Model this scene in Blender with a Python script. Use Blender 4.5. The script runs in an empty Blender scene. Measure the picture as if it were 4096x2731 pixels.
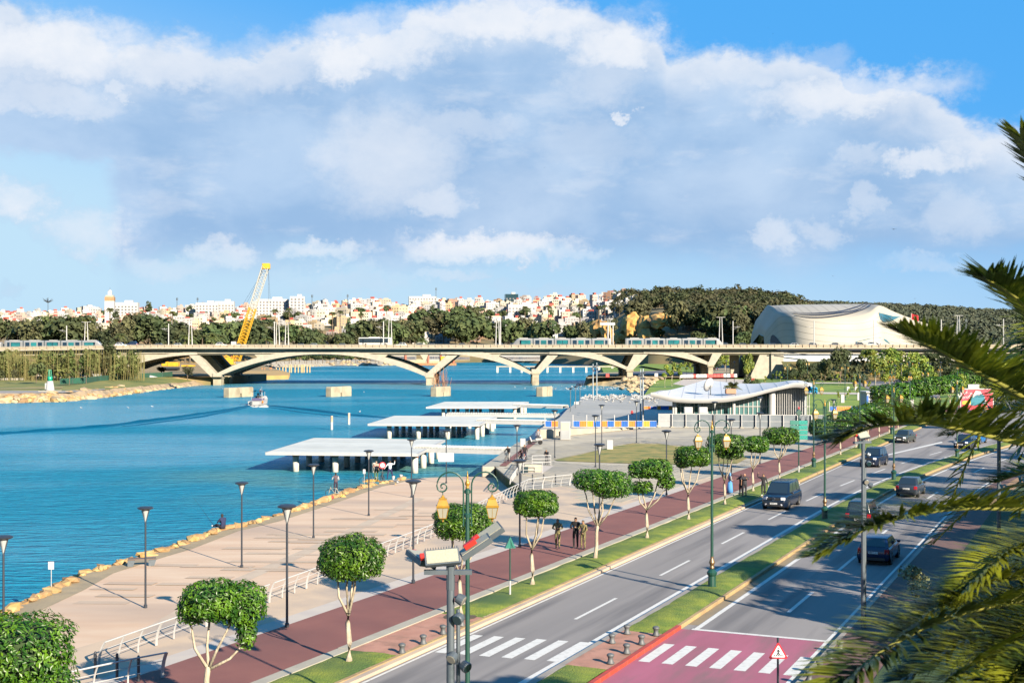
import bpy, bmesh, math, random
from mathutils import Vector, Matrix, noise, Euler
random.seed(7)
SC = bpy.context.scene
COL = SC.collection
R = math.radians
# ---------------------------------------------------------------- camera
CH, FP, YH = 12.2, 5300.0, 1380.0          # eye height, focal length in photo pixels, horizon row
cam_data = bpy.data.cameras.new("camera")
cam = bpy.data.objects.new("camera", cam_data); COL.objects.link(cam)
cam.location = (0, 0, CH); cam.rotation_euler = (R(90), 0, 0)
cam_data.sensor_width = 36.0; cam_data.lens = 36.0 * FP / 4096
cam_data.shift_y = (YH - 1365.5) / 4096
cam_data.clip_start = 0.5; cam_data.clip_end = 30000
cam_data.dof.use_dof = True; cam_data.dof.focus_distance = 110; cam_data.dof.aperture_fstop = 3.5
SC.camera = cam
# ---------------------------------------------------------------- light
SUN_AZ, SUN_EL = 35.3, 23.0
sd = Vector((math.sin(R(SUN_AZ)) * math.cos(R(SUN_EL)), -math.cos(R(SUN_AZ)) * math.cos(R(SUN_EL)), math.sin(R(SUN_EL))))
sl = bpy.data.lights.new("sun", 'SUN'); sl.energy = 5.0; sl.angle = R(0.5); sl.color = (1.0, 0.87, 0.68)
so = bpy.data.objects.new("sun", sl); COL.objects.link(so)
so.rotation_euler = sd.to_track_quat('Z', 'Y').to_euler()
so.location = sd * 200
SC.view_settings.view_transform = 'Standard'; SC.view_settings.look = 'None'
EXPO = 1.85
SC.view_settings.exposure = EXPO; SC.view_settings.gamma = 1.0
SC.view_settings.use_curve_mapping = False
SC.cycles.max_bounces = 6; SC.cycles.diffuse_bounces = 2; SC.cycles.glossy_bounces = 3
SC.cycles.transparent_max_bounces = 8
SC.cycles.caustics_reflective = False; SC.cycles.caustics_refractive = False

W = bpy.data.worlds.new("World"); SC.world = W; W.use_nodes = True
nt = W.node_tree; N = nt.nodes; L = nt.links; N.clear()
def nd(typ, **kw):
    n = N.new(typ)
    for k, v in kw.items(): setattr(n, k, v)
    return n
def mth(op, a, b=None, c=None, clamp=False):
    n = N.new('ShaderNodeMath'); n.operation = op; n.use_clamp = clamp
    for i, v in enumerate((a, b, c)):
        if v is None: continue
        if isinstance(v, (int, float)): n.inputs[i].default_value = v
        else: L.new(v, n.inputs[i])
    return n.outputs[0]
def mixc(f, a, b):
    n = N.new('ShaderNodeMix'); n.data_type = 'RGBA'
    if isinstance(f, (int, float)): n.inputs[0].default_value = f
    else: L.new(f, n.inputs[0])
    for i, v in ((6, a), (7, b)):
        if isinstance(v, tuple): n.inputs[i].default_value = (*v, 1)
        else: L.new(v, n.inputs[i])
    return n.outputs[2]
def smooth(v, lo, hi):
    n = N.new('ShaderNodeMapRange'); n.interpolation_type = 'SMOOTHSTEP'
    L.new(v, n.inputs[0]) ; n.inputs[1].default_value = lo; n.inputs[2].default_value = hi
    return n.outputs[0]
SKY_STR = 0.05
sky = nd('ShaderNodeTexSky'); sky.sky_type = 'NISHITA'; sky.sun_disc = False
sky.sun_elevation = R(SUN_EL); sky.sun_rotation = R(180 - SUN_AZ)
sky.air_density = 1.0; sky.dust_density = 0.3; sky.ozone_density = 2.5; sky.altitude = 50
tc = nd('ShaderNodeTexCoord'); sx = nd('ShaderNodeSeparateXYZ'); L.new(tc.outputs['Generated'], sx.inputs[0])
X, Y, Z = sx.outputs
hyp = mth('SQRT', mth('ADD', mth('MULTIPLY', X, X), mth('MULTIPLY', Y, Y)))
az = mth('ARCTAN2', X, Y)                       # 0 straight ahead, + to the right
el = mth('ARCTAN2', Z, hyp)
def nz(scale, detail=6, rough=.55, sy=1.0, off=0.0, dist=0.0):
    cb = nd('ShaderNodeCombineXYZ')
    L.new(mth('ADD', mth('MULTIPLY', az, scale), off), cb.inputs[0]); L.new(mth('MULTIPLY', el, scale * sy), cb.inputs[1])
    cb.inputs[2].default_value = off * 1.7
    n = nd('ShaderNodeTexNoise'); n.inputs['Scale'].default_value = 1.0; n.inputs['Detail'].default_value = detail
    n.inputs['Roughness'].default_value = rough; n.inputs['Distortion'].default_value = dist
    L.new(cb.outputs[0], n.inputs['Vector']); return n.outputs['Fac']
def azel(px, py):
    a = math.atan((px - 2048) / FP); h = math.hypot(px - 2048, FP)
    return a, math.atan((YH - py) / h)
# top outline of the cloud bank (a curve of azimuth), broken up by noise
cv = nd('ShaderNodeFloatCurve'); pts = [(-900, 40), (0, 30), (250, 60), (520, 150), (760, 130), (940, 190), (1100, 150), (1330, 130), (1600, 60), (1800, 5), (2250, -5), (2480, 60), (2640, 130), (2665, 215), (2800, 190), (3080, 195), (3320, 225), (3400, 300), (3600, 315), (3800, 400), (3930, 500), (4096, 520), (4400, 640), (5200, 800)]
A0, A1 = azel(-900, 0)[0], azel(5200, 0)[0]; E1 = 0.30
c = cv.mapping.curves[0]
pp = [((azel(x, 0)[0] - A0) / (A1 - A0), azel(x, y)[1] / E1) for x, y in pts]
c.points[0].location = pp[0]; c.points[1].location = pp[-1]
for p in pp[1:-1]: c.points.new(*p)
cv.mapping.update()
L.new(mth('DIVIDE', mth('SUBTRACT', az, A0), A1 - A0, clamp=True), cv.inputs['Value'])
top = mth('MULTIPLY', cv.outputs[0], E1)
n1 = nz(26, 8, .6, 1.3, 3.1, .3); n2 = nz(9, 7, .55, 1.6, 8.0, .2); n3 = nz(60, 6, .6, 1.4, 1.0)
rag = mth('ADD', mth('MULTIPLY', mth('SUBTRACT', n1, .5), .045), mth('MULTIPLY', mth('SUBTRACT', n3, .5), .014))
depth = mth('ADD', mth('SUBTRACT', top, el), rag)     # how far below the outline
bank = smooth(depth, -.004, .012)
# gap and fade of the bank low down
eln = mth('ADD', el, mth('MULTIPLY', mth('SUBTRACT', n2, .5), .06))
low = smooth(eln, .045, .078)
azn = mth('ADD', az, mth('MULTIPLY', mth('SUBTRACT', n1, .5), .03))
gap = mth('MULTIPLY', smooth(azn, -.283, -.300), smooth(mth('ADD', el, mth('MULTIPLY', mth('SUBTRACT', n1, .5), .03)), .140, .128))
ragg = mth('SUBTRACT', 1.0, gap)
cover = mth('MULTIPLY', bank, mth('ADD', mth('MULTIPLY', low, .88), .12))
cover = mth('MULTIPLY', cover, ragg)
# behind the viewer and overhead only scattered cloud
back = smooth(Y, .1, .55)
scat = smooth(nz(4.5, 6, .6, 2.0, 21.0), .64, .76)
cover = mth('ADD', mth('MULTIPLY', cover, back), mth('MULTIPLY', mth('MULTIPLY', scat, mth('SUBTRACT', 1.0, back)), smooth(el, .03, .15)), clamp=True)
# bright sunlit masses: (px, py, rx, ry, strength)
blobs = [(200, 190, 420, 130, 1), (700, 250, 330, 95, .75), (1050, 260, 200, 110, .6), (1360, 230, 130, 90, 1.0), (1500, 170, 260, 100, .9), (2000, 90, 520, 90, .95), (2500, 190, 190, 100, .95),
 (2400, 330, 160, 90, .4), (2900, 270, 300, 70, .6), (3250, 270, 180, 60, .5), (3450, 370, 380, 85, .9), (3250, 420, 160, 60, .6), (3950, 570, 190, 85, .75), (3690, 650, 130, 45, .75), (60, 300, 250, 60, .6),
 (200, 400, 260, 60, .55), (510, 375, 60, 35, .6), (1560, 640, 270, 200, .6), (1750, 800, 130, 60, .6), (1830, 500, 230, 60, .4), (1750, 490, 160, 60, .3), (60, 800, 150, 90, .9), (350, 930, 170, 90, .75), (1300, 1005, 150, 45, .8),
 (1950, 985, 330, 60, 1.0), (2200, 1010, 200, 40, .7), (1800, 1095, 180, 30, .6), (1400, 1130, 230, 60, .45), (900, 1020, 110, 60, .7), (680, 1060, 170, 55, .55), (3110, 920, 80, 60, .55), (3300, 940, 80, 60, .4), (2510, 457, 42, 22, .8),
 (3450, 820, 60, 60, .4), (3700, 1055, 160, 40, .5), (2150, 1160, 260, 40, .35), (3850, 850, 130, 90, .35), (2350, 570, 220, 90, .25), (3450, 615, 110, 45, .4), (40, 1155, 50, 30, .35), (2100, 800, 300, 160, .15), (2950, 780, 400, 140, .12)]
aw = mth('ADD', az, mth('MULTIPLY', mth('SUBTRACT', nz(34, 8, .66, 1.2, 5.0), .5), .075))
ew = mth('ADD', el, mth('MULTIPLY', mth('SUBTRACT', nz(34, 8, .66, 1.2, 12.0), .5), .050))
lit = None
for (bx, by, rx, ry, st) in blobs:
    a0, e0 = azel(bx, by)
    dx = mth('DIVIDE', mth('SUBTRACT', aw, a0), rx * 1.15 / FP); dy = mth('DIVIDE', mth('SUBTRACT', ew, e0), ry * 1.15 / FP)
    d2 = mth('ADD', mth('MULTIPLY', dx, dx), mth('MULTIPLY', dy, dy))
    v = mth('MULTIPLY', mth('SUBTRACT', 1.0, smooth(d2, .0, 1.45)), st)
    lit = v if lit is None else mth('MAXIMUM', lit, v)
edge = mth('MULTIPLY', mth('SUBTRACT', 1.0, smooth(depth, .004, .05)), .75)
lit = mth('MAXIMUM', lit, mth('MULTIPLY', edge, bank))
lit = mth('MULTIPLY', lit, mth('ADD', .70, mth('MULTIPLY', nz(45, 6, .6, 1.3, 2.2), .55)), clamp=True)
wisp = mth('MULTIPLY', smooth(nz(14, 8, .62, 2.6, 30.0), .48, .70), .30)
lit2 = mth('MAXIMUM', lit, mth('MULTIPLY', wisp, cover), clamp=True)
S = 1.0 / SKY_STR
EXPK = 2 ** -EXPO
def sc_(c): return tuple(v * S * EXPK for v in c)
shade = mixc(smooth(n2, .35, .68), sc_((.33, .52, .79)), sc_((.49, .66, .89)))
cloudc = mixc(lit2, shade, sc_((.86, .90, .97)))
# clear sky: physical sky, paler towards the horizon where thin haze lies
deep = mixc(.88, sky.outputs[0], sc_((.055, .40, .93)))
base = mixc(mth('MULTIPLY', mth('SUBTRACT', 1.0, smooth(mth('ADD', el, mth('MULTIPLY', mth('MINIMUM', mth('MAXIMUM', az, -.45), .45), .22)), .0, .25)), .95), deep, sc_((.56, .79, .955)))
hi = mth('MULTIPLY', lit, back)
alpha = mth('MAXIMUM', cover, mth('MULTIPLY', hi, .9), clamp=True)
final = mixc(alpha, base, cloudc)
bg = nd('ShaderNodeBackground'); bg.inputs[1].default_value = SKY_STR
L.new(final, bg.inputs[0]); out = nd('ShaderNodeOutputWorld'); L.new(bg.outputs[0], out.inputs[0])
W.cycles.sampling_method = 'MANUAL'; W.cycles.sample_map_resolution = 512

# ---------------------------------------------------------------- helpers
def G(px, py, z=0.0):
    d = (CH - z) * FP / (py - YH); return Vector(((px - 2048) * d / FP, d, z))
def F(px, py, d): return Vector(((px - 2048) * d / FP, d, CH - (py - YH) * d / FP))
def K(s, t, z=0.0, s0=95.0, k=.00105):     # road coordinates: s along the avenue, t across it
    t = t + k * max(0.0, s - s0) ** 2
    return Vector((.41 * s + .912 * t, .912 * s - .41 * t, z))
ROADROT = -math.atan2(.41, .912)            # z rotation that turns +Y into the avenue's direction
def ordw(n):
    w = ["first", "second", "third", "fourth", "fifth", "sixth", "seventh", "eighth", "ninth", "tenth", "eleventh", "twelfth"]
    if n < 12: return w[n]
    n += 1; return "%d%s" % (n, "th" if 10 < n % 100 < 14 else {1: "st", 2: "nd", 3: "rd"}.get(n % 10, "th"))
def tag(o, label=None, cat=None, group=None, kind=None):
    for k, v in (("label", label), ("category", cat), ("group", group), ("kind", kind)):
        if v: o[k] = v
    return o
def empty(name, loc=(0, 0, 0), rz=0.0, label=None, cat=None, group=None):
    o = bpy.data.objects.new(name, None); COL.objects.link(o); o.location = loc; o.rotation_euler = (0, 0, rz)
    o.empty_display_size = .2
    return tag(o, label, cat, group)
def copy_tree(o, parent=None):
    c = o.copy(); COL.objects.link(c)
    if parent: c.parent = parent
    for ch in o.children: copy_tree(ch, c)
    return c
def place(proto, used, loc, rz=0, scale=1.0, label=None, group=None):
    o = proto if not used.get(proto.name) else copy_tree(proto)
    used[proto.name] = 1
    o.location = loc; o.rotation_euler = (0, 0, rz)
    o.scale = (scale,) * 3 if isinstance(scale, (int, float)) else scale
    if label: o['label'] = label
    if group: o['group'] = group
    return o
class MB:
    def __init__(s): s.v = []; s.f = []; s.m = []
    def add(s, vs, fs, m=0):
        b = len(s.v); s.v += [tuple(v) for v in vs]; s.f += [tuple(b + i for i in f) for f in fs]; s.m += [m] * len(fs); return s
    def box(s, c, d, rz=0, m=0, tilt=None):
        x, y, z = d[0] / 2, d[1] / 2, d[2] / 2
        M = Matrix.Rotation(rz, 3, 'Z')
        if tilt: M = M @ Euler(tilt).to_matrix()
        vs = [Vector(c) + M @ Vector((i * x, j * y, k * z)) for i in (-1, 1) for j in (-1, 1) for k in (-1, 1)]
        return s.add(vs, [(0, 1, 3, 2), (4, 6, 7, 5), (0, 4, 5, 1), (2, 3, 7, 6), (0, 2, 6, 4), (1, 5, 7, 3)], m)
    def tube(s, a, b, r0, r1=None, n=8, m=0, caps=True):
        a, b = Vector(a), Vector(b); r1 = r0 if r1 is None else r1
        d = b - a
        if d.length < 1e-6: return s
        q = d.to_track_quat('Z', 'Y').to_matrix()
        vs = [a + q @ Vector((math.cos(t) * r0, math.sin(t) * r0, 0)) for t in [6.2832 * i / n for i in range(n)]] + \
             [b + q @ Vector((math.cos(t) * r1, math.sin(t) * r1, 0)) for t in [6.2832 * i / n for i in range(n)]]
        fs = [(i, (i + 1) % n, n + (i + 1) % n, n + i) for i in range(n)]
        if caps: fs += [tuple(reversed(range(n))), tuple(range(n, 2 * n))]
        return s.add(vs, fs, m)
    def path(s, pts, r, n=6, m=0):
        pts = [Vector(p) for p in pts]; rr = r if isinstance(r, (list, tuple)) else [r] * len(pts)
        rings = []
        for i, p in enumerate(pts):
            d = (pts[min(i + 1, len(pts) - 1)] - pts[max(i - 1, 0)]).normalized()
            q = d.to_track_quat('Z', 'Y').to_matrix()
            rings.append([p + q @ Vector((math.cos(6.2832 * k / n) * rr[i], math.sin(6.2832 * k / n) * rr[i], 0)) for k in range(n)])
        vs = [v for rg in rings for v in rg]; fs = []
        for i in range(len(pts) - 1):
            for k in range(n): fs.append((i * n + k, i * n + (k + 1) % n, (i + 1) * n + (k + 1) % n, (i + 1) * n + k))
        fs += [tuple(reversed(range(n))), tuple((len(pts) - 1) * n + k for k in range(n))]
        return s.add(vs, fs, m)
    def lathe(s, prof, c=(0, 0, 0), n=16, m=0):
        vs = [(c[0] + r * math.cos(6.2832 * k / n), c[1] + r * math.sin(6.2832 * k / n), c[2] + z) for r, z in prof for k in range(n)]
        fs = [(i * n + k, i * n + (k + 1) % n, (i + 1) * n + (k + 1) % n, (i + 1) * n + k) for i in range(len(prof) - 1) for k in range(n)]
        fs += [tuple(reversed(range(n))), tuple((len(prof) - 1) * n + k for k in range(n))]
        return s.add(vs, fs, m)
    def prism(s, poly, z0, z1, m=0):            # poly: list of (x, y), counter-clockwise
        n = len(poly); vs = [(p[0], p[1], z0) for p in poly] + [(p[0], p[1], z1) for p in poly]
        return s.add(vs, [(i, (i + 1) % n, n + (i + 1) % n, n + i) for i in range(n)] + [tuple(reversed(range(n))), tuple(range(n, 2 * n))], m)
    def slab(s, outline, M, th, m=0):           # flat outline (x, z) given thickness along local y, then matrix M
        n = len(outline); vs = [M @ Vector((p[0], -th / 2, p[1])) for p in outline] + [M @ Vector((p[0], th / 2, p[1])) for p in outline]
        return s.add(vs, [tuple(range(n)), tuple(reversed(range(n, 2 * n)))] + [((i + 1) % n, i, n + i, n + (i + 1) % n) for i in range(n)], m)
    def mesh(s, name, mats, smooth=False):
        me = bpy.data.meshes.new(name); me.from_pydata(s.v, [], s.f)
        for mt in (mats if isinstance(mats, (list, tuple)) else [mats]): me.materials.append(mt)
        if len(me.materials) > 1: me.polygons.foreach_set('material_index', s.m)
        if smooth: me.polygons.foreach_set('use_smooth', [True] * len(s.f))
        me.update(); return me
    def build(s, name, mats, parent=None, loc=None, smooth=False, rz=0):
        return obj(name, s.mesh(name, mats, smooth), parent, loc, rz)
def obj(name, me, parent=None, loc=None, rz=0):
    o = bpy.data.objects.new(name, me); COL.objects.link(o)
    if parent: o.parent = parent
    if loc is not None: o.location = loc
    if rz: o.rotation_euler = (0, 0, rz)
    return o
def structure(o): o['kind'] = 'structure'; return o
def smoothshade(me, ang=35):
    me.polygons.foreach_set('use_smooth', [True] * len(me.polygons))
    try: me.set_sharp_from_angle(angle=R(ang))
    except Exception: pass
    return me
def bev(me, w, seg=1):
    bm = bmesh.new(); bm.from_mesh(me)
    bmesh.ops.bevel(bm, geom=bm.edges[:], offset=w, segments=seg, affect='EDGES', profile=.5, clamp_overlap=True)
    bm.to_mesh(me); bm.free(); return me
# ---------------------------------------------------------------- materials
MATS = {}
# base colours below are given for plain daylight and trimmed once for this exposure
def mk(name, c1, c2=None, scale=2.0, rough=.7, bump=0.0, bscale=None, metal=0.0, rnd=0.0, coord='pos', detail=5, lo=.35, hi=.65, spec=.5, stretch=None, c3=None, s3=.3, objcol=False, trans=None, bdist=.05):
    if name in MATS: return MATS[name]
    c1, c2, c3 = (tuple(v * .53 for v in q) if q else None for q in (c1, c2, c3))
    m = bpy.data.materials.new(name); m.use_nodes = True; t = m.node_tree; nn = t.nodes; ll = t.links
    b = nn['Principled BSDF']; b.inputs['Roughness'].default_value = rough; b.inputs['Metallic'].default_value = metal
    b.inputs['Specular IOR Level'].default_value = spec
    if coord == 'pos': g = nn.new('ShaderNodeNewGeometry'); vec = g.outputs['Position']
    else: g = nn.new('ShaderNodeTexCoord'); vec = g.outputs['Object']
    if stretch:
        mp = nn.new('ShaderNodeMapping'); mp.inputs['Scale'].default_value = stretch[:3]
        if len(stretch) > 3: mp.vector_type = 'TEXTURE'; mp.inputs['Scale'].default_value = tuple(1 / q for q in stretch[:3]); mp.inputs['Rotation'].default_value = (0, 0, stretch[3])
        ll.new(vec, mp.inputs[0]); vec = mp.outputs[0]
    def noi(sc, dt=detail):
        n = nn.new('ShaderNodeTexNoise'); n.inputs['Scale'].default_value = sc; n.inputs['Detail'].default_value = dt; ll.new(vec, n.inputs['Vector']); return n.outputs['Fac']
    def mr(v, a, c_): 
        n = nn.new('ShaderNodeMapRange'); n.inputs[1].default_value = a; n.inputs[2].default_value = c_; ll.new(v, n.inputs[0]); return n.outputs[0]
    def mx(f, a, b_, mode='MIX'):
        n = nn.new('ShaderNodeMix'); n.data_type = 'RGBA'; n.blend_type = mode
        if isinstance(f, float): n.inputs[0].default_value = f
        else: ll.new(f, n.inputs[0])
        for i, v in ((6, a), (7, b_)):
            if isinstance(v, tuple): n.inputs[i].default_value = (*v, 1)
            else: ll.new(v, n.inputs[i])
        return n.outputs[2]
    col = c1
    if c2: col = mx(mr(noi(scale), lo, hi), c1, c2)
    if c3: col = mx(mr(noi(s3), .48, .66), col, c3)
    if objcol:
        oi = nn.new('ShaderNodeObjectInfo')
        col = mx(1.0, oi.outputs['Color'], col, 'MULTIPLY')
    if rnd:
        oi = nn.new('ShaderNodeObjectInfo'); hs = nn.new('ShaderNodeHueSaturation')
        v = nn.new('ShaderNodeMapRange'); v.inputs[3].default_value = 1 - rnd; v.inputs[4].default_value = 1 + rnd; ll.new(oi.outputs['Random'], v.inputs[0]); ll.new(v.outputs[0], hs.inputs['Value'])
        h = nn.new('ShaderNodeMapRange'); h.inputs[3].default_value = .5 - rnd * .05; h.inputs[4].default_value = .5 + rnd * .05; ll.new(oi.outputs['Random'], h.inputs[0]); ll.new(h.outputs[0], hs.inputs['Hue'])
        if isinstance(col, tuple): hs.inputs['Color'].default_value = (*col, 1)
        else: ll.new(col, hs.inputs['Color'])
        col = hs.outputs[0]
    if isinstance(col, tuple): b.inputs['Base Color'].default_value = (*col, 1)
    else: ll.new(col, b.inputs['Base Color'])
    if bump:
        bn = nn.new('ShaderNodeBump'); bn.inputs['Strength'].default_value = bump; bn.inputs['Distance'].default_value = bdist
        ll.new(noi(bscale or scale * 4, 6), bn.inputs['Height']); ll.new(bn.outputs[0], b.inputs['Normal'])
    if trans:
        tr = nn.new('ShaderNodeBsdfTranslucent'); ms = nn.new('ShaderNodeMixShader'); ms.inputs[0].default_value = trans
        if isinstance(col, tuple): tr.inputs[0].default_value = (*col, 1)
        else: ll.new(col, tr.inputs[0])
        ll.new(b.outputs[0], ms.inputs[1]); ll.new(tr.outputs[0], ms.inputs[2]); ll.new(ms.outputs[0], nn['Material Output'].inputs[0])
    MATS[name] = m; return m
ROADROT = -math.atan2(.41, .912)
asphalt = mk('asphalt', (.25, .235, .235), (.31, .29, .285), .6, .85, .25, 60, c3=(.17, .16, .165), s3=.9, stretch=(1, .045, 1, ROADROT), bdist=.01)
white_line = mk('road_paint', (.78, .78, .76), (.55, .55, .53), 4, .7, lo=.5, hi=.8)
red_paint = mk('red_road_paint', (.46, .13, .21), (.38, .11, .17), .8, .8, .1, 40, c3=(.27, .13, .15), s3=.9, stretch=(1, .2, 1, ROADROT))
kerb_m = mk('kerb_stone', (.46, .32, .15), (.38, .27, .13), 1.5, .8, .2, 20, rnd=.10)
kerb_red = mk('red_kerb_paint', (.55, .06, .03), (.40, .07, .04), 4, .6)
grass_m = mk('lawn', (.13, .21, .010), (.27, .32, .02), 1.3, .85, .9, 14, c3=(.06, .13, .015), s3=.25, bdist=.08)
grass_far = mk('park_lawn', (.17, .29, .012), (.26, .34, .02), .15, .85, .4, 3, c3=(.07, .17, .02), s3=.05, bdist=.1)
drygrass = mk('dry_grass', (.22, .22, .04), (.40, .30, .08), .35, .9, .6, 12, c3=(.13, .17, .03), s3=.5)
path_red = mk('red_cycle_path', (.225, .075, .062), (.27, .095, .075), .5, .85, .2, 50, c3=(.19, .066, .056), s3=.15)
pink_m = mk('pink_paving', (.55, .28, .20), (.48, .23, .16), 1.2, .8, .2, 30, c3=(.36, .19, .13), s3=1.6)
prom_m = mk('promenade_concrete', (.68, .47, .32), (.76, .57, .41), .5, .75, .15, 8, stretch=(.35, 1.3, 1), c3=(.54, .40, .30), s3=.11)
walk_m = mk('sidewalk_concrete', (.68, .52, .37), (.60, .46, .34), .4, .8, .15, 10, c3=(.44, .37, .31), s3=.2)
pale_m = mk('pale_paving', (.55, .49, .45), (.62, .55, .48), .8, .8, .1, 10)
plaza_m = mk('plaza_paving', (.60, .53, .40), (.50, .44, .34), .5, .75, .15, 10, c3=(.36, .33, .28), s3=.15)
quay_m = mk('quay_concrete', (.44, .42, .37), (.37, .36, .33), .12, .6, .1, 5, c3=(.50, .48, .44), s3=.05)
conc = mk('concrete', (.50, .46, .36), (.40, .37, .29), .35, .85, .2, 6, c3=(.33, .30, .24), s3=.1)
conc_l = mk('light_concrete', (.47, .44, .36), (.39, .36, .30), .8, .8, .2, 8)
conc_pier = mk('stained_concrete', (.48, .43, .31), (.37, .33, .24), .5, .85, .3, 6, c3=(.30, .25, .17), s3=.35)
rock_m = mk('yellow_rock', (.44, .25, .085), (.54, .37, .18), 1.5, .9, .7, 5, rnd=.22, coord='pos', c3=(.34, .22, .09), s3=1.0)
rock_pale = mk('pale_rock', (.58, .44, .26), (.46, .36, .22), .8, .9, .6, 3, rnd=.25, c3=(.30, .24, .15), s3=.4)
earth_m = mk('bare_earth', (.42, .27, .12), (.30, .22, .11), .2, .95, .4, 2, c3=(.20, .17, .07), s3=.06)
metal_dk = mk('dark_metal', (.045, .055, .075), rough=.45, metal=.3)
metal_gr = mk('grey_metal', (.12, .15, .18), (.15, .18, .21), 3, .45, metal=.4, coord='obj')
metal_wh = mk('white_paint_metal', (.56, .56, .56), (.50, .50, .50), 2, .45)
green_m = mk('green_lamp_paint', (.008, .06, .045), (.014, .075, .055), 3, .4)
gold_m = mk('gold_paint', (.52, .30, .03), (.42, .23, .03), 5, .35, metal=.25, coord='obj')
glass_lamp = mk('lantern_glass', (.36, .35, .28), rough=.2)
bronze_m = mk('bronze_paint', (.20, .12, .05), rough=.4, metal=.3)
bollard_m = mk('bollard_iron', (.13, .14, .15), (.10, .11, .12), 6, .6, rnd=.15, coord='obj')
white_m = mk('white_render', (.54, .54, .54), (.48, .48, .48), .5, .6)
white_deck = mk('white_deck_paint', (.70, .72, .69), (.62, .64, .61), .4, .55, rnd=.10)
rust_m = mk('rust', (.40, .13, .04), (.55, .32, .18), 3, .9)
glassdk = mk('dark_glass', (.02, .05, .06), rough=.08, spec=.8)
tire_m = mk('tyre', (.02, .02, .022), rough=.9)
rim_m = mk('alloy', (.55, .55, .55), rough=.3, metal=.7)
bark_pale = mk('pale_bark', (.58, .50, .38), (.34, .28, .20), 6, .9, .6, 20, coord='obj', stretch=(1, 1, .35))
bark_dk = mk('dark_bark', (.20, .15, .10), (.12, .09, .06), 2, .9, .6, 8)
leaf_near = mk('ficus_leaf', (.022, .09, .003), (.13, .27, .010), 2.6, .42, coord='pos', rnd=.12, trans=.12, spec=.35, lo=.42, hi=.66)
leaf_core = mk('ficus_shade_core', (.010, .030, .003), (.02, .05, .005), 3, .9)  # shade between the leaves, put into a near black green
leaf_far = mk('far_foliage', (.032, .065, .014), (.10, .125, .035), .10, .85, coord='pos', rnd=.35, trans=.15)
leaf_olive = mk('olive_foliage', (.055, .065, .02), (.13, .125, .05), .09, .85, coord='pos', rnd=.25, trans=.15)
leaf_bright = mk('bright_foliage', (.10, .20, .015), (.32, .36, .03), .5, .6, coord='pos', rnd=.2, trans=.2)
palm_leaf = mk('palm_leaf', (.04, .08, .012), (.38, .42, .03), 2.2, .42, trans=.22, rnd=.12, c3=(.03, .06, .015), s3=.8, spec=.5, lo=.42, hi=.62)
palm_far = mk('far_palm_leaf', (.06, .09, .02), (.15, .16, .04), .4, .6, rnd=.25, trans=.2)
reed_m = mk('reed_stem', (.24, .20, .07), (.17, .16, .05), .2, .9)
yellow_m = mk('yellow_machine_paint', (.80, .46, .02), (.70, .38, .02), .8, .5)
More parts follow.
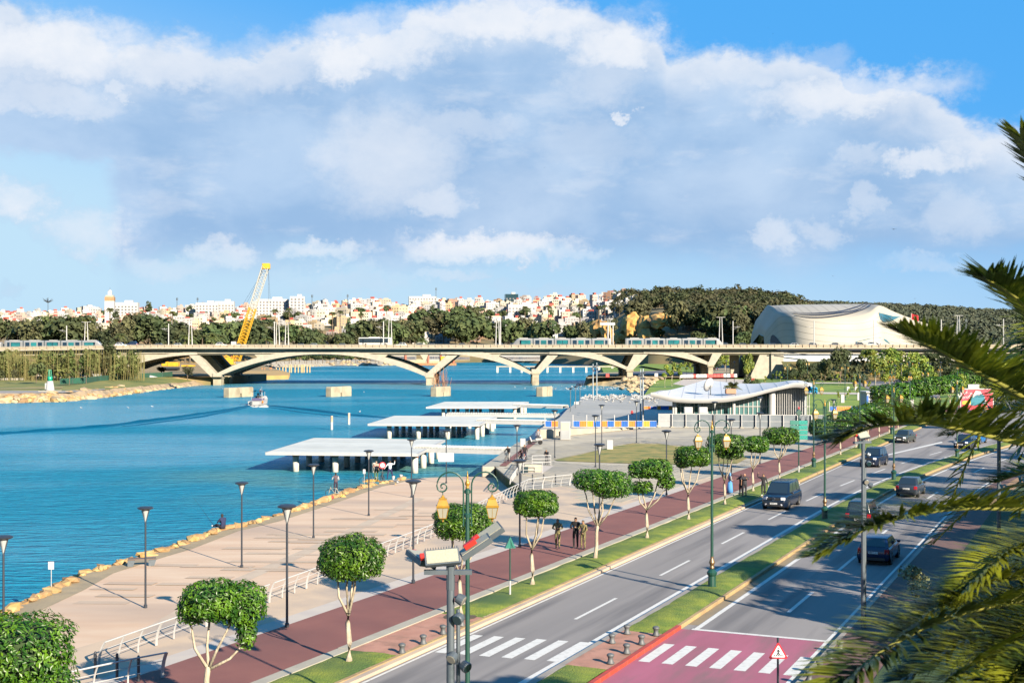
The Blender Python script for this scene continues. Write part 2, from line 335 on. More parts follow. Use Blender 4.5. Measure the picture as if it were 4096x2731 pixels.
# ---------------------------------------------------------------- setting: water, land
WZ = -2.3
def water_mat():
    m = bpy.data.materials.new('water'); m.use_nodes = True; t = m.node_tree; nn = t.nodes; ll = t.links
    b = nn['Principled BSDF']; b.inputs['IOR'].default_value = 1.33
    g = nn.new('ShaderNodeNewGeometry')
    def noi(sc, det, stretch, dist=0):
        mp = nn.new('ShaderNodeMapping'); mp.inputs['Scale'].default_value = stretch; mp.inputs['Rotation'].default_value = (0, 0, R(18)); ll.new(g.outputs['Position'], mp.inputs[0])
        n = nn.new('ShaderNodeTexNoise'); n.inputs['Scale'].default_value = sc; n.inputs['Detail'].default_value = det; n.inputs['Distortion'].default_value = dist; ll.new(mp.outputs[0], n.inputs['Vector']); return n.outputs['Fac']
    def mr(v, a, b_, c_=0, d=1):
        n = nn.new('ShaderNodeMapRange'); n.interpolation_type = 'SMOOTHSTEP'
        for i, q in enumerate((a, b_, c_, d)): n.inputs[i + 1].default_value = q
        ll.new(v, n.inputs[0]); return n.outputs[0]
    patch = mr(noi(.011, 4, (.45, 1.3, 1), .6), .42, .60)        # wind patches: ruffled against calm
    mxc = nn.new('ShaderNodeMix'); mxc.data_type = 'RGBA'; ll.new(patch, mxc.inputs[0])
    mxc.inputs[6].default_value = (.012, .145, .225, 1); mxc.inputs[7].default_value = (.045, .185, .265, 1)
    sh = mr(noi(.05, 3, (1, 1, 1)), .35, .7)
    sx_ = nn.new('ShaderNodeSeparateXYZ'); ll.new(g.outputs['Position'], sx_.inputs[0])
    # silt in the shallows by the quay: a patch round (-8, 140)
    vs = nn.new('ShaderNodeVectorMath'); vs.operation = 'DISTANCE'; mp = nn.new('ShaderNodeMapping'); mp.inputs['Scale'].default_value = (.8, 1.0, 1); ll.new(g.outputs['Position'], mp.inputs[0]); ll.new(mp.outputs[0], vs.inputs[0]); vs.inputs[1].default_value = (-6, 143, WZ)
    near = mr(vs.outputs['Value'], 34, 8)
    mu = nn.new('ShaderNodeMath'); mu.operation = 'MULTIPLY'; ll.new(near, mu.inputs[0]); ll.new(sh, mu.inputs[1])
    mx2 = nn.new('ShaderNodeMix'); mx2.data_type = 'RGBA'; ll.new(mu.outputs[0], mx2.inputs[0]); ll.new(mxc.outputs[2], mx2.inputs[6]); mx2.inputs[7].default_value = (.09, .17, .13, 1)
    b1 = nn.new('ShaderNodeBump'); b1.inputs['Distance'].default_value = .8
    ll.new(noi(1.1, 4, (.5, 1.5, 1), .4), b1.inputs['Height']); ll.new(mr(patch, 0, 1, 1.0, .55), b1.inputs['Strength'])
    b2 = nn.new('ShaderNodeBump'); b2.inputs['Distance'].default_value = 1.2; b2.inputs['Strength'].default_value = .4
    ll.new(noi(.28, 4, (.5, 1.6, 1), .3), b2.inputs['Height']); ll.new(b1.outputs[0], b2.inputs['Normal'])
    df = nn.new('ShaderNodeBsdfDiffuse'); gl_ = nn.new('ShaderNodeBsdfGlossy'); gl_.inputs['Roughness'].default_value = .16
    ll.new(mx2.outputs[2], df.inputs[0]); ll.new(b2.outputs[0], df.inputs['Normal']); ll.new(b2.outputs[0], gl_.inputs['Normal']); gm_ = nn.new('ShaderNodeMix'); gm_.data_type = 'RGBA'; ll.new(patch, gm_.inputs[0]); gm_.inputs[6].default_value = (.34, .68, .90, 1); gm_.inputs[7].default_value = (.80, .92, 1, 1); ll.new(gm_.outputs[2], gl_.inputs[0])
    fr = nn.new('ShaderNodeFresnel'); fr.inputs[0].default_value = 1.33; ll.new(b2.outputs[0], fr.inputs['Normal'])
    mn = nn.new('ShaderNodeMath'); mn.operation = 'MINIMUM'; ll.new(fr.outputs[0], mn.inputs[0]); ll.new(mr(patch, 0, 1, .40, .58), mn.inputs[1])
    ms = nn.new('ShaderNodeMixShader'); ll.new(mn.outputs[0], ms.inputs[0]); ll.new(df.outputs[0], ms.inputs[1]); ll.new(gl_.outputs[0], ms.inputs[2]); ll.new(ms.outputs[0], nn['Material Output'].inputs[0])
    return m
MATS['water'] = water_mat()
me = MB().add([(-3000, -300, WZ), (3000, -300, WZ), (3000, 6000, WZ), (-3000, 6000, WZ)], [(0, 1, 2, 3)])
structure(me.build('water', MATS['water']))
structure(MB().add([(-9000, -2000, -4), (9000, -2000, -4), (9000, 20000, -4), (-9000, 20000, -4)], [(0, 1, 2, 3)]).build('ground', earth_m))
from mathutils.geometry import tessellate_polygon
def sheet(name, pts, mat, skirt=None, kind='structure', parent=None):   # flat or gently warped polygon, with optional walls down to z=skirt
    pts = [Vector(p) for p in pts]
    tris = tessellate_polygon([[Vector((p.x, p.y, 0)) for p in pts]])
    mb = MB(); fs = []
    for t in tris:
        a, b_, c_ = (pts[i] for i in t)
        fs.append(t if (b_ - a).cross(c_ - a).z > 0 else t[::-1])
    mb.add(pts, fs)
    if skirt is not None:
        n = len(pts)
        ar = sum(pts[i].x * pts[(i + 1) % n].y - pts[(i + 1) % n].x * pts[i].y for i in range(n))
        lows = [Vector((p.x, p.y, skirt)) for p in pts]
        q = [(i, i + n, (i + 1) % n + n, (i + 1) % n) for i in range(n)]
        if ar < 0: q = [x[::-1] for x in q]
        mb.add(pts + lows, q)
    o = mb.build(name, mat, parent)
    if kind: o['kind'] = kind
    return o
def strip(name, s0, s1, t0, t1, z, mat, step=3.0, curve=True, th=0.0, kc=None, parent=None, kind='structure'):
    mb = MB(); n = max(1, int((s1 - s0) / step)); a = []
    kw = kc or ({} if curve else dict(k=0))
    for i in range(n + 1):
        s = s0 + (s1 - s0) * i / n; a += [K(s, t0, z, **kw), K(s, t1, z, **kw)]
    mb.add(a, [(2 * i, 2 * i + 1, 2 * i + 3, 2 * i + 2) for i in range(n)])
    if th:
        lo = [Vector((p.x, p.y, z - th)) for p in a]
        mb.add(a + lo, [(2 * i, 2 * i + 2, 2 * i + 2 + len(a), 2 * i + len(a)) for i in range(n)])
        mb.add(a + lo, [(2 * i + 1, 2 * i + 1 + len(a), 2 * i + 3 + len(a), 2 * i + 3) for i in range(n)])
        mb.add([a[0], a[1], lo[1], lo[0]], [(0, 3, 2, 1)]); mb.add([a[-2], a[-1], lo[-1], lo[-2]], [(0, 1, 2, 3)])
    o = mb.build(name, mat, parent)
    if kind: o['kind'] = kind
    return o
# right bank: everything between the river and the horizon
RAIL = [G(395, 2667, .15), G(796, 2516, .15), G(1238, 2348, .15), G(1721, 2154, .15), G(2104, 1960, .15), G(2279, 1940, .15)]
rb = [Vector((-20, 5, 0)), Vector((-17.5, 38, 0))] + RAIL[:5] + [G(2023, 1900, .15), G(1980, 1864, .15), G(1932, 1864, .15), G(2070, 1768, .15), G(2152, 1754, .15)]
far_edge = [(2640, 1437), (2700, 1430)]
rb += [G(2238, 1670, .9) + Vector((.5, 0, 0)), G(2266, 1639, .8) + Vector((.5, 0, 0)), G(2319, 1601, .5) + Vector((.5, 0, 0)), G(2345, 1582, .4) + Vector((.5, -1, 0)), G(2572, 1583, .25), G(2600, 1578, WZ), F(2640, 0, 486), F(2420, 0, 486), F(2420, 0, 540), G(2405, 1485, WZ), G(2396, 1478, WZ), G(2500, 1468, WZ), G(2570, 1458, WZ), G(2600, 1448, WZ)]
rb += [G(x, y, WZ) for x, y in far_edge]
rb = [Vector((p.x, p.y, -.03)) for p in rb] + [Vector((420, 2200, -.03)), Vector((9000, 9000, -.03)), Vector((9000, -2000, -.03)), Vector((-20, -2000, -.03))]
sheet('land', rb, grass_far, skirt=-3.8)
prom = [Vector((-60, 5, 0)), Vector((-34, 40, 0))] + [G(x, y, -.85) for x, y in [(-300, 2610), (0, 2456), (197, 2368), (329, 2298), (500, 2245), (658, 2200), (855, 2127), (1024, 2088), (1254, 2016), (1458, 1947), (1616, 1914), (1760, 1908), (1932, 1905), (2060, 1905)]]
prom += [Vector((p.x + .4, p.y - .2, 0)) for p in reversed(RAIL[:5])] + [Vector((-17, 38, 0)), Vector((-19.5, 5, 0))]
sheet('promenade', [Vector((p.x, p.y, -.85)) for p in prom], prom_m, skirt=-3.5)
# kerb line of rougher concrete along the promenade's edge
eg = [G(x, y, -.84) for x, y in [(-300, 2610), (0, 2456), (197, 2368), (329, 2298), (500, 2245), (658, 2200), (855, 2127), (1024, 2088), (1254, 2016), (1458, 1947), (1616, 1914)]]
mb = MB(); ins = [p + Vector((1.6, .6, 0)) for p in eg]
mb.add(eg + ins, [(i, i + 11, i + 12, i + 1) for i in range(10)])
structure(mb.build('promenade_edge', mk('rough_concrete', (.42, .33, .20), (.32, .26, .17), .8, .9, .5, 6)))
# long paler band through the promenade paving
bl = [G(560, 2520, -.842), G(900, 2330, -.842), G(1300, 2160, -.842), G(1660, 1990, -.842)]; br = [p + Vector((.9, -.5, 0)) for p in bl]
structure(MB().add(bl + br, [(i, i + 4, i + 5, i + 1) for i in range(3)]).build('promenade_band', mk('pale_band', (.62, .50, .38), (.54, .42, .32), .8, .8)))
random.seed(3)
pm = MB()
for i in range(70):                        # pale worn slabs in the promenade
    s = random.uniform(38, 100); t = random.uniform(-52, -42); p = K(s, t, -.8385 + .00025 * i, k=0)
    if t < -46.5 - (s - 48) * .27: continue
    w, h = random.uniform(.9, 2.2), random.uniform(.5, .9); a = -.05
    pm.add([p + Vector((-w, -h * .4, 0)), p + Vector((w, -h * .6, 0)), p + Vector((w * 1.1, h * .4, 0)), p + Vector((-w * .9, h * .6, 0))], [(0, 1, 2, 3)])
o = pm.build('worn_slab', mk('worn_slab', (.60, .48, .36), (.52, .38, .28), .6, .8, lo=.2, hi=.8)); o['kind'] = 'structure'
# the road and everything laid along it
strip('road', -30, 330, -25.0, -10.2, .0, asphalt, kc=None)
mb = MB(); wv_ = [q for k in range(40) for q in (K(95 + k * 5, -25.0, -.004, k=0), K(95 + k * 5, -24.2, -.004))]
structure(mb.add(wv_, [(2 * k, 2 * k + 1, 2 * k + 3, 2 * k + 2) for k in range(39)]).build('road_widening', asphalt))
strip('median_line', -20, 300, -19.45, -19.15, .004, white_line)
strip('edge_line', -20, 170, -24.62, -24.50, .004, white_line, kc=dict(k=0))
strip('gutter', -20, 200, -25.0, -24.72, .003, mk('gutter_dirt', (.34, .25, .14), (.26, .21, .14), 1, .9), kc=dict(k=0))
strip('gutter', 56, 260, -16.75, -16.28, .003, mk('gutter_dirt', (.42, .32, .19)))
strip('edge_line', 55.3, 300, -16.24, -16.02, .004, white_line)
strip('edge_line', -20, 300, -10.62, -10.48, .006, white_line)
for i in range(-4, 20):
    a = 55 + 12.3 * i
    if a < 46 or a > 60: pass
    if not (42 < a < 50): strip('lane_dash', a, a + 5.4, -21.72, -21.56, .004, white_line, step=2)
    a = 60.4 + 12.3 * i
    if a > 56: strip('lane_dash', a, a + 5.4, -13.4, -13.22, .004, white_line, step=2)
sheet('merge_line', [G(3545, 1822, .004), G(3552, 1816, .004), G(3768, 1765, .004), G(3770, 1770, .004)], white_line)
strip('red_crossing_zone', 30, 55.0, -16.75, -10.62, .004, red_paint)
strip('stop_line', 55.0, 55.28, -16.3, -10.5, .008, white_line)
for i in range(7): strip('crossing_stripe', 48.7 + .03 * i, 52.0, -16.55 + .93 * i, -16.1 + .93 * i, .008, white_line)
for i in range(6): strip('crossing_stripe', 46.8 + .1 * i, 50.3 + .12 * i, -24.4 + .92 * i, -23.95 + .92 * i, .007, white_line)
# left side: kerb, verge, edging, red cycle path, sidewalk
strip('sidewalk', -20, 117, -37.5, -24.75, .13, walk_m, th=.3, kc=dict(k=0))
sheet('sidewalk', [K(-20, -34.2, .126), K(30, -33.5, .126)] + [p - Vector((0, 0, .024)) for p in RAIL] + [K(117, -37, .126), K(117, -31, .126), K(-20, -31, .126)], walk_m, skirt=-1.2)
strip('sidewalk_ledge', -20, 110, -33.3, -32.25, .134, pale_m, kc=dict(k=0))
strip('cycle_path', -20, 300, -32.3, -27.85, .138, path_red, kc=dict(k=.0002, s0=120))
strip('path_edging', -20, 45.2, -27.9, -27.35, .17, conc_l, th=.12, kc=dict(k=0)); strip('path_edging', 45.2, 220, -27.9, -27.35, .19, conc_l, th=.12, kc=dict(k=0))
strip('crossing_pavement', 45.2, 53, -27.35, -25.25, .15, pink_m, kc=dict(k=0))
def verge(name, s0, s1, t0, t1, h, **kc):
    mb = MB(); n = int((s1 - s0) / .7); cols = 7; vs = []
    for i in range(n + 1):
        s = s0 + (s1 - s0) * i / n; e = min(1, min(i, n - i) / 2)
        for j in range(cols):
            u = j / (cols - 1); p = K(s, t0 + (t1 - t0) * u, 0, **kc)
            p.z = .14 + h * math.sin(math.pi * u) ** .6 * e + .035 * noise.noise(p * .8)
            vs.append(p)
    mb.add(vs, [(i * cols + j, i * cols + j + 1, (i + 1) * cols + j + 1, (i + 1) * cols + j) for i in range(n) for j in range(cols - 1)])
    o = mb.build(name, grass_m, smooth=True); o['kind'] = 'structure'; return o
LK = dict(k=0); 
verge('grass_verge', -15, 45.3, -27.35, -25.24, .12, **LK); verge('grass_verge', 52.8, 250, -27.35, -25.24, .12, **LK)
verge('median_lawn', 5, 46.5, -18.62, -17.0, .10); verge('median_lawn', 53.1, 250, -18.7, -16.95, .10)
strip('median_pavement', 46.5, 53.1, -18.7, -16.95, .14, pink_m, th=.2)
strip('median_pavement', 5, 250, -18.98, -18.66, .13, mk('grey_kerb', (.40, .36, .31), (.32, .29, .26), 1), th=.2)
# kerbs: single stones nearby, one run beyond
kst = bev(MB().box((0, 0, 0), (.20, .985, .30)).mesh('kerb_stone', kerb_m), .015)
krd = bev(MB().box((0, 0, 0), (.22, .985, .30)).mesh('kerb_stone_red', [kerb_red]), .015)
def kerbrun(name, t, s0, s1, s2, curve, red=None, z=.0):
    root = structure(empty(name, K(s0, t, 0, **({} if curve else dict(k=0)))))
    kw = {} if curve else dict(k=0)
    base = root.location.copy()
    for i in range(int(s1 - s0)):
        s = s0 + i + .5; a, b_ = K(s - .5, t, z, **kw), K(s + .5, t, z, **kw); c_ = (a + b_) / 2
        o = obj('kerb_stone', krd if red and red[0] < s < red[1] else kst, root, c_ - base, -math.atan2(b_.x - a.x, b_.y - a.y))
        o.location.z = random.uniform(-.006, .006) + .015
    if s2 > s1:
        mb = MB(); n = int((s2 - s1) / 2)
        a = [K(s1 + 2 * i, t + d, zz, **kw) - base for i in range(n + 1) for d, zz in ((-.1, -.1), (-.1, .165), (.1, .165), (.1, -.1))]
        mb.add(a, [(4 * i + j, 4 * i + j + 1, 4 * i + j + 5, 4 * i + j + 4) for i in range(n) for j in range(3)])
        mb.build('kerb_run', kerb_m, root)
kerbrun('left_kerb', -25.12, 36, 122, 250, False); kerbrun('median_kerb', -16.84, 40, 118, 250, True, (40.5, 55.1)); strip('right_kerb', 5, 250, -10.2, -10.0, .13, MATS['grey_kerb'], th=.15)
drain = MB()
for i in range(6): drain.box((0, i * .13, 0), (.03, .05, .2))
drain.build('kerb_drain', metal_dk, loc=K(58.3, -24.99, .03, k=0), rz=ROADROT); tag(bpy.data.objects['kerb_drain'], 'slotted drain opening in the yellow kerb', 'drain')
# right pavement of small bricks, then lawn whose shade is painted into its dark green
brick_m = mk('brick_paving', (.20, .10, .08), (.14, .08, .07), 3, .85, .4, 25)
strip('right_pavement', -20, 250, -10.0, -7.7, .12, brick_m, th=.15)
strip('right_lawn', -20, 250, -7.7, 12, .14, mk('painted_shade_lawn', (.022, .06, .008), (.035, .08, .010), 1, .9, .8, 12))
sheet('bus_bay', [G(3890, 2020, .13), G(4200, 1830, .13), G(4500, 1900, .13), G(4300, 2060, .13)], mk('ochre_earth', (.40, .24, .12), (.33, .20, .1), 1, .9))
# plaza and quay
B_ = G(2620, 1712, .15)
plz = [G(2023, 1900, .15), G(1980, 1864, .15), G(1932, 1864, .15), G(2070, 1768, .15), G(2152, 1754, .15), G(2545, 1713, .15), G(2640, 1706, .15), G(3300, 1700, .15), G(3560, 1690, .15), G(3560, 1745, .15)]
pz = [Vector((p.x, p.y, .11)) for p in plz] + [K(160, -32.2, .11, k=0), K(117, -32.2, .11, k=0)] + [RAIL[5] - Vector((0, 0, .04)), RAIL[4] - Vector((0, 0, .04))]
sheet('plaza', pz, plaza_m, skirt=-3)
qz = [G(2152, 1754, .15) + Vector((0, 0, 1.15)), G(2238, 1670, 1.0), G(2266, 1639, .9), G(2319, 1601, .6), G(2345, 1582, .5), G(2572, 1583, .35), G(2640, 1560, .3), G(2900, 1560, .3), G(2900, 1640, .2), G(2640, 1700, .16), G(2545, 1712, .18)]
sheet('quay', qz, quay_m, skirt=-3)
qw = [G(2152, 1754, .15), G(2545, 1713, .15)]
mb = MB(); d = (qw[1] - qw[0]); nrm = Vector((d.y, -d.x, 0)).normalized() * .35
P0, P1 = qw[0] + nrm, qw[1] + nrm
mb.add([P0, P1, P1 + Vector((0, 0, .12)), P0 + Vector((0, 0, 1.2)), qw[0], qw[1], qw[1] + Vector((0, 0, .12)), qw[0] + Vector((0, 0, 1.2))], [(0, 1, 2, 3), (3, 2, 6, 7), (1, 5, 6, 2), (0, 3, 7, 4)])
tag(mb.build('retaining_wall', conc_l), 'tapering beige retaining wall below the blue and orange hoardings', 'wall')
# concrete strip with red line along the plaza's water edge
e0, e1 = G(1932, 1864, .155), G(2070, 1768, .155)
dv = Vector((1.6, -.3, 0))
sheet('quay_edge', [e0, e0 + dv, e1 + dv, e1], conc_l); sheet('quay_stripe', [e0 + dv + Vector((0, .9, .003)), e0 + dv * 1.45 + Vector((0, .7, .003)), e1 + dv * 1.45, e1 + dv], path_red)
# corner block and amphitheatre steps down to the promenade
mb = MB(); c0 = G(1932, 1901, -.85)
blk = bev(MB().box((.65, .7, .5), (1.25, 1.6, 1.05)).mesh('quay_block', conc_l), .08); o = obj('quay_block', blk, None, c0 + Vector((-.1, -1.5, 0)), .05); tag(o, 'pale concrete corner block where the pier meets the promenade', 'block')
st = empty('quay_steps', c0 + Vector((1.3, .4, 0)), 0, 'wide beige steps between the promenade and the raised plaza', 'steps')
for i in range(5): MB().box((.85, 1.2 - .0 + i * .28, .1 + i * .2), (2.0, 2.6 - i * .5, .2)).build('step', conc_l, st)
sheet('dry_lawn', [G(x, y, .155) for x, y in [(2218, 1838), (2330, 1815), (2450, 1785), (2530, 1773), (2640, 1775), (2760, 1790), (2990, 1830), (2950, 1852), (2700, 1856), (2450, 1850), (2230, 1842)]], drygrass)
# paving slabs of the plaza: the nearest as single slabs, the rest joined
def inpoly(x, y, P):
    c_ = False; j = len(P) - 1
    for i in range(len(P)):
        if (P[i].y > y) != (P[j].y > y) and x < (P[j].x - P[i].x) * (y - P[i].y) / (P[j].y - P[i].y) + P[i].x: c_ = not c_
        j = i
    return c_
slabpoly = [Vector((p.x, p.y, 0)) for p in [G(2030, 1870, .15), G(2180, 1790, .15), G(2600, 1735, .15), G(3180, 1735, .15), G(3250, 1765, .15)]] + [K(150, -33.4, 0, k=0), K(112, -33.4, 0, k=0), K(100, -33.4, 0, k=0), K(92, -35.5, 0, k=0), G(2290, 1950, .15)]
dry = [Vector((p.x, p.y, 0)) for p in [G(x, y, .155) for x, y in [(2200, 1842), (2330, 1812), (2450, 1782), (2530, 1770), (2640, 1772), (2760, 1787), (3000, 1828), (2960, 1856), (2700, 1860), (2450, 1856), (2230, 1848)]]]
cells = []
for i in range(-6, 60):
    for j in range(0, 160):
        s = 84 + i * 1.35; t = -33.6 - j * .72
        p = K(s + (.66 if j % 2 else 0), t, .12, k=0)
        if inpoly(p.x, p.y, slabpoly) and not inpoly(p.x, p.y, dry): cells.append(p)
cells.sort(key=lambda p: p.y)
slab_m = mk('paving_slab', (.52, .46, .35), (.44, .39, .30), .7, .8, .1, 12, rnd=.07, c3=(.38, .35, .30), s3=.12)
sm = MB().box((0, 0, 0), (.68, 1.30, .06)).mesh('paving_slab', slab_m)
pr = structure(empty('plaza_paving'))
for p in cells[:280]: o = obj('paving_slab', sm, pr, p, ROADROT)
rest = MB(); ca, sa = math.cos(ROADROT), math.sin(ROADROT)
for p in cells[280:]:
    vs = [(p.x + x * ca - y * sa, p.y + x * sa + y * ca, .148 + random.uniform(-.003, .003)) for x, y in ((-.34, -.65), (.34, -.65), (.34, .65), (-.34, .65))]
    rest.add(vs, [(0, 1, 2, 3)])
o = rest.build('slab_field', slab_m, pr); o['kind'] = 'stuff'
# ---------------------------------------------------------------- rocks
def rockmesh(i, mat):
    rng = random.Random(i); bm = bmesh.new(); bmesh.ops.create_icosphere(bm, subdivisions=1, radius=.5)
    for v in bm.verts:
        v.co *= rng.uniform(.75, 1.15); v.co.z *= .75
    me = bpy.data.meshes.new('rock'); bm.to_mesh(me); bm.free(); me.materials.append(mat); return me
rocks = [rockmesh(i, rock_m) for i in range(6)]; rocksp = [rockmesh(i + 20, rock_pale) for i in range(6)]
def rockline(name, label, line, n, size, zr, spread, ms, rng, seed=1):
    random.seed(seed); root = empty(name, line[0], 0, label, 'rocks'); base = line[0]
    ln = [0]
    for a, b_ in zip(line, line[1:]): ln.append(ln[-1] + (b_ - a).length)
    for i in range(n):
        u = random.random() * ln[-1] if seed else 0
        k = max(j for j in range(len(ln)) if ln[j] <= u); k = min(k, len(line) - 2)
        a, b_ = line[k], line[k + 1]; p = a.lerp(b_, (u - ln[k]) / max(.01, ln[k + 1] - ln[k]))
        w = random.random(); nn_ = Vector((-(b_ - a).y, (b_ - a).x, 0)).normalized()
        p = p + nn_ * (spread[0] + (spread[1] - spread[0]) * w); p.z = zr[0] + (zr[1] - zr[0]) * w
        o = obj('rock', random.choice(ms), root, p - base); s = random.uniform(*size)
        o.scale = (s * random.uniform(.9, 1.6), s * random.uniform(.7, 1.1), s * random.uniform(.6, .9)); o.rotation_euler = (random.uniform(-.3, .3), random.uniform(-.3, .3), random.uniform(0, 6))
    return root
edge3 = [Vector((p.x, p.y, -1)) for p in [G(x, y, -.85) for x, y in [(-60, 2485), (0, 2456), (197, 2368), (329, 2298), (500, 2245), (658, 2200), (855, 2127), (1024, 2088), (1254, 2016), (1458, 1947), (1616, 1916)]]]
rockline('rock_revetment', 'yellow armour rocks along the promenade edge', edge3, 300, (.55, 1.25), (-.72, -1.7), (-.2, 1.35), rocks, 0, 5)
rockline('small_rocks', 'smaller broken rocks wedged along the promenade edge', edge3, 290, (.35, .8), (-.70, -1.5), (-.3, 1.2), rocks, 0, 55)
# ---------------------------------------------------------------- left bank
def loft(name, rows, mat, smooth=True, rough=0.0, sub=8):
    rr = []
    for r_ in rows:
        q = []
        for a, b_ in zip(r_, r_[1:]):
            for k in range(sub): q.append(a.lerp(b_, k / sub))
        q.append(r_[-1]); rr.append(q)
    n = len(rr[0]); vs = [v + Vector((0, 0, rough * noise.noise(v * .15))) for q in rr for v in q]
    o = MB().add(vs, [(i * n + j, i * n + j + 1, (i + 1) * n + j + 1, (i + 1) * n + j) for i in range(len(rr) - 1) for j in range(n - 1)]).build(name, mat, smooth=smooth)
    o['kind'] = 'structure'; return o
wl = [(-500, 1622), (0, 1612), (250, 1607), (420, 1590), (560, 1570), (700, 1552), (840, 1537), (860, 1530)]
E0 = [G(x, y, WZ) for x, y in wl]
E1_ = [F(x, y, E0[k].y + o_) for k, (x, y, o_) in enumerate(((-500, 1583, 6), (0, 1573, 6), (250, 1571, 6), (420, 1558, 6), (560, 1545, 7), (700, 1531, 8), (840, 1518, 9), (870, 1514, 9)))]
Ep_ = [F(x, y, E0[k].y + o_) for k, (x, y, o_) in enumerate(((-500, 1570, 20), (0, 1562, 19), (250, 1562, 18), (420, 1554, 12), (560, 1542, 12), (700, 1529, 12), (840, 1517, 12), (875, 1513, 12)))]
E2_ = [F(x, y, E0[k].y + o_) for k, (x, y, o_) in enumerate(((-500, 1548, 50), (0, 1547, 50), (250, 1545, 48), (400, 1528, 46), (540, 1518, 42), (690, 1507, 34), (850, 1507, 24), (890, 1507, 24)))]
E3_ = [Vector((p.x * 478 / p.y, 478, .7)) for p in E2_]
loft('river_bank_rock', [[Vector((p.x, p.y - 1, -3.2)) for p in E0], E0, E1_], rock_pale, rough=.5)
bgm = mk('bank_grass', (.16, .19, .03), (.30, .25, .05), .15, .9, .6, 2, c3=(.10, .15, .02), s3=.06)
loft('bank_path', [E1_[:4], Ep_[:4]], mk('bank_path_m', (.36, .33, .30), (.30, .28, .26), .3, .8), rough=0)
loft('river_bank_grass', [E1_[3:], Ep_[3:], E2_[3:]], bgm, rough=.3)
loft('river_bank_grass', [Ep_[:4], E2_[:4]], bgm, rough=0)
loft('river_bank_top', [E2_, E3_], bgm, rough=.1)
sheet('bank_sand', [F(-500, 1560, 400), F(0, 1555, 362), F(250, 1551, 372), F(250, 1548, 380), F(0, 1549, 380), F(-500, 1552, 420)], mk('bank_sand', (.50, .38, .18), (.42, .33, .17), .3, .9))
sheet('left_land', [Vector((-900, 476, .66)), Vector((-260, 477, .66)), Vector((-125, 477, .66)), Vector((-108, 482, .4)), Vector((-100, 540, .5)), G(1000, 1500, -.5), G(1150, 1498, -.8), G(1150, 1488, -.8), Vector((-160, 830, .6)), Vector((-2400, 900, 1)), Vector((-2400, 476, .6))], earth_m, skirt=-3)
rockline('bank_rocks', 'ochre boulders facing the left river bank below the beacon', [E0[i].lerp(E1_[i], .0) for i in range(0, 5)], 300, (1.8, 3.4), (-2.3, -.5), (0, 5.5), rocks + rocksp, 0, 9)
rockline('bank_rubble', 'pale rubble on the grassy river bank near the first bridge pier', [E0[i] for i in range(4, 8)], 220, (1.0, 2.2), (-2.3, -.7), (0, 8), rocksp, 0, 11)
# spit on the right bank under the bridge
spit = [G(2331, 1527, WZ), G(2353, 1541, WZ), G(2483, 1547, WZ), G(2592, 1549, WZ), G(2700, 1545, WZ)]
rockline('spit_rocks', 'pale yellow boulders of the rocky spit in front of the bridge', [G(2345, 1531, WZ), G(2483, 1547, WZ), G(2592, 1549, WZ), G(2720, 1544, WZ)], 300, (1.6, 3.2), (-2.3, .5), (-1, 13), rocksp, 0, 4)
rockline('quay_rubble', 'loose boulders in the corner of the bay beside the quay', [G(2575, 1590, WZ), G(2640, 1578, WZ), G(2700, 1560, WZ)], 70, (.8, 2.0), (-1.8, .6), (0, 8), rocksp, 0, 6)
sheet('spit', [G(2350, 1514, .6), G(2400, 1509, .65), G(2560, 1509, .65), G(2760, 1509, .65), G(2950, 1507, .7), G(2950, 1470, .8), G(2400, 1490, .5), G(2350, 1502, .5)], mk('spit_earth', (.38, .32, .20), (.30, .24, .15), .2, .9, .4, 1))
loft('spit_slope', [[F(x, 0, d).xy.to_3d() + Vector((0, 0, -3)) for x, d in ((2335, 478), (2400, 470), (2500, 446), (2600, 443), (2760, 446))], [F(x, 0, d).xy.to_3d() + Vector((0, 0, .62)) for x, d in ((2345, 487), (2400, 484), (2500, 484), (2600, 484), (2760, 484))]], rock_pale, rough=.8)
# ---------------------------------------------------------------- the bridge
D0 = 480.0; MP = D0 / FP                        # metres per photo pixel on the bridge's near face
def bx(px): return (px - 2048) * MP
def bz(py): return CH - (py - YH) * MP
def dz(x): return -.016 * max(0.0, -130 - x)    # the deck dips a little towards the left bank
bridge = empty('bridge', (0, D0, 0), 0, 'long low concrete road and tram bridge with V piers and flat arches', 'bridge')
def bpart(name, mb, mat, smooth=False): return mb.build(name, mat, bridge, (0, -D0, 0), smooth)
xs = [-330 + 10 * i for i in range(72)]
def sweep(prof, name, mat):                     # profile (y, z) swept along the deck
    mb = MB(); n = len(prof); vs = [(x, y, z + dz(x)) for x in xs for y, z in prof]
    mb.add(vs, [(i * n + j, i * n + (j + 1) % n, (i + 1) * n + (j + 1) % n, (i + 1) * n + j) for i in range(len(xs) - 1) for j in range(n)])
    return bpart(name, mb, mat)
sweep([(D0 - 2.2, 10.95), (D0 - 2.2, 11.2), (D0 + 40, 11.2), (D0 + 40, 10.6), (D0 + 3, 10.3)], 'deck', conc)
sweep([(D0 + .6, 10.93), (D0 + .2, 9.2), (D0 + 1.2, 8.55), (D0 + 9, 8.6), (D0 + 9, 10.9)], 'girder', conc)
sweep([(D0 + 14, 10.3), (D0 + 14, 8.9), (D0 + 20, 8.9), (D0 + 20, 10.3)], 'girder', conc)
sweep([(D0 + 30, 10.3), (D0 + 30, 8.9), (D0 + 36, 8.9), (D0 + 36, 10.3)], 'girder', conc)
sweep([(D0 - 2.5, 10.9), (D0 - 2.5, 11.3), (D0 - 2.2, 11.3), (D0 - 2.2, 10.9)], 'cornice', conc_l)
pst = mk('parapet_concrete', (.44, .38, .28), (.36, .30, .22), 1.2, .85, .2, 4)
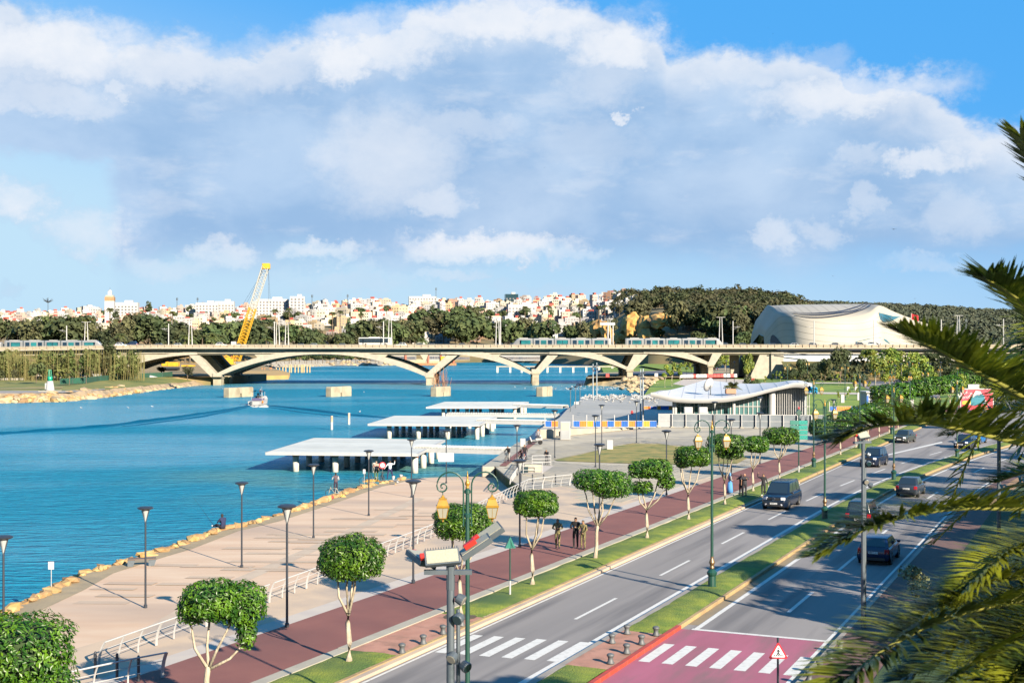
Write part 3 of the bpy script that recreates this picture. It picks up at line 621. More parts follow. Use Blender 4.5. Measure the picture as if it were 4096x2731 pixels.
sweep([(D0 - 2.1, 11.2), (D0 - 2.1, 12.25), (D0 - 1.9, 12.25), (D0 - 1.9, 11.2)], 'parapet', pst)
sweep([(D0 - 2.15, 12.38), (D0 - 2.15, 12.48), (D0 - 1.95, 12.48), (D0 - 1.95, 12.38)], 'handrail', conc_l)
mb = MB()
for i in range(280): x = -325 + i * 2.5; mb.box((x, D0 - 2.2, 11.85 + dz(x)), (.3, .35, 1.25))
o = bpart('parapet_post', mb, pst); o['kind'] = 'stuff'
sweep([(D0 + 39, 11.2), (D0 + 39, 12.3), (D0 + 39.3, 12.3), (D0 + 39.3, 11.2)], 'parapet', pst)
# side faces of arches, as outlines in photo pixels at the near face
def arch_low(x):
    if 858 <= x <= 1712: return 1416 + (x - 1287) ** 2 * .00052
    if 1760 < x <= 2142: return 1416 + (x - 1775) ** 2 * .00068
    if 2190 < x <= 2516: return 1415 + (x - 2195) ** 2 * .00066
    if 2570 < x <= 2838: return 1414 + (x - 2572) ** 2 * .00068
    if x <= 790: return 1419 + (x - 790) ** 2 * .00060
def face(name, pts, y0, y1, mat=conc_l):
    n = len(pts); mb = MB()
    a = [(bx(x), y0, bz(y) + dz(bx(x))) for x, y in pts]; b_ = [(bx(x), y1, bz(y) + dz(bx(x))) for x, y in pts]
    mb.add(a + b_, [tuple(reversed(range(n))), tuple(range(n, 2 * n))] + [(i, (i + 1) % n, n + (i + 1) % n, n + i) for i in range(n)])
    return bpart(name, mb, mat)
def rng_(a, b, n): return [a + (b - a) * i / n for i in range(n + 1)]
def rib(x0, x1, tk, off, th=5.0, mat=conc_l):
    X_ = rng_(x0, x1, 24)
    return face('arch', [(x, arch_low(x)) for x in X_] + [(x, arch_low(x) - tk(x)) for x in reversed(X_)], D0 + off, D0 + off + th, mat)
def tkm(x): d = min(abs(x - 870), abs(x - 1705)); return 14 + min(7, d * .10) - max(0, (d - 230)) * .07
def tks(xs_, xe): return lambda x: 12 + 12 * math.sin(math.pi * min(1, max(0, (x - xs_) / (xe - xs_)))) 
for off in (0, 16.5, 33):
    m_ = conc_l if off == 0 else conc
    rib(862, 1710, tkm, off, mat=m_); rib(1762, 2140, tks(1762, 2140), off, mat=m_); rib(2197, 2514, tks(2197, 2514), off, mat=m_); rib(2574, 2836, tks(2574, 2836), off, mat=m_); rib(470, 788, tks(1, 2), off, mat=m_)
    # straight struts of each V
    for (x0, y0, x1, x2, yt) in ((858, 1508, 755, 795, 1421), (1716, 1500, 1787, 1830, 1421), (2146, 1492, 2190, 2232, 1421), (2518, 1478, 2535, 2592, 1417), (2842, 1462, 2850, 2888, 1414)):
        sgn = -1 if x1 < x0 else 1
        if sgn < 0: face('strut', [(x0 - 12, y0 + 2), (x0 + 12, y0 - 6), (x2, yt), (x1, yt)], D0 + off + .3, D0 + off + 4.6, m_)
        else: face('strut', [(x0 - 9, y0 - 8), (x1, yt), (x2, yt), (x0 + 12, y0 + 4)][::-1], D0 + off + .3, D0 + off + 4.6, m_)
# solid spandrels between arch and girder
for (xa, xb) in ((1035, 1532), (1700, 1985), (2150, 2395), (2545, 2756), (440, 800)):
    X_ = [x for x in rng_(xa, xb, 20)]
    f_ = lambda x: max(1412, min(1450, (arch_low(x) or 1418) - 12))
    face('spandrel', [(xa - 22, 1414.5)] + [(x, f_(x)) for x in X_] + [(xb + 22, 1414.5)], D0 + .8, D0 + 4.3, conc)
# piers
for (px, ytop, ybase, w, onland) in ((868, 1508, 1541, 31, 0), (1718, 1506, 1541, 29, 0), (2142, 1491, 1541, 27, 0), (2519, 1480, 1507, 24, 1), (2842, 1462, 1503, 20, 1)):
    for k, off in enumerate((0, 16.5, 33)):
        x = bx(px); zt = bz(ytop) + .2; zb = bz(ybase) - (.2 if not onland else .3)
        pw = w * MP
        p_ = bev(MB().box((0, 0, (zt + zb) / 2), (pw, 5.4, zt - zb)).box((0, 0, zt - .5), (pw + .7, 6, .5)).mesh('pier', conc_pier), .12)
        o = obj('pier', p_, bridge, (x, off + 2.4, 0))
        cb = MB().box((0, 0, zt + .5), (pw + .4, 5, 1.3)); cb.build('bearing_block', conc_l, o)
# right end: abutment recess, light retaining wall
AB = MB(); AB.add([(bx(2995), D0 + 1, -1), (bx(3045), D0 + 1, 9.5), (bx(3090), D0 + 1, 9.5), (bx(3090), D0 + 1, -1), (bx(2995), D0 + 40, -1), (bx(3045), D0 + 40, 9.5), (bx(3090), D0 + 40, 9.5), (bx(3090), D0 + 40, -1)], [(0, 1, 5, 4), (0, 3, 2, 1), (3, 7, 6, 2), (1, 2, 6, 5)])
AB.build('abutment', conc_l, bridge, (0, -D0, 0))
for i in range(4): MB().box((bx(2960 + i * 14), D0 + 12 + 8 * i, 4.5), (3.0, 1.2, 9)).build('abutment_wall', conc, bridge, (0, -D0, 0))
MB().box((bx(3340), D0 + .8, 8.2), (bx(3600) - bx(3090), .5, 5.2)).build('wing_wall', mk('pale_wall', (.62, .66, .70), (.54, .58, .62), .3, .8), bridge, (0, -D0, 0))
MB().box((bx(3110), D0 + .4, 4.4), (4.5, .6, 11)).build('wing_wall', conc_l, bridge, (0, -D0, 0))
mb = MB().path([(bx(3118), D0 - 2.7, bz(1406)), (bx(3230), D0 - 2.7, bz(1419))], .16, 6).path([(bx(3100), D0 - 2.9, bz(1400)), (bx(4300), D0 - 2.9, bz(1400))], .18, 6)
mb.build('service_pipe', metal_dk, bridge, (0, -D0, 0))
sheet('embankment', [Vector((bx(3120), D0 - 2, 6.3)), Vector((bx(4700), D0 - 2, 6.6)), Vector((bx(4700), D0 - 38, 0.2)), Vector((bx(3300), D0 - 34, 0.2)), Vector((bx(3130), D0 - 14, .1))], mk('scrub_slope', (.14, .13, .04), (.26, .17, .06), .12, .95, .6, 1.2, c3=(.09, .10, .03), s3=.05))
# ---------------------------------------------------------------- lamp masts on the deck
def twin_mast(px, top, lean=0):
    h = bz(top) - 11.2; r = empty('bridge_mast', (bx(px), D0 + 20, 11.2), 0)
    for sx_ in (-.55, .55): MB().tube((sx_ * 1.3, 0, 0), (sx_ * .7, 0, h), .22, .10, 8).build('pole', metal_wh, r)
    MB().box((0, 0, h), (3.4, .35, .12)).build('arm', metal_wh, r)
    return r
def cat_mast(px, top, sgn=-1):
    h = bz(top) - 11.2; r = empty('tram_mast', (bx(px), D0 + 12, 11.2), 0)
    MB().tube((0, 0, 0), (0, 0, h), .20, .17, 8).build('pole', metal_wh, r)
    MB().tube((0, 0, h * .77), (sgn * 2.8, 0, h * .79), .05).tube((0, 0, h * .68), (sgn * 2.4, 0, h * .78), .03).tube((sgn * 1.6, 0, h * .76), (sgn * 1.6, 0, h * .83), .05).build('bracket', metal_wh, r)
    return r
tm = [(282, 1284), (1105, 1286), (1886, 1281), (2862, 1265), (1534, 1266), (636, 1278), (700, 1281)]
tm = [(282, 1283), (700, 1277), (1105, 1284), (1545, 1265), (2010, 1262), (2998, 1270)]
for i, (px, top) in enumerate(((274, 1284), (300, 1284), (708, 1277), (1072, 1286), (1110, 1286), (1540, 1266), (1988, 1263), (2452, 1270), (2918, 1264), (3908, 1257))):
    if px in (300,): continue
    r = twin_mast(px, top); tag(r, '%s twin white lamp mast from the left on the bridge' % ordw(i), 'mast', 'twin lamp masts on the bridge')
for i, (px, top, s_) in enumerate(((222, 1300, -1), (640, 1292, -1), (1074, 1284, -1), (1521, 1282, -1), (2001, 1280, -1), (2954, 1281, 1), (3286, 1281, -1), (3532, 1278, -1), (3808, 1275, -1), (4063, 1272, -1))):
    r = cat_mast(px, top, s_); tag(r, '%s single tram wire mast from the left on the bridge' % ordw(i), 'mast', 'tram wire masts on the bridge')
r = empty('sign_gantry', (bx(2452), D0 + 8, 11.2), 0, 'white double masted gantry behind the long tram', 'gantry')
for dx in (-1.2, .6): MB().tube((dx, 0, 0), (dx, 0, 9.2), .22).build('pole', metal_wh, r)
MB().box((-1.4, 0, 8.8), (5.5, .5, 1.0)).build('beam', metal_wh, r)
# ---------------------------------------------------------------- trams
tram_body = mk('tram_silver', (.36, .37, .37), (.31, .32, .33), .3, .35, metal=.25)
tram_glass = mk('tram_glass', (.02, .22, .24), (.01, .10, .12), .35, .15, spec=.8)
tram_dark = mk('tram_door', (.008, .03, .06), rough=.2, spec=.8)
purple = mk('tram_purple', (.06, .05, .32), rough=.35)
def tram_unit(loc, flip, label):
    r = empty('tram', loc, math.pi if flip else 0, label, 'tram', 'trams crossing the bridge')
    # modules along x; noses at +x end (flip turns the unit round)
    L_ = [6.6, 7.2, 5.4, 7.2, 6.3]; x = -16.8
    zb, zt = .35, 3.35
    for i, l in enumerate(L_):
        prof = [(-1.2, zb), (-1.2, 2.7), (-1.0, 3.2), (-.6, zt), (.6, zt), (1.0, 3.2), (1.2, 2.7), (1.2, zb)]
        mb = MB()
        if i == 4: st = [(x, 1, 0), (x + l - 1.4, 1, 0), (x + l - .6, .93, -.35), (x + l + .2, .8, -1.2), (x + l + .9, .62, -2.2)]
        elif i == 0: st = [(x, .9, -.1), (x + .5, 1, 0), (x + l, 1, 0)]
        else: st = [(x, 1, 0), (x + l, 1, 0)]
        n = len(prof)
        vs = [(sx_, y * k, (z if z < 1 else z + d * (z - .35) / 3.0)) for sx_, k, d in st for y, z in prof]
        mb.add(vs, [(a * n + j, (a + 1) * n + j, (a + 1) * n + (j + 1) % n, a * n + (j + 1) % n) for a in range(len(st) - 1) for j in range(n)] + [tuple(range(n)), tuple(reversed(range((len(st) - 1) * n, len(st) * n)))])
        mb.build('car_body', tram_body, r)
        for sy in (-1, 1):
            y = 1.215 * sy
            def win(cx, w, z0, z1, mt, nm): MB().box((cx, y, (z0 + z1) / 2), (w, .04, z1 - z0)).build(nm, mt, r)
            if i in (1, 3): win(x + 1.3, 1.5, .5, 2.65, tram_dark, 'door'); win(x + l / 2, 2.0, 1.0, 2.6, tram_glass, 'window'); win(x + l - 1.3, 1.5, .5, 2.65, tram_dark, 'door')
            elif i == 2:
                MB().box((x + l / 2, y, 1.8), (4.2, .03, 1.75)).build('window_frame', tram_dark, r); win(x + l / 2 - 1, 1.8, 1.05, 2.55, tram_glass, 'window'); win(x + l / 2 + 1, 1.8, 1.05, 2.55, tram_glass, 'window')
            elif i == 4: win(x + l - 2.1, .9, .5, 2.65, tram_dark, 'door'); win(x + 2.5, 3.7, .95, 2.62, tram_dark, 'window_frame'); MB().box((x + 2.4, 1.24 * sy, 1.8), (3.3, .03, 1.35)).build('window', tram_glass, r)
            else: win(x + 1.5, .9, .5, 2.65, tram_dark, 'door'); win(x + 4.1, 3.4, .95, 2.62, tram_dark, 'window_frame'); MB().box((x + 4.1, 1.24 * sy, 1.8), (3.1, .03, 1.35)).build('window', tram_glass, r)
        if i < 4: MB().box((x + l + .25, 0, 1.9), (.5, 2.0, 2.7)).build('gangway', metal_gr, r)
        MB().box((x + l / 2, 0, 3.42), (l * .5, 1.5, .18)).build('roof_unit', metal_wh, r)
        x += l + .5
    x -= .5
    MB().add([(x - .95, -1.02, 2.95), (x - .05, -.96, 2.1), (x + .55, -.82, 1.25), (x + .1, -1.0, 1.2), (x - 1.1, -1.14, 1.5)], [(0, 1, 2, 3, 4)]).add([(x - .95, 1.02, 2.95), (x - .05, .96, 2.1), (x + .55, .82, 1.25), (x + .1, 1.0, 1.2), (x - 1.1, 1.14, 1.5)], [(4, 3, 2, 1, 0)]).build('side_screen', purple, r)
    MB().add([(x - .6, -.9, 3.02), (x - .6, .9, 3.02), (x + .22, .78, 2.1), (x + .75, .64, 1.2), (x + .75, -.64, 1.2), (x + .22, -.78, 2.1)], [(0, 1, 2, 3, 4, 5)][::-1]).build('windscreen', glassdk, r)
    return r
tz = 11.35
tram_unit((bx(2258), D0 + 3.2, tz), True, 'left half of the long coupled silver tram, nose facing left')
tram_unit((bx(2690), D0 + 3.2, tz), False, 'right half of the long coupled silver tram, purple nose facing right')
tram_unit((bx(194), D0 + 3.2, tz - .8), False, 'silver tram at the left end of the bridge with blue nose')
tram_unit((bx(-190), D0 + 3.2, tz - 1.4), True, 'silver tram half cut off at the left end of the bridge')
# ---------------------------------------------------------------- hills
def interp(tab, x):
    if x <= tab[0][0]: return tab[0][1]
    for (a, b), (c_, d) in zip(tab, tab[1:]):
        if x <= c_: return b + (d - b) * (x - a) / (c_ - a)
    return tab[-1][1]
RID = [(-700, 1270), (0, 1268), (400, 1258), (800, 1246), (1200, 1234), (1700, 1218), (2100, 1210), (2450, 1203), (2570, 1202), (2700, 1200), (2900, 1206), (3020, 1216), (3150, 1225), (3300, 1300), (3400, 1365), (3700, 1376), (4700, 1378)]
RD = [(-700, 1750), (1000, 1750), (2300, 1650), (2600, 1150), (3000, 1050), (3300, 1000), (4700, 1000)]
FD = [(-700, 880), (600, 880), (1000, 950), (2000, 1120), (2350, 960), (2600, 800), (3000, 760), (4700, 760)]
def hill_z(px, d):
    rd, fd = interp(RD, px), interp(FD, px)
    zr = CH + (YH - interp(RID, px)) * rd / FP
    u = max(0.0, (d - fd) / (rd - fd))
    if px > 2380 and px < 3300: w = min(1, (px - 2380) / 200.0); e = u ** (1 - .45 * w) if u > 0 else 0
    else: e = u
    if u <= 0: return 0.5
    if u > 1: return zr - (u - 1) * 12
    return .5 + (zr - .5) * e
def P3(px, d, dzz=0): return Vector(((px - 2048) * d / FP, d, hill_z(px, d) + dzz))
cols = list(range(-900, 4800, 50)); rows = 26
vs = []
for px in cols:
    fd, rd = interp(FD, px), interp(RD, px)
    for j in range(rows):
        u = j / (rows - 4.0); d = fd + (rd - fd) * u * 1.0
        v = P3(px, d); v.z += 3.0 * noise.noise(Vector((v.x * .01, v.y * .02, 0))) * min(1, u * 4) * (1 if u < .9 else .3); 
        if j == 0: v.z = -3
        vs.append(v)
cliff_m = mk('hill_ground', (.16, .14, .06), (.26, .19, .09), .03, .95, .5, .5, c3=(.40, .24, .08), s3=.012)
structure(MB().add(vs, [(i * rows + j, (i + 1) * rows + j, (i + 1) * rows + j + 1, i * rows + j + 1) for i in range(len(cols) - 1) for j in range(rows - 1)]).build('hill', cliff_m, smooth=True))
vs = []; cols2 = list(range(2300, 5200, 60))
R2 = [(2300, 1250), (3000, 1222), (3300, 1222), (3700, 1235), (3900, 1250), (4096, 1258), (5200, 1262)]
def hill2(px, d):
    zr = CH + (YH - interp(R2, px)) * 2400 / FP; u = (d - 1500) / 900
    return max(0, zr * max(0, min(1, u)) ** .8) if u < 1 else zr - (u - 1) * 40
for px in cols2:
    for j in range(16): d = 1480 + j * 90; vs.append(Vector(((px - 2048) * d / FP, d, hill2(px, d) + (noise.noise(Vector((px * .004, d * .004, 3))) * 5 if j > 2 else 0))))
structure(MB().add(vs, [(i * 16 + j, (i + 1) * 16 + j, (i + 1) * 16 + j + 1, i * 16 + j + 1) for i in range(len(cols2) - 1) for j in range(15)]).build('far_hill', mk('far_hill_ground', (.06, .075, .03), (.10, .10, .05), .02, .95), smooth=True))
# ---------------------------------------------------------------- crowns of leaf clumps
def leaf_cloud(mb, rng, c, rad, n, size, m=0, flat=.0, shell=.55):
    # small crossed leaf clumps spread through an ellipsoid, denser near its surface
    for _ in range(n):
        v = Vector((rng.gauss(0, 1), rng.gauss(0, 1), rng.gauss(0, 1))).normalized() * (shell + (1 - shell) * rng.random() ** .6)
        p = Vector((c[0] + v.x * rad[0], c[1] + v.y * rad[1], c[2] + v.z * rad[2]))
        s = size * rng.uniform(.6, 1.3)
        nrm = (v + Vector((rng.uniform(-.7, .7), rng.uniform(-.7, .7), rng.uniform(-.4, .9)))).normalized()
        q = nrm.to_track_quat('Z', 'Y').to_matrix() @ Matrix.Rotation(rng.uniform(0, 6.28), 3, 'Z')
        mb.add([p + q @ Vector(k) * s for k in ((-.5, -.35, 0), (.5, -.25, .1), (.35, .45, -.05), (-.4, .4, .12))], [(0, 1, 2, 3)], m)
def tree_proto(name, seed, h, w, leaf, bark, clumps=9, per=70, size=.9, trunk=.35, trunk_h=.35, tall=1.0):
    rng = random.Random(seed); r = empty(name, (0, 0, -500))
    mb = MB(); mb.path([(0, 0, 0), (rng.uniform(-.3, .3), 0, h * trunk_h * .6), (rng.uniform(-.6, .6), rng.uniform(-.4, .4), h * (trunk_h + .25))], [trunk, trunk * .75, trunk * .4], 6)
    cr = MB()
    for i in range(clumps):
        a = rng.uniform(0, 6.28); rr = w * .5 * rng.uniform(.1, .72); z = h * (trunk_h + (1 - trunk_h) * rng.uniform(.25, .86))
        k = 1 - .5 * abs((z / h) - .6); c_ = (math.cos(a) * rr * k, math.sin(a) * rr * k, z); q = w * rng.uniform(.17, .30)
        leaf_cloud(cr, rng, c_, (q, q, q * .75 * tall), per, size)
        if i < 5: mb.path([(0, 0, h * trunk_h * .8), (c_[0] * .5, c_[1] * .5, (h * trunk_h + z) * .5), c_], [trunk * .4, trunk * .25, trunk * .1], 4)
    mb.build('trunk', bark, r); cr.build('crown', leaf, r)
    return r
USED = {}
far_protos = [tree_proto('broadleaf_tree', i, 14, 15, leaf_far, bark_dk, 10, 75, 1.5, .4) for i in range(4)]
olv_protos = [tree_proto('eucalyptus_tree', 10 + i, 18, 13, leaf_olive, bark_dk, 10, 60, 1.4, .4, .3, 1.3) for i in range(3)]
cyp = tree_proto('cypress_tree', 31, 14, 3.4, leaf_far, bark_dk, 12, 40, .8, .2, .05, 2.2)
def palm_proto(name, seed, h, n, fl, leaf, bark, lw=.35, per=10, tr=.28, droop=.9):
    rng = random.Random(seed); r = empty(name, (0, 0, -500))
    MB().path([(0, 0, 0), (.05, .05, h * .5), (0, 0, h)], [tr * 1.25, tr, tr * .9], 7).build('trunk', bark, r)
    mb = MB()
    for i in range(n):
        a = 6.283 * i / n * 2.4 + rng.uniform(-.2, .2); up = rng.uniform(-.1, 1.15)
        d = Vector((math.cos(a), math.sin(a), 0)); side = Vector((-d.y, d.x, 0)); pts = []
        for k in range(per + 1):
            u = k / per; pts.append(Vector((0, 0, h)) + d * fl * (u * math.cos(up) * .95) + Vector((0, 0, fl * (math.sin(up) * u - droop * u * u * .75))))
        for k in range(per):
            p, q = pts[k], pts[k + 1]; u = (k + .5) / per; w = lw * fl * .5 * math.sin(math.pi * min(1, .12 + u * .86)) ** .6
            f_ = (q - p) * .9
            for s_ in (-1, 1): mb.add([p, q, q + side * s_ * w + f_ * .5 - Vector((0, 0, w * .45)), p + side * s_ * w * .9 + f_ - Vector((0, 0, w * .45))][:4], [(0, 1, 2)] if k % 1 else [(0, 1, 2, 3)])
    mb.build('crown', leaf, r)
    return r
palmf = [palm_proto('date_palm', 50 + i, 8 + 3 * i, 26, 3.6, palm_far, bark_dk, .42, 7) for i in range(2)]
palmt = palm_proto('fan_palm', 60, 15, 20, 2.0, palm_far, bark_dk, .6, 5, .25)
# belt of trees along the far bank, standing in rows
rng = random.Random(4)
belt = []
for k in range(150):
    px = rng.uniform(-60, 3080); 
    row = rng.random()
    if 2370 < px < 2700 and rng.random() < .8: continue
    d = interp(FD, px) + 20 + row * (170 if px < 2500 else 60)
    belt.append((px, d))
belt.sort()
top_tab = [(0, 1262), (300, 1240), (430, 1275), (560, 1240), (640, 1230), (760, 1290), (1000, 1265), (1150, 1275), (1400, 1285), (1500, 1265), (1640, 1255), (1800, 1205), (1900, 1210), (1960, 1262), (2200, 1240), (2340, 1280), (2480, 1240), (2520, 1190), (3080, 1200)]
for i, (px, d) in enumerate(belt):
    z0 = hill_z(px, d)
    ztop = CH + (YH - interp(top_tab, px) - rng.uniform(5, 60)) * d / FP
    h = max(9, min(30, ztop - z0))
    kind = rng.random(); pr_ = rng.choice(far_protos) if kind < .55 else rng.choice(olv_protos)
    hh = 14 if pr_ in far_protos else 18
    nm = 'dark broadleaf' if pr_ in far_protos else 'olive brown eucalyptus'
    o = place(pr_, USED, P3(px, d, -.8), rng.uniform(0, 6), (h / hh * rng.uniform(.9, 1.25), h / hh, h / hh))
    tag(o, '%s tree of the far bank, %s from the left' % (nm, ordw(i)), 'tree', 'trees along the far bank')

fp = [(70, 1300, 0), (130, 1290, 0), (230, 1280, 0), (345, 1265, 0), (480, 1330, 0), (690, 1248, 1), (740, 1335, 0), (760, 1340, 0), (810, 1335, 0), (850, 1330, 0), (880, 1335, 0), (1065, 1345, 0), (1157, 1222, 1), (1100, 1240, 1), (1330, 1250, 1), (1360, 1245, 1), (1445, 1255, 1), (1290, 1365, 0), (1355, 1360, 0), (1640, 1345, 0), (1690, 1350, 0), (2100, 1215, 1), (2193, 1205, 1), (2320, 1200, 1), (2395, 1225, 1), (2420, 1222, 1), (440, 1235, 1), (1610, 1370, 0)]
fp.sort()
for i, (px, top, k) in enumerate(fp):
    fd = interp(FD, px)
    if k: d = fd + 130; pr_ = palmt; base = 15.
    else: d = fd - 14 if top > 1325 else fd + 40; pr_ = palmf[i % 2]; base = 9. + 3 * (i % 2)
    z0 = hill_z(px, d); zt = CH + (YH - top) * d / FP; h = max(7, min(32, zt - z0))
    o = place(pr_, USED, P3(px, d, -.3), i, h / base)
    tag(o, '%s palm from the left beyond the bridge, %s' % (ordw(i), 'tall and thin' if k else 'bushy'), 'palm tree', 'palms on the far bank')
for i, (px, top) in enumerate(((45, 1258), (66, 1262))):
    d = 930; o = place(cyp, USED, P3(px, d), 0, (1.2, 1.2, 1.5)); tag(o, '%s dark cypress at the far left above the tram' % ('left', 'right')[i], 'tree', 'cypresses')
# tall pines that break the skyline of the town
npine = tree_proto('island_pine', 77, 22, 9, leaf_far, bark_dk, 7, 60, .9, .3, .1, 1.0)
for i, (px, top, d, sc) in enumerate(((595, 1178, 1300, 1.5), (465, 1212, 1250, 1.2), (2520, 1175, 1200, 1.1), (1395, 1240, 1100, 1))):
    z0 = hill_z(px, d); zt = CH + (YH - top) * d / FP; o = place(npine, USED, P3(px, d), i, ((.8 * sc, .8 * sc, (zt - z0) / 22)))
    tag(o, '%s tall pine from the left rising out of the hillside town' % ordw(i), 'tree', 'pines in the town')
# ---------------------------------------------------------------- houses on the hill
house_w = mk('house_render', (.60, .60, .60), (.52, .52, .52), .15, .8, objcol=True)
win_m = mk('house_window', (.10, .11, .14), (.20, .18, .17), .3, .5)
roofred = mk('red_roof', (.45, .06, .05), (.36, .10, .07), .3, .8)
rngh = random.Random(11)
def house_proto(i, w, dp, fl, roof=None, bal=False):
    r = empty('town_house', (0, 0, -600)); h = fl * 3.1; rg = random.Random(i)
    mb = MB().box((0, 0, h / 2 - 2), (w, dp, h + 4)); 
    # parapet and a roof room
    for sx_, sy, lx, ly in ((0, -dp / 2 + .12, w, .24), (0, dp / 2 - .12, w, .24), (-w / 2 + .12, 0, .24, dp - .5), (w / 2 - .12, 0, .24, dp - .5)): mb.box((sx_, sy, h + .45), (lx, ly, .9))
    wall = mb.build('wall', house_w, r)
    rx = rg.uniform(-w * .2, w * .2); MB().box((rx, dp * .1, h + 1.3), (w * .4, dp * .45, 2.6)).build('roof_room', house_w if not roof else roofred, r)
    if roof: MB().box((-w * .3, -dp * .2, h + .55), (w * .3, dp * .5, 1.3)).build('roof', roofred, r)
    wb = MB()
    nw = max(2, int(w / 2.8))
    for f_ in range(fl):
        for k in range(nw):
            x = -w / 2 + (k + .5) * w / nw
            if rg.random() < .85: wb.box((x, -dp / 2 - .01, f_ * 3.1 + 1.6), (w / nw * rg.choice((.35, .45, .6)), .10, rg.choice((1.3, 1.6))))
        for k in range(2): wb.box((w / 2 + .01, -dp / 4 + k * dp / 2, f_ * 3.1 + 1.6), (.1, 1.1, 1.4)); wb.box((-w / 2 - .01, -dp / 4 + k * dp / 2, f_ * 3.1 + 1.6), (.1, 1.1, 1.4))
    o = wb.build('window', win_m, r); o['kind'] = 'stuff'
    if bal:
        bb = MB()
        for f_ in range(1, fl): bb.box((-w * .2, -dp / 2 - .6, f_ * 3.1 + .4), (w * .45, 1.2, 1.0))
        bb.build('balcony', house_w, r)
    return r
hp = [house_proto(0, 9, 9, 3), house_proto(1, 11, 9, 2, 1), house_proto(2, 8, 8, 4, None, True), house_proto(3, 14, 10, 3, None, True), house_proto(4, 10, 10, 3, 1), house_proto(5, 12, 9, 2), house_proto(6, 16, 10, 4), house_proto(7, 8, 9, 2)]
def setcol(r, c_):
    for ch in r.children:
        if ch.name.startswith(('wall', 'roof_room', 'balcony')): ch.color = (*c_, 1)
palette = [((.86, .86, .86), 'white')] * 8 + [((.86, .78, .62), 'cream')] * 5 + [((.74, .56, .34), 'ochre')] * 3 + [((.85, .82, .84), 'pale grey')] * 3 + [((.62, .36, .24), 'brick pink')] * 1 + [((.80, .66, .60), 'rosy')] * 2
hs_ = []
for row in range(13):
    u = .24 + row * .062
    px = -120 + rngh.uniform(0, 40)
    while px < 2620:
        lo = .42 if px < 380 else (.36 if px < 700 else .30)
        if 1000 < px < 1500: lo = .24
        if 1900 < px < 2330: lo = .24
        lim = 2560 - max(0, .75 - u) * 500
        fd, rd = interp(FD, px), interp(RD, px); d = fd + (rd - fd) * (u + rngh.uniform(-.02, .02))
        stepx = rngh.uniform(9, 15) * FP / d
        if u >= lo and px < lim and rngh.random() < (.94 if u > .5 else .6): hs_.append((px, d, u))
        px += stepx
hs_.sort(key=lambda q: q[1])
nsingle = 300
hs_near = hs_[:60]; rest_h = hs_[60:]; rngh.shuffle(rest_h)
sel = hs_near + rest_h[:240]; mass = rest_h[240:]
sel.sort()
for i, (px, d, u) in enumerate(sel):
    c_, nm = rngh.choice(palette); pr_ = rngh.choice(hp)
    sc = rngh.uniform(.68, .98)
    o = place(pr_, USED, P3(px, d), rngh.choice((-.35, -.2, .1, .3, .55)), (sc, sc, sc * rngh.uniform(.85, 1.1)))
    k = rngh.uniform(.85, 1.0); setcol(o, tuple(v * k for v in c_))
    tag(o, '%s flat roofed house on the hillside, %s from the left' % (nm, ordw(i)), 'house', 'houses of the hillside town')
mb = MB()
for (px, d, u) in mass:
    p = P3(px, d); w, dp, h = rngh.uniform(6, 11), 8, rngh.choice((5.4, 8, 8, 10)); a = rngh.choice((-.3, .1, .4)); m = rngh.choice((0, 0, 0, 1, 1, 2, 3))
    mb.box(p + Vector((0, 0, h / 2 - 2)), (w, dp, h + 4), a, m); M = Matrix.Rotation(a, 3, 'Z')
    mb.box(p + Vector((1, 1, h + 1.2)), (w * .4, 4, 2.4), a, rngh.choice((m, 4)))
    for f_ in range(int(h / 3)):
        for k in range(3): mb.box(p + M @ Vector((-w / 3 + k * w / 3, -dp / 2, f_ * 3.1 + 1.6)), (1.5, .12, 1.5), a, 5)
if mass:
    o = mb.build('distant_houses', [mk('far_white', (.54, .54, .54)), mk('far_cream', (.80, .72, .55)), mk('far_ochre', (.66, .50, .30)), mk('far_pink', (.62, .42, .34)), roofred, win_m]); tag(o, 'packed small houses filling the hillside town', 'houses', kind='stuff')
# villas and blocks that stand out
def villa(px, d, w, fl, c_, label, rz=.1, name='villa'):
    r = house_proto(int(px), w, 10, fl, None, True); r.name = name; r.location = P3(px, d); r.rotation_euler = (0, 0, rz); setcol(r, c_); tag(r, label, 'building'); return r
WHT = (.9, .9, .9)
villa(440, 990, 17, 2, WHT, 'wide white villa with a red roof terrace above the left tram'); villa(490, 1010, 8, 2, WHT, 'lower white annex beside the wide white villa')
villa(1295, 1060, 17, 3, WHT, 'big white villa with large windows behind the bus'); villa(1490, 1120, 12, 3, WHT, 'white stepped villa between the trees, right of the big villa')
villa(1680, 1200, 16, 3, WHT, 'white villa block with balconies left of the tall eucalyptus'); villa(1770, 1210, 13, 2, (.75, .85, .9), 'pale blue white villa against the tall eucalyptus')
villa(2205, 1130, 10, 3, (.85, .9, .95), 'blue white tower house above the coupled tram'); villa(2310, 1140, 14, 2, WHT, 'white cube house among trees above the coupled tram'); villa(2530, 1180, 14, 2, WHT, 'white house at the edge of the orange cliff'); villa(2480, 1170, 9, 3, WHT, 'small white house beside the white house at the cliff edge')
villa(2440, 1330, 26, 1, WHT, 'long low white terrace house behind the cliff trees')
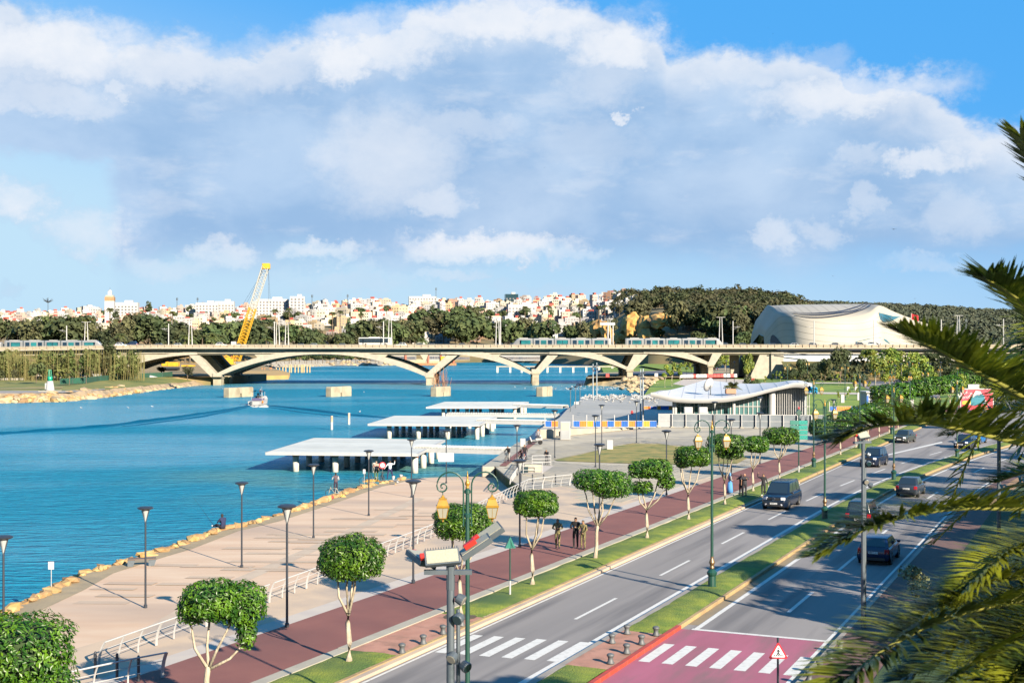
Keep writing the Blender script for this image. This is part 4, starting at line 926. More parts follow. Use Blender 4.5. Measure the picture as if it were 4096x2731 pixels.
def block(px, d, w, h, dp, label, c_=WHT, dark=False):
    r = empty('apartment_block', P3(px, d), .12); tag(r, label, 'building')
    MB().box((0, 0, h / 2 - 2), (w, dp, h + 4)).build('wall', house_w if not dark else MATS['dark_glass'], r).color = (*c_, 1)
    n = int(w / 3.4)
    for f_ in range(1, int(h / 3.3)):
        for k in range(n):
            MB().box((-w / 2 + (k + .5) * w / n, -dp / 2, f_ * 3.3 + .6), (w / n * .5, .3, 1.7)).build('window', win_m, r)
    MB().box((w * .15, 0, h + 1.2), (w * .3, dp * .4, 2.6)).build('roof_room', house_w, r).color = (*c_, 1)
    return r
block(1090, 1480, 36, 24, 14, 'large white hotel block with balcony rows right of the crane'); block(1190, 1470, 16, 27, 14, 'white end wing of the hotel block')
block(500, 1500, 30, 22, 14, 'white glazed block behind the minaret'); block(1690, 1640, 34, 14, 14, 'white ribbed block on the ridge above the bus'); block(2045, 1640, 16, 13, 12, 'dark glass block on the ridge in the middle', dark=True)
block(830, 1560, 26, 18, 12, 'white stepped block on the ridge left of the crane'); block(900, 1570, 22, 19, 12, 'cream white block on the ridge just left of the crane')
block(1600, 1300, 24, 10, 10, 'ochre apartment block with loggias above the villas', (.72, .55, .30)); block(1745, 1320, 26, 10, 10, 'yellow ochre block right of the loggia block', (.80, .62, .30)); block(2085, 1450, 30, 15, 12, 'white stepped apartments on the right of the town')
# minaret
r = empty('minaret', P3(440, 1330), .15, 'white and brown square minaret on the left of the town', 'minaret'); s_ = 1.0
zt = CH + (YH - 1175) * 1330 / FP - r.location.z
MB().box((0, 0, zt * .40), (9, 9, zt * .8)).build('shaft', white_m, r); MB().box((0, 0, zt * .855), (9.2, 9.2, zt * .11)).build('brick_band', mk('minaret_brick', (.45, .25, .11), (.36, .20, .09), .3), r)
MB().box((0, 0, zt * .935), (7.6, 7.6, zt * .05)).build('gallery', conc_l, r); MB().box((0, 0, zt * 1.0), (3.6, 3.6, zt * .14)).lathe([(1.8, zt * 1.07), (1.6, zt * 1.09), (.3, zt * 1.115)], n=10).build('lantern', white_m, r)
MB().tube((0, 0, zt * 1.11), (0, 0, zt * 1.18), .12).build('finial', metal_dk, r)
# antenna disguised as a palm, small masts
for i, (px, top, d, lb) in enumerate(((192, 1190, 1300, 'tall antenna mast shaped like a palm at the left'), (1248, 1178, 1500, 'thin antenna mast beside the hotel sign'), (1390, 1177, 1600, 'antenna mast on the ridge above the bus'), (1744, 1150, 1600, 'antenna mast on the white ribbed block'), (2456, 1155, 1600, 'left of two antenna masts on the ridge'), (2485, 1155, 1600, 'right of two antenna masts on the ridge'), (3835, 1275, 1300, 'left lattice antenna right of the flag'), (3864, 1275, 1300, 'right lattice antenna right of the flag'), (708, 1190, 1600, 'antenna mast left of the crane'), (790, 1190, 1600, 'antenna mast behind the left pylons'))):
    z0 = hill_z(px, d); h = CH + (YH - top) * d / FP - z0; r = empty('antenna_mast', P3(px, d), 0, lb, 'mast')
    MB().tube((0, 0, 0), (0, 0, h), .45, .25, 6).build('pole', metal_gr, r); ab = MB()
    if i == 0:
        for k in range(14): a = k * 6.28 / 14; ab.tube((0, 0, h - 5), (math.cos(a) * 5, math.sin(a) * 5, h - 3 + (k % 3) * 1.2), .35, .12, 4)
    else:
        for k in range(3): a = k * 2.1; ab.box((math.cos(a) * .9, math.sin(a) * .9, h - 2), (.5, .5, 3))
    ab.build('antenna', metal_gr, r)
# wooded hill: single trees on its face, the rest of the wood as one mass
rng = random.Random(21)
wood = []
for k in range(520):
    px = rng.uniform(2440, 3330); fd, rd = interp(FD, px), interp(RD, px); u = rng.uniform(.0, 1.0) ** .8
    if px < 2730 and u < .60 and rng.random() < .90: continue
    wood.append((px, fd + (rd - fd) * u, u))
wood.sort(key=lambda q: q[1])
mb = MB(); tk_ = MB()
for i, (px, d, u) in enumerate(wood):
    h = rng.uniform(9, 15)
    if i < 110:
        pr_ = rng.choice(olv_protos + far_protos); o = place(pr_, USED, P3(px, d, -1), rng.uniform(0, 6), (h / 15, h / 15, h / 16))
        tag(o, None, 'tree', 'trees at the foot of the wooded hill'); o['tmp'] = px
    else:
        p = P3(px, d, h * .5); q = rng.uniform(4, 7); m = rng.choice((0, 1))
        for k in range(3): leaf_cloud(mb, rng, p + Vector((rng.uniform(-3, 3), rng.uniform(-3, 3), rng.uniform(-1, 3))), (q * .7, q * .7, h * .32), 70, 1.55, m)
        tk_.tube(P3(px, d, -1), p, .35, .2, 4)
o = mb.build('wooded_hillside', [leaf_olive, leaf_far]); tag(o, 'dense brown green woodland covering the hill behind the tram', 'woodland', kind='stuff')
o = tk_.build('tree_trunks', bark_dk); tag(o, 'pale trunks in the woodland of the hill', 'woodland', kind='stuff')
lst = sorted([o for o in COL.objects if o.get('tmp') is not None and not o.parent], key=lambda o: o['tmp'])
for i, o in enumerate(lst): o['label'] = 'tree at the foot of the wooded hill, %s from the left' % ordw(i); del o['tmp']
# orange cliff faces
for i, (px, y0, y1, w) in enumerate(((2395, 1290, 1345, 36), (2430, 1300, 1375, 26), (2520, 1262, 1340, 40), (2580, 1275, 1345, 34), (2640, 1265, 1300, 50), (2490, 1330, 1375, 40), (2600, 1325, 1370, 50))):
    d = interp(FD, px) + 46; c_ = F(px, (y0 + y1) / 2, d); rg = random.Random(i); bm = bmesh.new(); bmesh.ops.create_icosphere(bm, subdivisions=3, radius=1)
    for v in bm.verts: v.co *= 1 + .35 * noise.noise(v.co * 2.3 + Vector((i, 0, 0))) + .15 * noise.noise(v.co * 7)
    me = bpy.data.meshes.new('cliff'); bm.to_mesh(me); bm.free(); me.materials.append(mk('cliff_earth', (.60, .26, .05), (.62, .42, .14), .12, .95, .8, .6, c3=(.22, .13, .05), s3=.05))
    o = obj('cliff', me, None, c_); o.scale = (w * d / FP * .9, 12, (y1 - y0) * d / FP * .62); o.rotation_euler = (.3, rg.uniform(-.4, .4), 0); o['kind'] = 'structure'
# far right forest on the far hill
mb = MB(); rng = random.Random(8)
for k in range(3400):
    px = rng.uniform(2650, 4400); d = 1500 + 920 * rng.random() ** .9; p = Vector(((px - 2048) * d / FP, d, hill2(px, d) + 4))
    q = rng.uniform(5, 8.5); leaf_cloud(mb, rng, p, (q, q, q * .8), 26, 4.0)
o = mb.build('far_forest', mk('forest_foliage', (.045, .065, .035), (.085, .095, .055), .03, .95)); tag(o, 'blue green forest on the far hill behind the theatre', 'forest', kind='stuff')

rng = random.Random(71)
for i in range(60):
    px = rng.uniform(-40, 2420); u = rng.uniform(.3, .9); fd, rd = interp(FD, px), interp(RD, px)
    o = place(rng.choice(far_protos + [npine]), USED, P3(px, fd + (rd - fd) * u - 6), i, rng.uniform(.55, .9)); o['tmp'] = px
lst = sorted([o for o in COL.objects if o.get('tmp') is not None and not o.parent], key=lambda o: o['tmp'])
for i, o in enumerate(lst): tag(o, 'garden tree between the hillside houses, %s from the left' % ordw(i), 'tree', 'garden trees in the town'); del o['tmp']

mb = MB(); rng = random.Random(91)
for i in range(130):
    px = rng.uniform(3160, 4300); v = rng.random(); d = 444 + 34 * v; z = .2 + 6.1 * v; q = rng.uniform(.8, 2.0)
    leaf_cloud(mb, rng, ((px - 2048) * d / FP, d, z + q * .4), (q * 1.5, q, q * .8), 34, .9)
o = mb.build('slope_scrub', leaf_far); tag(o, 'dark scrub growing on the brown slope below the bridge approach', 'scrub', kind='stuff')
# ---------------------------------------------------------------- the theatre: a flowing white shell
DT = 640.0
th = empty('theatre', F(3400, 1378, DT), 0, 'huge flowing white curved theatre with dark grooves across its roof', 'theatre')
to = th.location
shell_m = mk('theatre_shell', (.50, .465, .40), (.45, .42, .36), .05, .5, .15, .25, spec=.3)
shell_b = mk('theatre_tiles', (.72, .68, .60), (.64, .61, .55), .3, .6)
groove_m = mk('theatre_groove', (.03, .03, .05), rough=.6)
# main volume as rings: each ring is a closed loop at one height; px of left/right ends, depth extents
def tp(px, py, d): return F(px, py, d) - to
prof = []   # columns from left to right: (px, y_top, y_front_break, depth_front, depth_back)
colsT = [(3078, 1335, 1345, 655, 690), (3082, 1300, 1320, 648, 700), (3095, 1262, 1300, 640, 705), (3112, 1217, 1275, 632, 712), (3125, 1216, 1268, 625, 716), (3150, 1215, 1272, 617, 722), (3190, 1214, 1282, 612, 728), (3240, 1213, 1284, 610, 730), (3300, 1212, 1282, 610, 730), (3370, 1211, 1276, 611, 730), (3430, 1211, 1258, 612, 728), (3470, 1211, 1232, 614, 724), (3500, 1215, 1228, 618, 718), (3545, 1232, 1244, 622, 712), (3600, 1252, 1262, 626, 706), (3680, 1276, 1286, 630, 700), (3760, 1303, 1312, 634, 694), (3830, 1328, 1336, 638, 688), (3890, 1358, 1364, 642, 682), (3945, 1378, 1379, 646, 676)]
NR = 30
vs = []
def cat(tab, u):
    n = len(tab) - 1; i = min(n - 1, int(u * n)); f = u * n - i
    p0, p1, p2, p3 = (tab[max(0, min(n, k))] for k in (i - 1, i, i + 1, i + 2))
    return [.5 * (2 * b + (c_ - a) * f + (2 * a - 5 * b + 4 * c_ - d) * f * f + (3 * b - a - 3 * c_ + d) * f ** 3) for a, b, c_, d in zip(p0, p1, p2, p3)]
NC = 80
for i in range(NC + 1):
    px, yt, yb, df, db = cat(colsT, i / NC)
    zt = CH + (YH - yt) * DT / FP; zb = CH + (YH - yb) * DT / FP; x = (px - 2048) * DT / FP - to.x
    loop = []
    # front wall: bulges outward low, leans back above; then roof rises gently to the back; then back wall
    lean = 6.0 * min(1, i / 12)
    for k in range(11):
        u = k / 10; z = -3 + (zb + 3) * u; y = df + 1.5 * math.sin(u * math.pi * .5) ** 2 * lean - 2.5 * math.sin(u * math.pi) ; loop.append(Vector((x, y, z)))
    for k in range(1, 5):
        u = k / 5; y = df + lean * 1.5 + 8 * u; z = zb + (zt - zb) * (.42 * math.sin(u * 1.57)); loop.append(Vector((x, y, z)))
    for k in range(1, 9):
        u = k / 8; y = df + lean * 1.5 + 8 + (db - df - 25) * u * .36; z = zb + (zt - zb) * (.42 + .58 * math.sin(u * 1.57)); loop.append(Vector((x, y, z)))
    for k in range(1, 6):
        u = k / 5; y = db - (db - df) * .2 * (1 - u); loop.append(Vector((x, y, zt * (1 - u) - 3 * u)))
    vs += [v - Vector((0, to.y, to.z)) for v in loop]
n = 11 + 4 + 8 + 5
o = MB().add(vs, [(i * n + j, (i + 1) * n + j, (i + 1) * n + j + 1, i * n + j + 1) for i in range(NC) for j in range(n - 1)] + [tuple(range(n - 1, -1, -1))]).build('shell', shell_m, th, smooth=True)
shv = vs
def onshell(i, j, off=.25):
    i = max(0, min(NC, i)); j = max(0, min(n - 1, j)); i0, j0 = int(i), int(j); i1, j1 = min(NC, i0 + 1), min(n - 1, j0 + 1); fi, fj = i - i0, j - j0
    p = (shv[i0 * n + j0] * (1 - fi) + shv[i1 * n + j0] * fi) * (1 - fj) + (shv[i0 * n + j1] * (1 - fi) + shv[i1 * n + j1] * fi) * fj
    return p + Vector((0, -off, off * .8))
# dark grooves: three long curved slots over the roof
for g in range(3):
    pts = [onshell(21 + g * .4 + (51 - 21) * u, 13.4 - g * 1.15 + 8.5 * max(0, u - .25) ** 1.7 - .3 * math.sin(u * 6), .45) for u in [k / 24 for k in range(25)]]
    mb = MB(); w = [Vector((0, 0, .10 + .34 * math.sin(math.pi * k / 24))) for k in range(25)]
    mb.add(pts + [p + w_ + Vector((0, .8, 0)) for p, w_ in zip(pts, w)], [(k, k + 1, k + 26, k + 25) for k in range(24)]); mb.build('groove', groove_m, th)
# horizontal cladding joints
jm = mk('cladding_joint', (.33, .30, .25), rough=.7)
for j in [1.5, 2.6, 3.7, 4.8, 5.9, 7, 8.1, 9.2]:
    pts = [onshell(i, j + .8 * math.sin(i * .09) , .06) for i in range(0, 58)]
    MB().add(pts + [p + Vector((0, .02, .13)) for p in pts], [(k, k + 1, k + 59, k + 58) for k in range(57)]).build('cladding_joint', jm, th)
for k in range(16):
    a = [onshell(10 + k * 2.6, j, .05) for j in range(14, 22)]; MB().add(a + [p + Vector((.16, 0, 0)) for p in a], [(i, i + 8, i + 9, i + 1) for i in range(7)]).build('cladding_joint', jm, th)
# glazed triangular eye and the low dark windows
from mathutils.bvhtree import BVHTree
TBV = BVHTree.FromPolygons(shv, [(i * n + j, (i + 1) * n + j, (i + 1) * n + j + 1, i * n + j + 1) for i in range(NC) for j in range(n - 1)])
def tp(px, py, d, off=.35):
    o_ = Vector((0, 0, CH)) - to; dr = (F(px, py, 1000) - Vector((0, 0, CH))).normalized(); h = TBV.ray_cast(o_, dr)[0]
    return (h if h is not None else F(px, py, d) - to) - dr * off
def glassface(pts, label=None, mat=glassdk, name='window'):
    o = MB().add([tp(x, y, d) for x, y, d in pts], [tuple(range(len(pts)))]).build(name, mat, th); return o
gl = mk('theatre_glass', (.02, .10, .15), (.10, .22, .28), .06, .15, spec=.8)
glassface([(3515, 1250, 613), (3572, 1264, 615), (3560, 1287, 613), (3535, 1288, 611), (3522, 1278, 611)][::-1], mat=gl); glassface([(3572, 1264, 615), (3602, 1266, 619), (3560, 1287, 613)][::-1], mat=gl)
glassface([(3422, 1367, 606.5), (3470, 1355, 607), (3520, 1349, 608), (3545, 1358, 610), (3562, 1375, 611), (3425, 1374, 606.5)][::-1], mat=gl)
glassface([(3080, 1372, 648), (3083, 1345, 648), (3092, 1338, 643), (3102, 1346, 640), (3122, 1370, 634), (3128, 1376, 632)][::-1], mat=groove_m)
for k in range(6): MB().add([tp(3522 + k * 9, 1254 + k * 2.2, 605, .6), tp(3524 + k * 9, 1254 + k * 2.2, 605, .6), tp(3532 + k * 6, 1287 - k * .5, 605, .6), tp(3530 + k * 6, 1287 - k * .5, 605, .6)], [(3, 2, 1, 0)]).build('mullion', metal_gr, th)
# flag
r = empty('flagpole', Vector((bx(3785), D0 + 42, 11.2)), 0, 'red flag with a green star on a tall white pole', 'flag')
MB().tube((0, 0, 0), (0, 0, 13.6), .16, .1).build('pole', metal_wh, r)
fv = [(k * .55, .35 * math.sin(k * 1.1), 13.4 - j * 2.3 - k * .16) for k in range(6) for j in range(2)]
f_ = MB().add(fv, [(2 * k, 2 * k + 1, 2 * k + 3, 2 * k + 2) for k in range(5)]).build('flag_cloth', mk('flag_red', (.65, .02, .03), rough=.8, trans=.3), r)
sv = [(1.3 + math.sin(k * 2 * 6.2832 / 5) * .5, -.3, 12.0 + math.cos(k * 2 * 6.2832 / 5) * .5) for k in range(5)]
mb = MB()
for k in range(5): mb.tube(sv[k], sv[(k + 1) % 5], .05, n=4)
mb.build('star', mk('flag_green', (.01, .2, .05)), f_)
# ---------------------------------------------------------------- jetties on piles
pile_w = mk('pile_paint', (.74, .73, .66), (.62, .60, .52), 1.2, .7); 
def jetty(A, Bk, C, Dr, W0, W1, label, npx, npy, n_walk, slatted):
    # deck corners A front-left, Bk back-left, C back-right, Dr front-right (world points); W0 to W1 walkway axis
    r = empty('jetty', A, 0, label, 'jetty', 'white jetties'); base = A
    th_ = .32; nb = 34
    mb = MB(); c4 = [p - base for p in (A, Dr, C, Bk)]
    ctr = sum(c4, Vector()) / 4
    for i in range(4):
        a, b_ = c4[i], c4[(i + 1) % 4]; d = b_ - a
        bb = MB().box((a + b_) / 2 + Vector((0, 0, -.12)), (d.length + .2, .22, .32), math.atan2(d.y, d.x)); bb.build('edge_beam', metal_wh, r)
    for i in range(nb):
        u0, u1 = (i + .06) / nb, (i + .94) / nb
        P = [c4[0].lerp(c4[3], u0), c4[1].lerp(c4[2], u0), c4[1].lerp(c4[2], u1), c4[0].lerp(c4[3], u1)]
        lo = [p - Vector((0, 0, .06)) for p in P]; z = random.uniform(0, .012)
        MB().add([p + Vector((0, 0, z)) for p in P] + lo, [(0, 1, 2, 3), (0, 4, 5, 1), (1, 5, 6, 2), (2, 6, 7, 3), (3, 7, 4, 0)]).build('plank', white_deck, r)
    for i in range(1, 7):
        a, b_ = c4[0].lerp(c4[1], i / 7), c4[3].lerp(c4[2], i / 7); d = b_ - a; MB().box((a + b_) / 2 + Vector((0, 0, -.2)), (d.length, .18, .26), math.atan2(d.y, d.x)).build('joist', metal_wh, r)
    for i in range(npx):
        for j in range(npy):
            u, v = (.17 + .80 * i / (npx - 1)), (.08 + .84 * j / (npy - 1))
            p = c4[0].lerp(c4[1], u).lerp(c4[3].lerp(c4[2], u), v)
            zt = -.3; zb = WZ - .6 - base.z
            pl = MB().tube((0, 0, zb), (0, 0, zt), .36, .36, 14).build('pile', pile_w, r, p); 
            for pol in pl.data.polygons: pol.use_smooth = len(pol.vertices) == 4
            if j == 0: MB().tube((0, 0, zt - .25), (0, 0, zt + .03), .40, .42, 12).build('pile_cap', rust_m, pl)
    # open walkway of cross slats between two beams
    a, b_ = W0 - base, W1 - base; d = (b_ - a); ln = d.length; dn = d.normalized(); sd_ = Vector((-dn.y, dn.x, 0)) * 1.35; rz = math.atan2(d.y, d.x)
    for s_ in (-1, 1): MB().box((a + b_) / 2 + sd_ * s_ + Vector((0, 0, -.15)), (ln, .2, .5), rz).build('walkway_beam', metal_wh, r)
    sl_ = MB().box((0, 0, 0), (.10, 2.9, .26), tilt=(0, .5, 0)).mesh('slat', white_deck)
    for i in range(n_walk): obj('slat', sl_, r, a + d * ((i + .5) / n_walk) + Vector((0, 0, .16)), rz)
    return r
def GW(px, py): return G(px, py, 0.0)
jetty(GW(1066, 1809), GW(1256, 1752), GW(1777, 1759), GW(1668, 1815), GW(1670, 1790), GW(2030, 1800), 'nearest and largest white slatted jetty on piles', 4, 4, 30, 0)
jetty(G(1474, 1695, .05), G(1578, 1663, .05), G(1985, 1666, .05), G(1915, 1698, .05), G(1915, 1682, .05), G(2178, 1687, .05), 'middle white slatted jetty on piles', 4, 4, 34, 0)
jetty(G(1706, 1628, .1), G(1780, 1607, .1), G(2113, 1607, .1), G(2065, 1628, .1), G(2065, 1620, .1), G(2262, 1625, .1), 'farthest white slatted jetty, nearest to the bridge', 4, 4, 30, 0)
# fourth walkway between the second and third
r = empty('walkway', G(1790, 1656, .1), 0, 'separate white slatted walkway between the two far jetties', 'walkway')
a = Vector(); b_ = G(2236, 1660, .1) - r.location; d = b_ - a; dn = d.normalized(); sdv = Vector((-dn.y, dn.x, 0)) * 1.2
for s_ in (-1, 1): MB().box((a + b_) / 2 + sdv * s_ + Vector((0, 0, -.15)), (d.length, .2, .5), math.atan2(d.y, d.x)).build('walkway_beam', metal_wh, r)
sl_ = MB().box((0, 0, 0), (.10, 2.6, .26), tilt=(0, .5, 0)).mesh('slat', white_deck)
for i in range(46): obj('slat', sl_, r, d * ((i + .5) / 46) + Vector((0, 0, .16)), math.atan2(d.y, d.x))
for u in (.02, .2, .42, .98): MB().tube(d * u + Vector((0, 0, -3.4)), d * u + Vector((0, 0, -.3)), .3, n=12).build('pile', pile_w, r)
for i, (px, yb, yt) in enumerate(((1327, 1718, 1663), (1396, 1697, 1651))):
    p = G(px, yb, WZ); h = (yb - yt) * p.y / FP; r = empty('marker_post', p, 0, '%s of two white marker posts standing in the river' % ('left', 'right')[i], 'post', 'white posts in the river')
    MB().tube((0, 0, -1), (0, 0, h), .20, n=12).build('post', pile_w, r); MB().tube((0, 0, h * .55), (0, 0, h * .97), .205, n=12).build('rust_patch', mk('rusty_paint', (.72, .55, .42), (.55, .28, .14), 1.5, .8, stretch=(1, 1, .3)), r)
# old bridge pier stumps
for i, (px0, px1, yb, yt, lab) in enumerate(((905, 997, 1590, 1551, 'leftmost old concrete pier stump in the river, left of the motorboat'), (1314, 1392, 1587, 1547, 'second old concrete pier stump from the left in the river'), (1734, 1790, 1586, 1547, 'old concrete pier stump with bare steel bars sprouting on top'), (2158, 2197, 1586, 1547, 'rightmost old concrete pier stump, narrow and rounded'))):
    a = G(px0, yb, WZ); b_ = Vector(((px1 - 2048) * (a.y + 7 - i) / FP, a.y + 9 - i * 1.2, WZ)); d = b_ - a; h = (yb - yt) * a.y / FP
    r = empty('pier_stump', (a + b_) / 2, math.atan2(d.y, d.x), lab, 'pier stump', 'old pier stumps in the river'); w = d.length
    for s_ in (-1, 1): o = obj('stump_half', bev(MB().box((s_ * w * .27, 0, h / 2 - .5), (w * .46, 2.4, h + 1)).mesh('stump_half', conc_pier), .3), r)
    MB().box((0, .2, h * .68), (w * .1, 2.0, h * .6)).build('stump_joint', conc, r)
    if i == 2:
        rb_ = MB(); rg = random.Random(2)
        for k in range(34): x = rg.uniform(-w / 2, w / 2); rb_.tube((x, rg.uniform(-.9, .9), h - .2), (x + rg.uniform(-2, 2), rg.uniform(-1, 1), h + rg.uniform(1.5, 5.5)), .045, n=3)
        rb_.build('steel_bars', rust_m, r)['kind'] = 'stuff'
# long low footbridge beyond
r = empty('river_footbridge', G(2230, 1490, WZ), 0, 'long low pipe footbridge on short posts far up the river', 'footbridge')
p0, p1 = G(1985, 1490, WZ), G(2480, 1490, WZ); ox = r.location
MB().box(Vector(((p0.x + p1.x) / 2, p0.y, .9)) - ox, (p1.x - p0.x, 1.4, .6)).build('beam', conc_l, r)
for px in (1990, 2041, 2087, 2142, 2190, 2241, 2293, 2345, 2397, 2449): MB().box(Vector(((px - 2048) * p0.y / FP, p0.y, -1.2)) - ox, (1.0, 1.2, 3.6)).build('post', pile_w, r)
# ---------------------------------------------------------------- pavilion with the wave roof
DP = 198.0
pav = empty('pavilion', F(2900, 1660, DP), 0, 'white glass pavilion with a swooping wave shaped roof', 'pavilion'); po = pav.location
fz = [(2603, 1587, 1570), (2640, 1595, 1577), (2683, 1606, 1587), (2740, 1611, 1593), (2793, 1612, 1595), (2850, 1611, 1594), (2904, 1608, 1590), (2960, 1599, 1581), (3015, 1586, 1572), (3070, 1571, 1558), (3125, 1558, 1545), (3169, 1550, 1533), (3205, 1551, 1532), (3235, 1558, 1540), (3262, 1571, 1552)]
def fzi(u): return cat(fz, u)
NU, NV = 56, 14; vs = []; vb = []
apex = F(2824, 1518, 250) ; lft, rgt = F(2603, 1578, DP), F(3262, 1560, DP)
for i in range(NU + 1):
    px, yb, yt = fzi(i / NU); ft = F(px, yt, DP) ; u = (px - 2603) / (3262 - 2603)
    # back edge runs left corner -> apex -> right back corner
    if u < .335: bk = lft.lerp(apex, u / .335); bk.z = ft.z + (apex.z - ft.z) * (u / .335) ** .8
    else: w = (u - .335) / .665; bk = apex.lerp(F(3262, 1556, DP + 14), w); bk.z = apex.z * (1 - w) + (ft.z) * w
    for j in range(NV + 1):
        v = j / NV; p = ft.lerp(bk, v); vs.append(p - po)
tile_m = mk('roof_tiles', (.86, .86, .87), (.76, .77, .80), .4, .45)
q = [(i * (NV + 1) + j, (i + 1) * (NV + 1) + j, (i + 1) * (NV + 1) + j + 1, i * (NV + 1) + j + 1) for i in range(NU) for j in range(NV)]
rf = MB().add(vs, q).build('roof', tile_m, pav, smooth=True)
MB().add([v - Vector((0, -.3, .55)) for v in vs], [x[::-1] for x in q]).build('soffit', white_m, pav, smooth=True)
fa = []; 
for i in range(NU + 1): px, yb, yt = fzi(i / NU); fa += [F(px, yt, DP - .05) - po + Vector((0, 0, .03)), F(px, yb, DP - .05) - po, F(px, yb, DP + .4) - po]
MB().add(fa, [(3 * i, 3 * i + 1, 3 * i + 4, 3 * i + 3) for i in range(NU)] + [(3 * i + 1, 3 * i + 2, 3 * i + 5, 3 * i + 4) for i in range(NU)]).build('fascia', white_m, pav, smooth=True)
jl = MB()
for k in range(1, 9):
    for i in range(NU):
        j = k * NV / 9; j0 = int(j); f = j - j0
        a = shr = vs[i * (NV + 1) + j0].lerp(vs[i * (NV + 1) + j0 + 1], f); b2 = vs[(i + 1) * (NV + 1) + j0].lerp(vs[(i + 1) * (NV + 1) + j0 + 1], f); jl.add([a + Vector((0, -.05, .03)), b2 + Vector((0, -.05, .03)), b2 + Vector((0, .07, .03)), a + Vector((0, .07, .03))], [(0, 1, 2, 3)])
for i in range(3, NU, 4):
    for j in range(NV): a, b2 = vs[i * (NV + 1) + j], vs[i * (NV + 1) + j + 1]; jl.add([a + Vector((-.05, 0, .03)), a + Vector((.06, 0, .03)), b2 + Vector((.06, 0, .03)), b2 + Vector((-.05, 0, .03))], [(0, 1, 2, 3)])
o = jl.build('roof_joint', mk('roof_joint', (.62, .65, .70)), rf); o['kind'] = 'stuff'
# glazed wall, set back under the front edge
pane_m = mk('pavilion_glass', (.12, .25, .26), (.04, .12, .13), .25, .08, spec=.8)
pane_l = mk('pavilion_glass_pale', (.50, .55, .56), (.38, .44, .46), .5, .15, spec=.8)
gz = 0.15
def roofz(px, dd=.9):
    u = 0
    for k in range(200):
        q_ = fzi(k / 200)
        if q_[0] >= px: return CH - (q_[1] - YH) * DP / FP
    return CH - (1560 - YH) * DP / FP
xs_ = list(range(2705, 3245, 18))
for i, px in enumerate(xs_[:-1]):
    dd = DP + 3.0; x0, x1 = F(px, 0, dd).x, F(xs_[i + 1], 0, dd).x; h = roofz(px + 9) + .2
    m = pane_m if px < 3085 else pane_l
    MB().box(((x0 + x1) / 2 - po.x, dd - po.y, (gz + h) / 2 - po.z), (x1 - x0 - .1, .06, h - gz)).build('glass_pane', m, pav)
    MB().box((x0 - po.x, dd - .06 - po.y, (gz + h) / 2 - po.z), (.12, .16, h - gz)).build('mullion', metal_wh, pav)
MB().box(((F(2705, 0, DP + 3).x + F(3240, 0, DP + 3).x) / 2 - po.x, 2.9, 2.9 - po.z), (20.2, .2, .10)).build('transom', metal_wh, pav)
for px, w in ((2702, .45), (2693, .3), (2798, .5), (2935, .5), (3088, 1.0)):
    h = roofz(px); MB().tube((F(px, 0, DP + 1.6).x - po.x, 1.6, gz - po.z), (F(px, 0, DP + 1.6).x - po.x, 1.6, h - po.z), w / 2, n=10).build('column', white_m, pav)
# white fins on the right face
for k in range(17):
    px = 3092 + k * 9; h = roofz(min(3250, px)); x = F(px, 0, DP + 2).x - po.x; MB().box((x, 2.0, (gz + h) / 2 - po.z), (.07, .35, h - gz)).build('fin', white_m, pav)
MB().box((4, 16, 1.9 - po.z), (13, 8, 3.0)).build('inner_wall', white_m, pav)
def thing_box(name, loc, dim, mat, label, cat, rz=0, bevel=0.0):
    me = MB().box((0, 0, dim[2] / 2), dim).mesh(name, mat)
    if bevel: bev(me, bevel)
    o = obj(name, me, None, loc, rz); tag(o, label, cat); return o
for i, px in enumerate((2753, 2812)):
    r = empty('air_conditioner', F(px, 1655, DP - 1.5), 0, '%s of two white air conditioning boxes in front of the pavilion glass' % ('left', 'right')[i], 'air conditioner', 'air conditioning boxes')
    obj('casing', bev(MB().box((0, 0, .55), (1.25, .8, .95)).mesh('casing', metal_wh), .04), r); MB().box((-.15, -.42, .55), (.7, .03, .7)).build('grille', mk('grille', (.55, .56, .55)), r); MB().box((0, 0, 0), (1.9, .9, .14)).build('plinth', white_m, r)
# dish, planter palm and tarpaulin on the roof
r = empty('satellite_dish', F(2842, 1575, DP + 9), -.3, 'white satellite dish on the pavilion roof', 'satellite dish')
d_ = MB().lathe([(0.02, 0), (.5, .06), (.9, .2), (1.15, .42)], n=18); o = d_.build('dish', metal_wh, r, (0, 0, 1.3), True); o.rotation_euler = (R(-70), 0, R(60)); MB().tube((0, 0, -.6), (0, 0, 1.3), .08).tube((0, 0, 1.0), (-1.3, -.9, 1.1), .04).build('mount', metal_gr, r)
pp_ = palm_proto('roof_palm', 91, 1.0, 16, 1.5, palm_far, bark_dk, .7, 5, .2, .5); o = place(pp_, USED, F(2930, 1572, DP + 6), 0, 1); tag(o, 'small fan palm growing through the pavilion roof', 'palm tree')
o = thing_box('planter', F(2922, 1575, DP + 5.2), (1.6, 1.0, .8), mk('terracotta', (.45, .25, .15)), 'terracotta planter under the roof palm', 'planter', 0, .1)
tp_ = MB(); vv = [F(3226 + 44 * i / 10, (1543 + 22 * j / 5) + 7 * noise.noise(Vector((i, j, 0)) * .5) + i * .8, DP - .4 + 1.2 * noise.noise(Vector((i, j, 5)) * .7)) for i in range(11) for j in range(6)]
o = tp_.add(vv, [(i * 6 + j, i * 6 + j + 1, (i + 1) * 6 + j + 1, (i + 1) * 6 + j) for i in range(10) for j in range(5)]).build('tarpaulin', mk('blue_tarpaulin', (.02, .38, .68), (.03, .28, .5), 2, .5)); tag(o, 'torn bright blue tarpaulin hanging from the right end of the pavilion roof', 'tarpaulin')
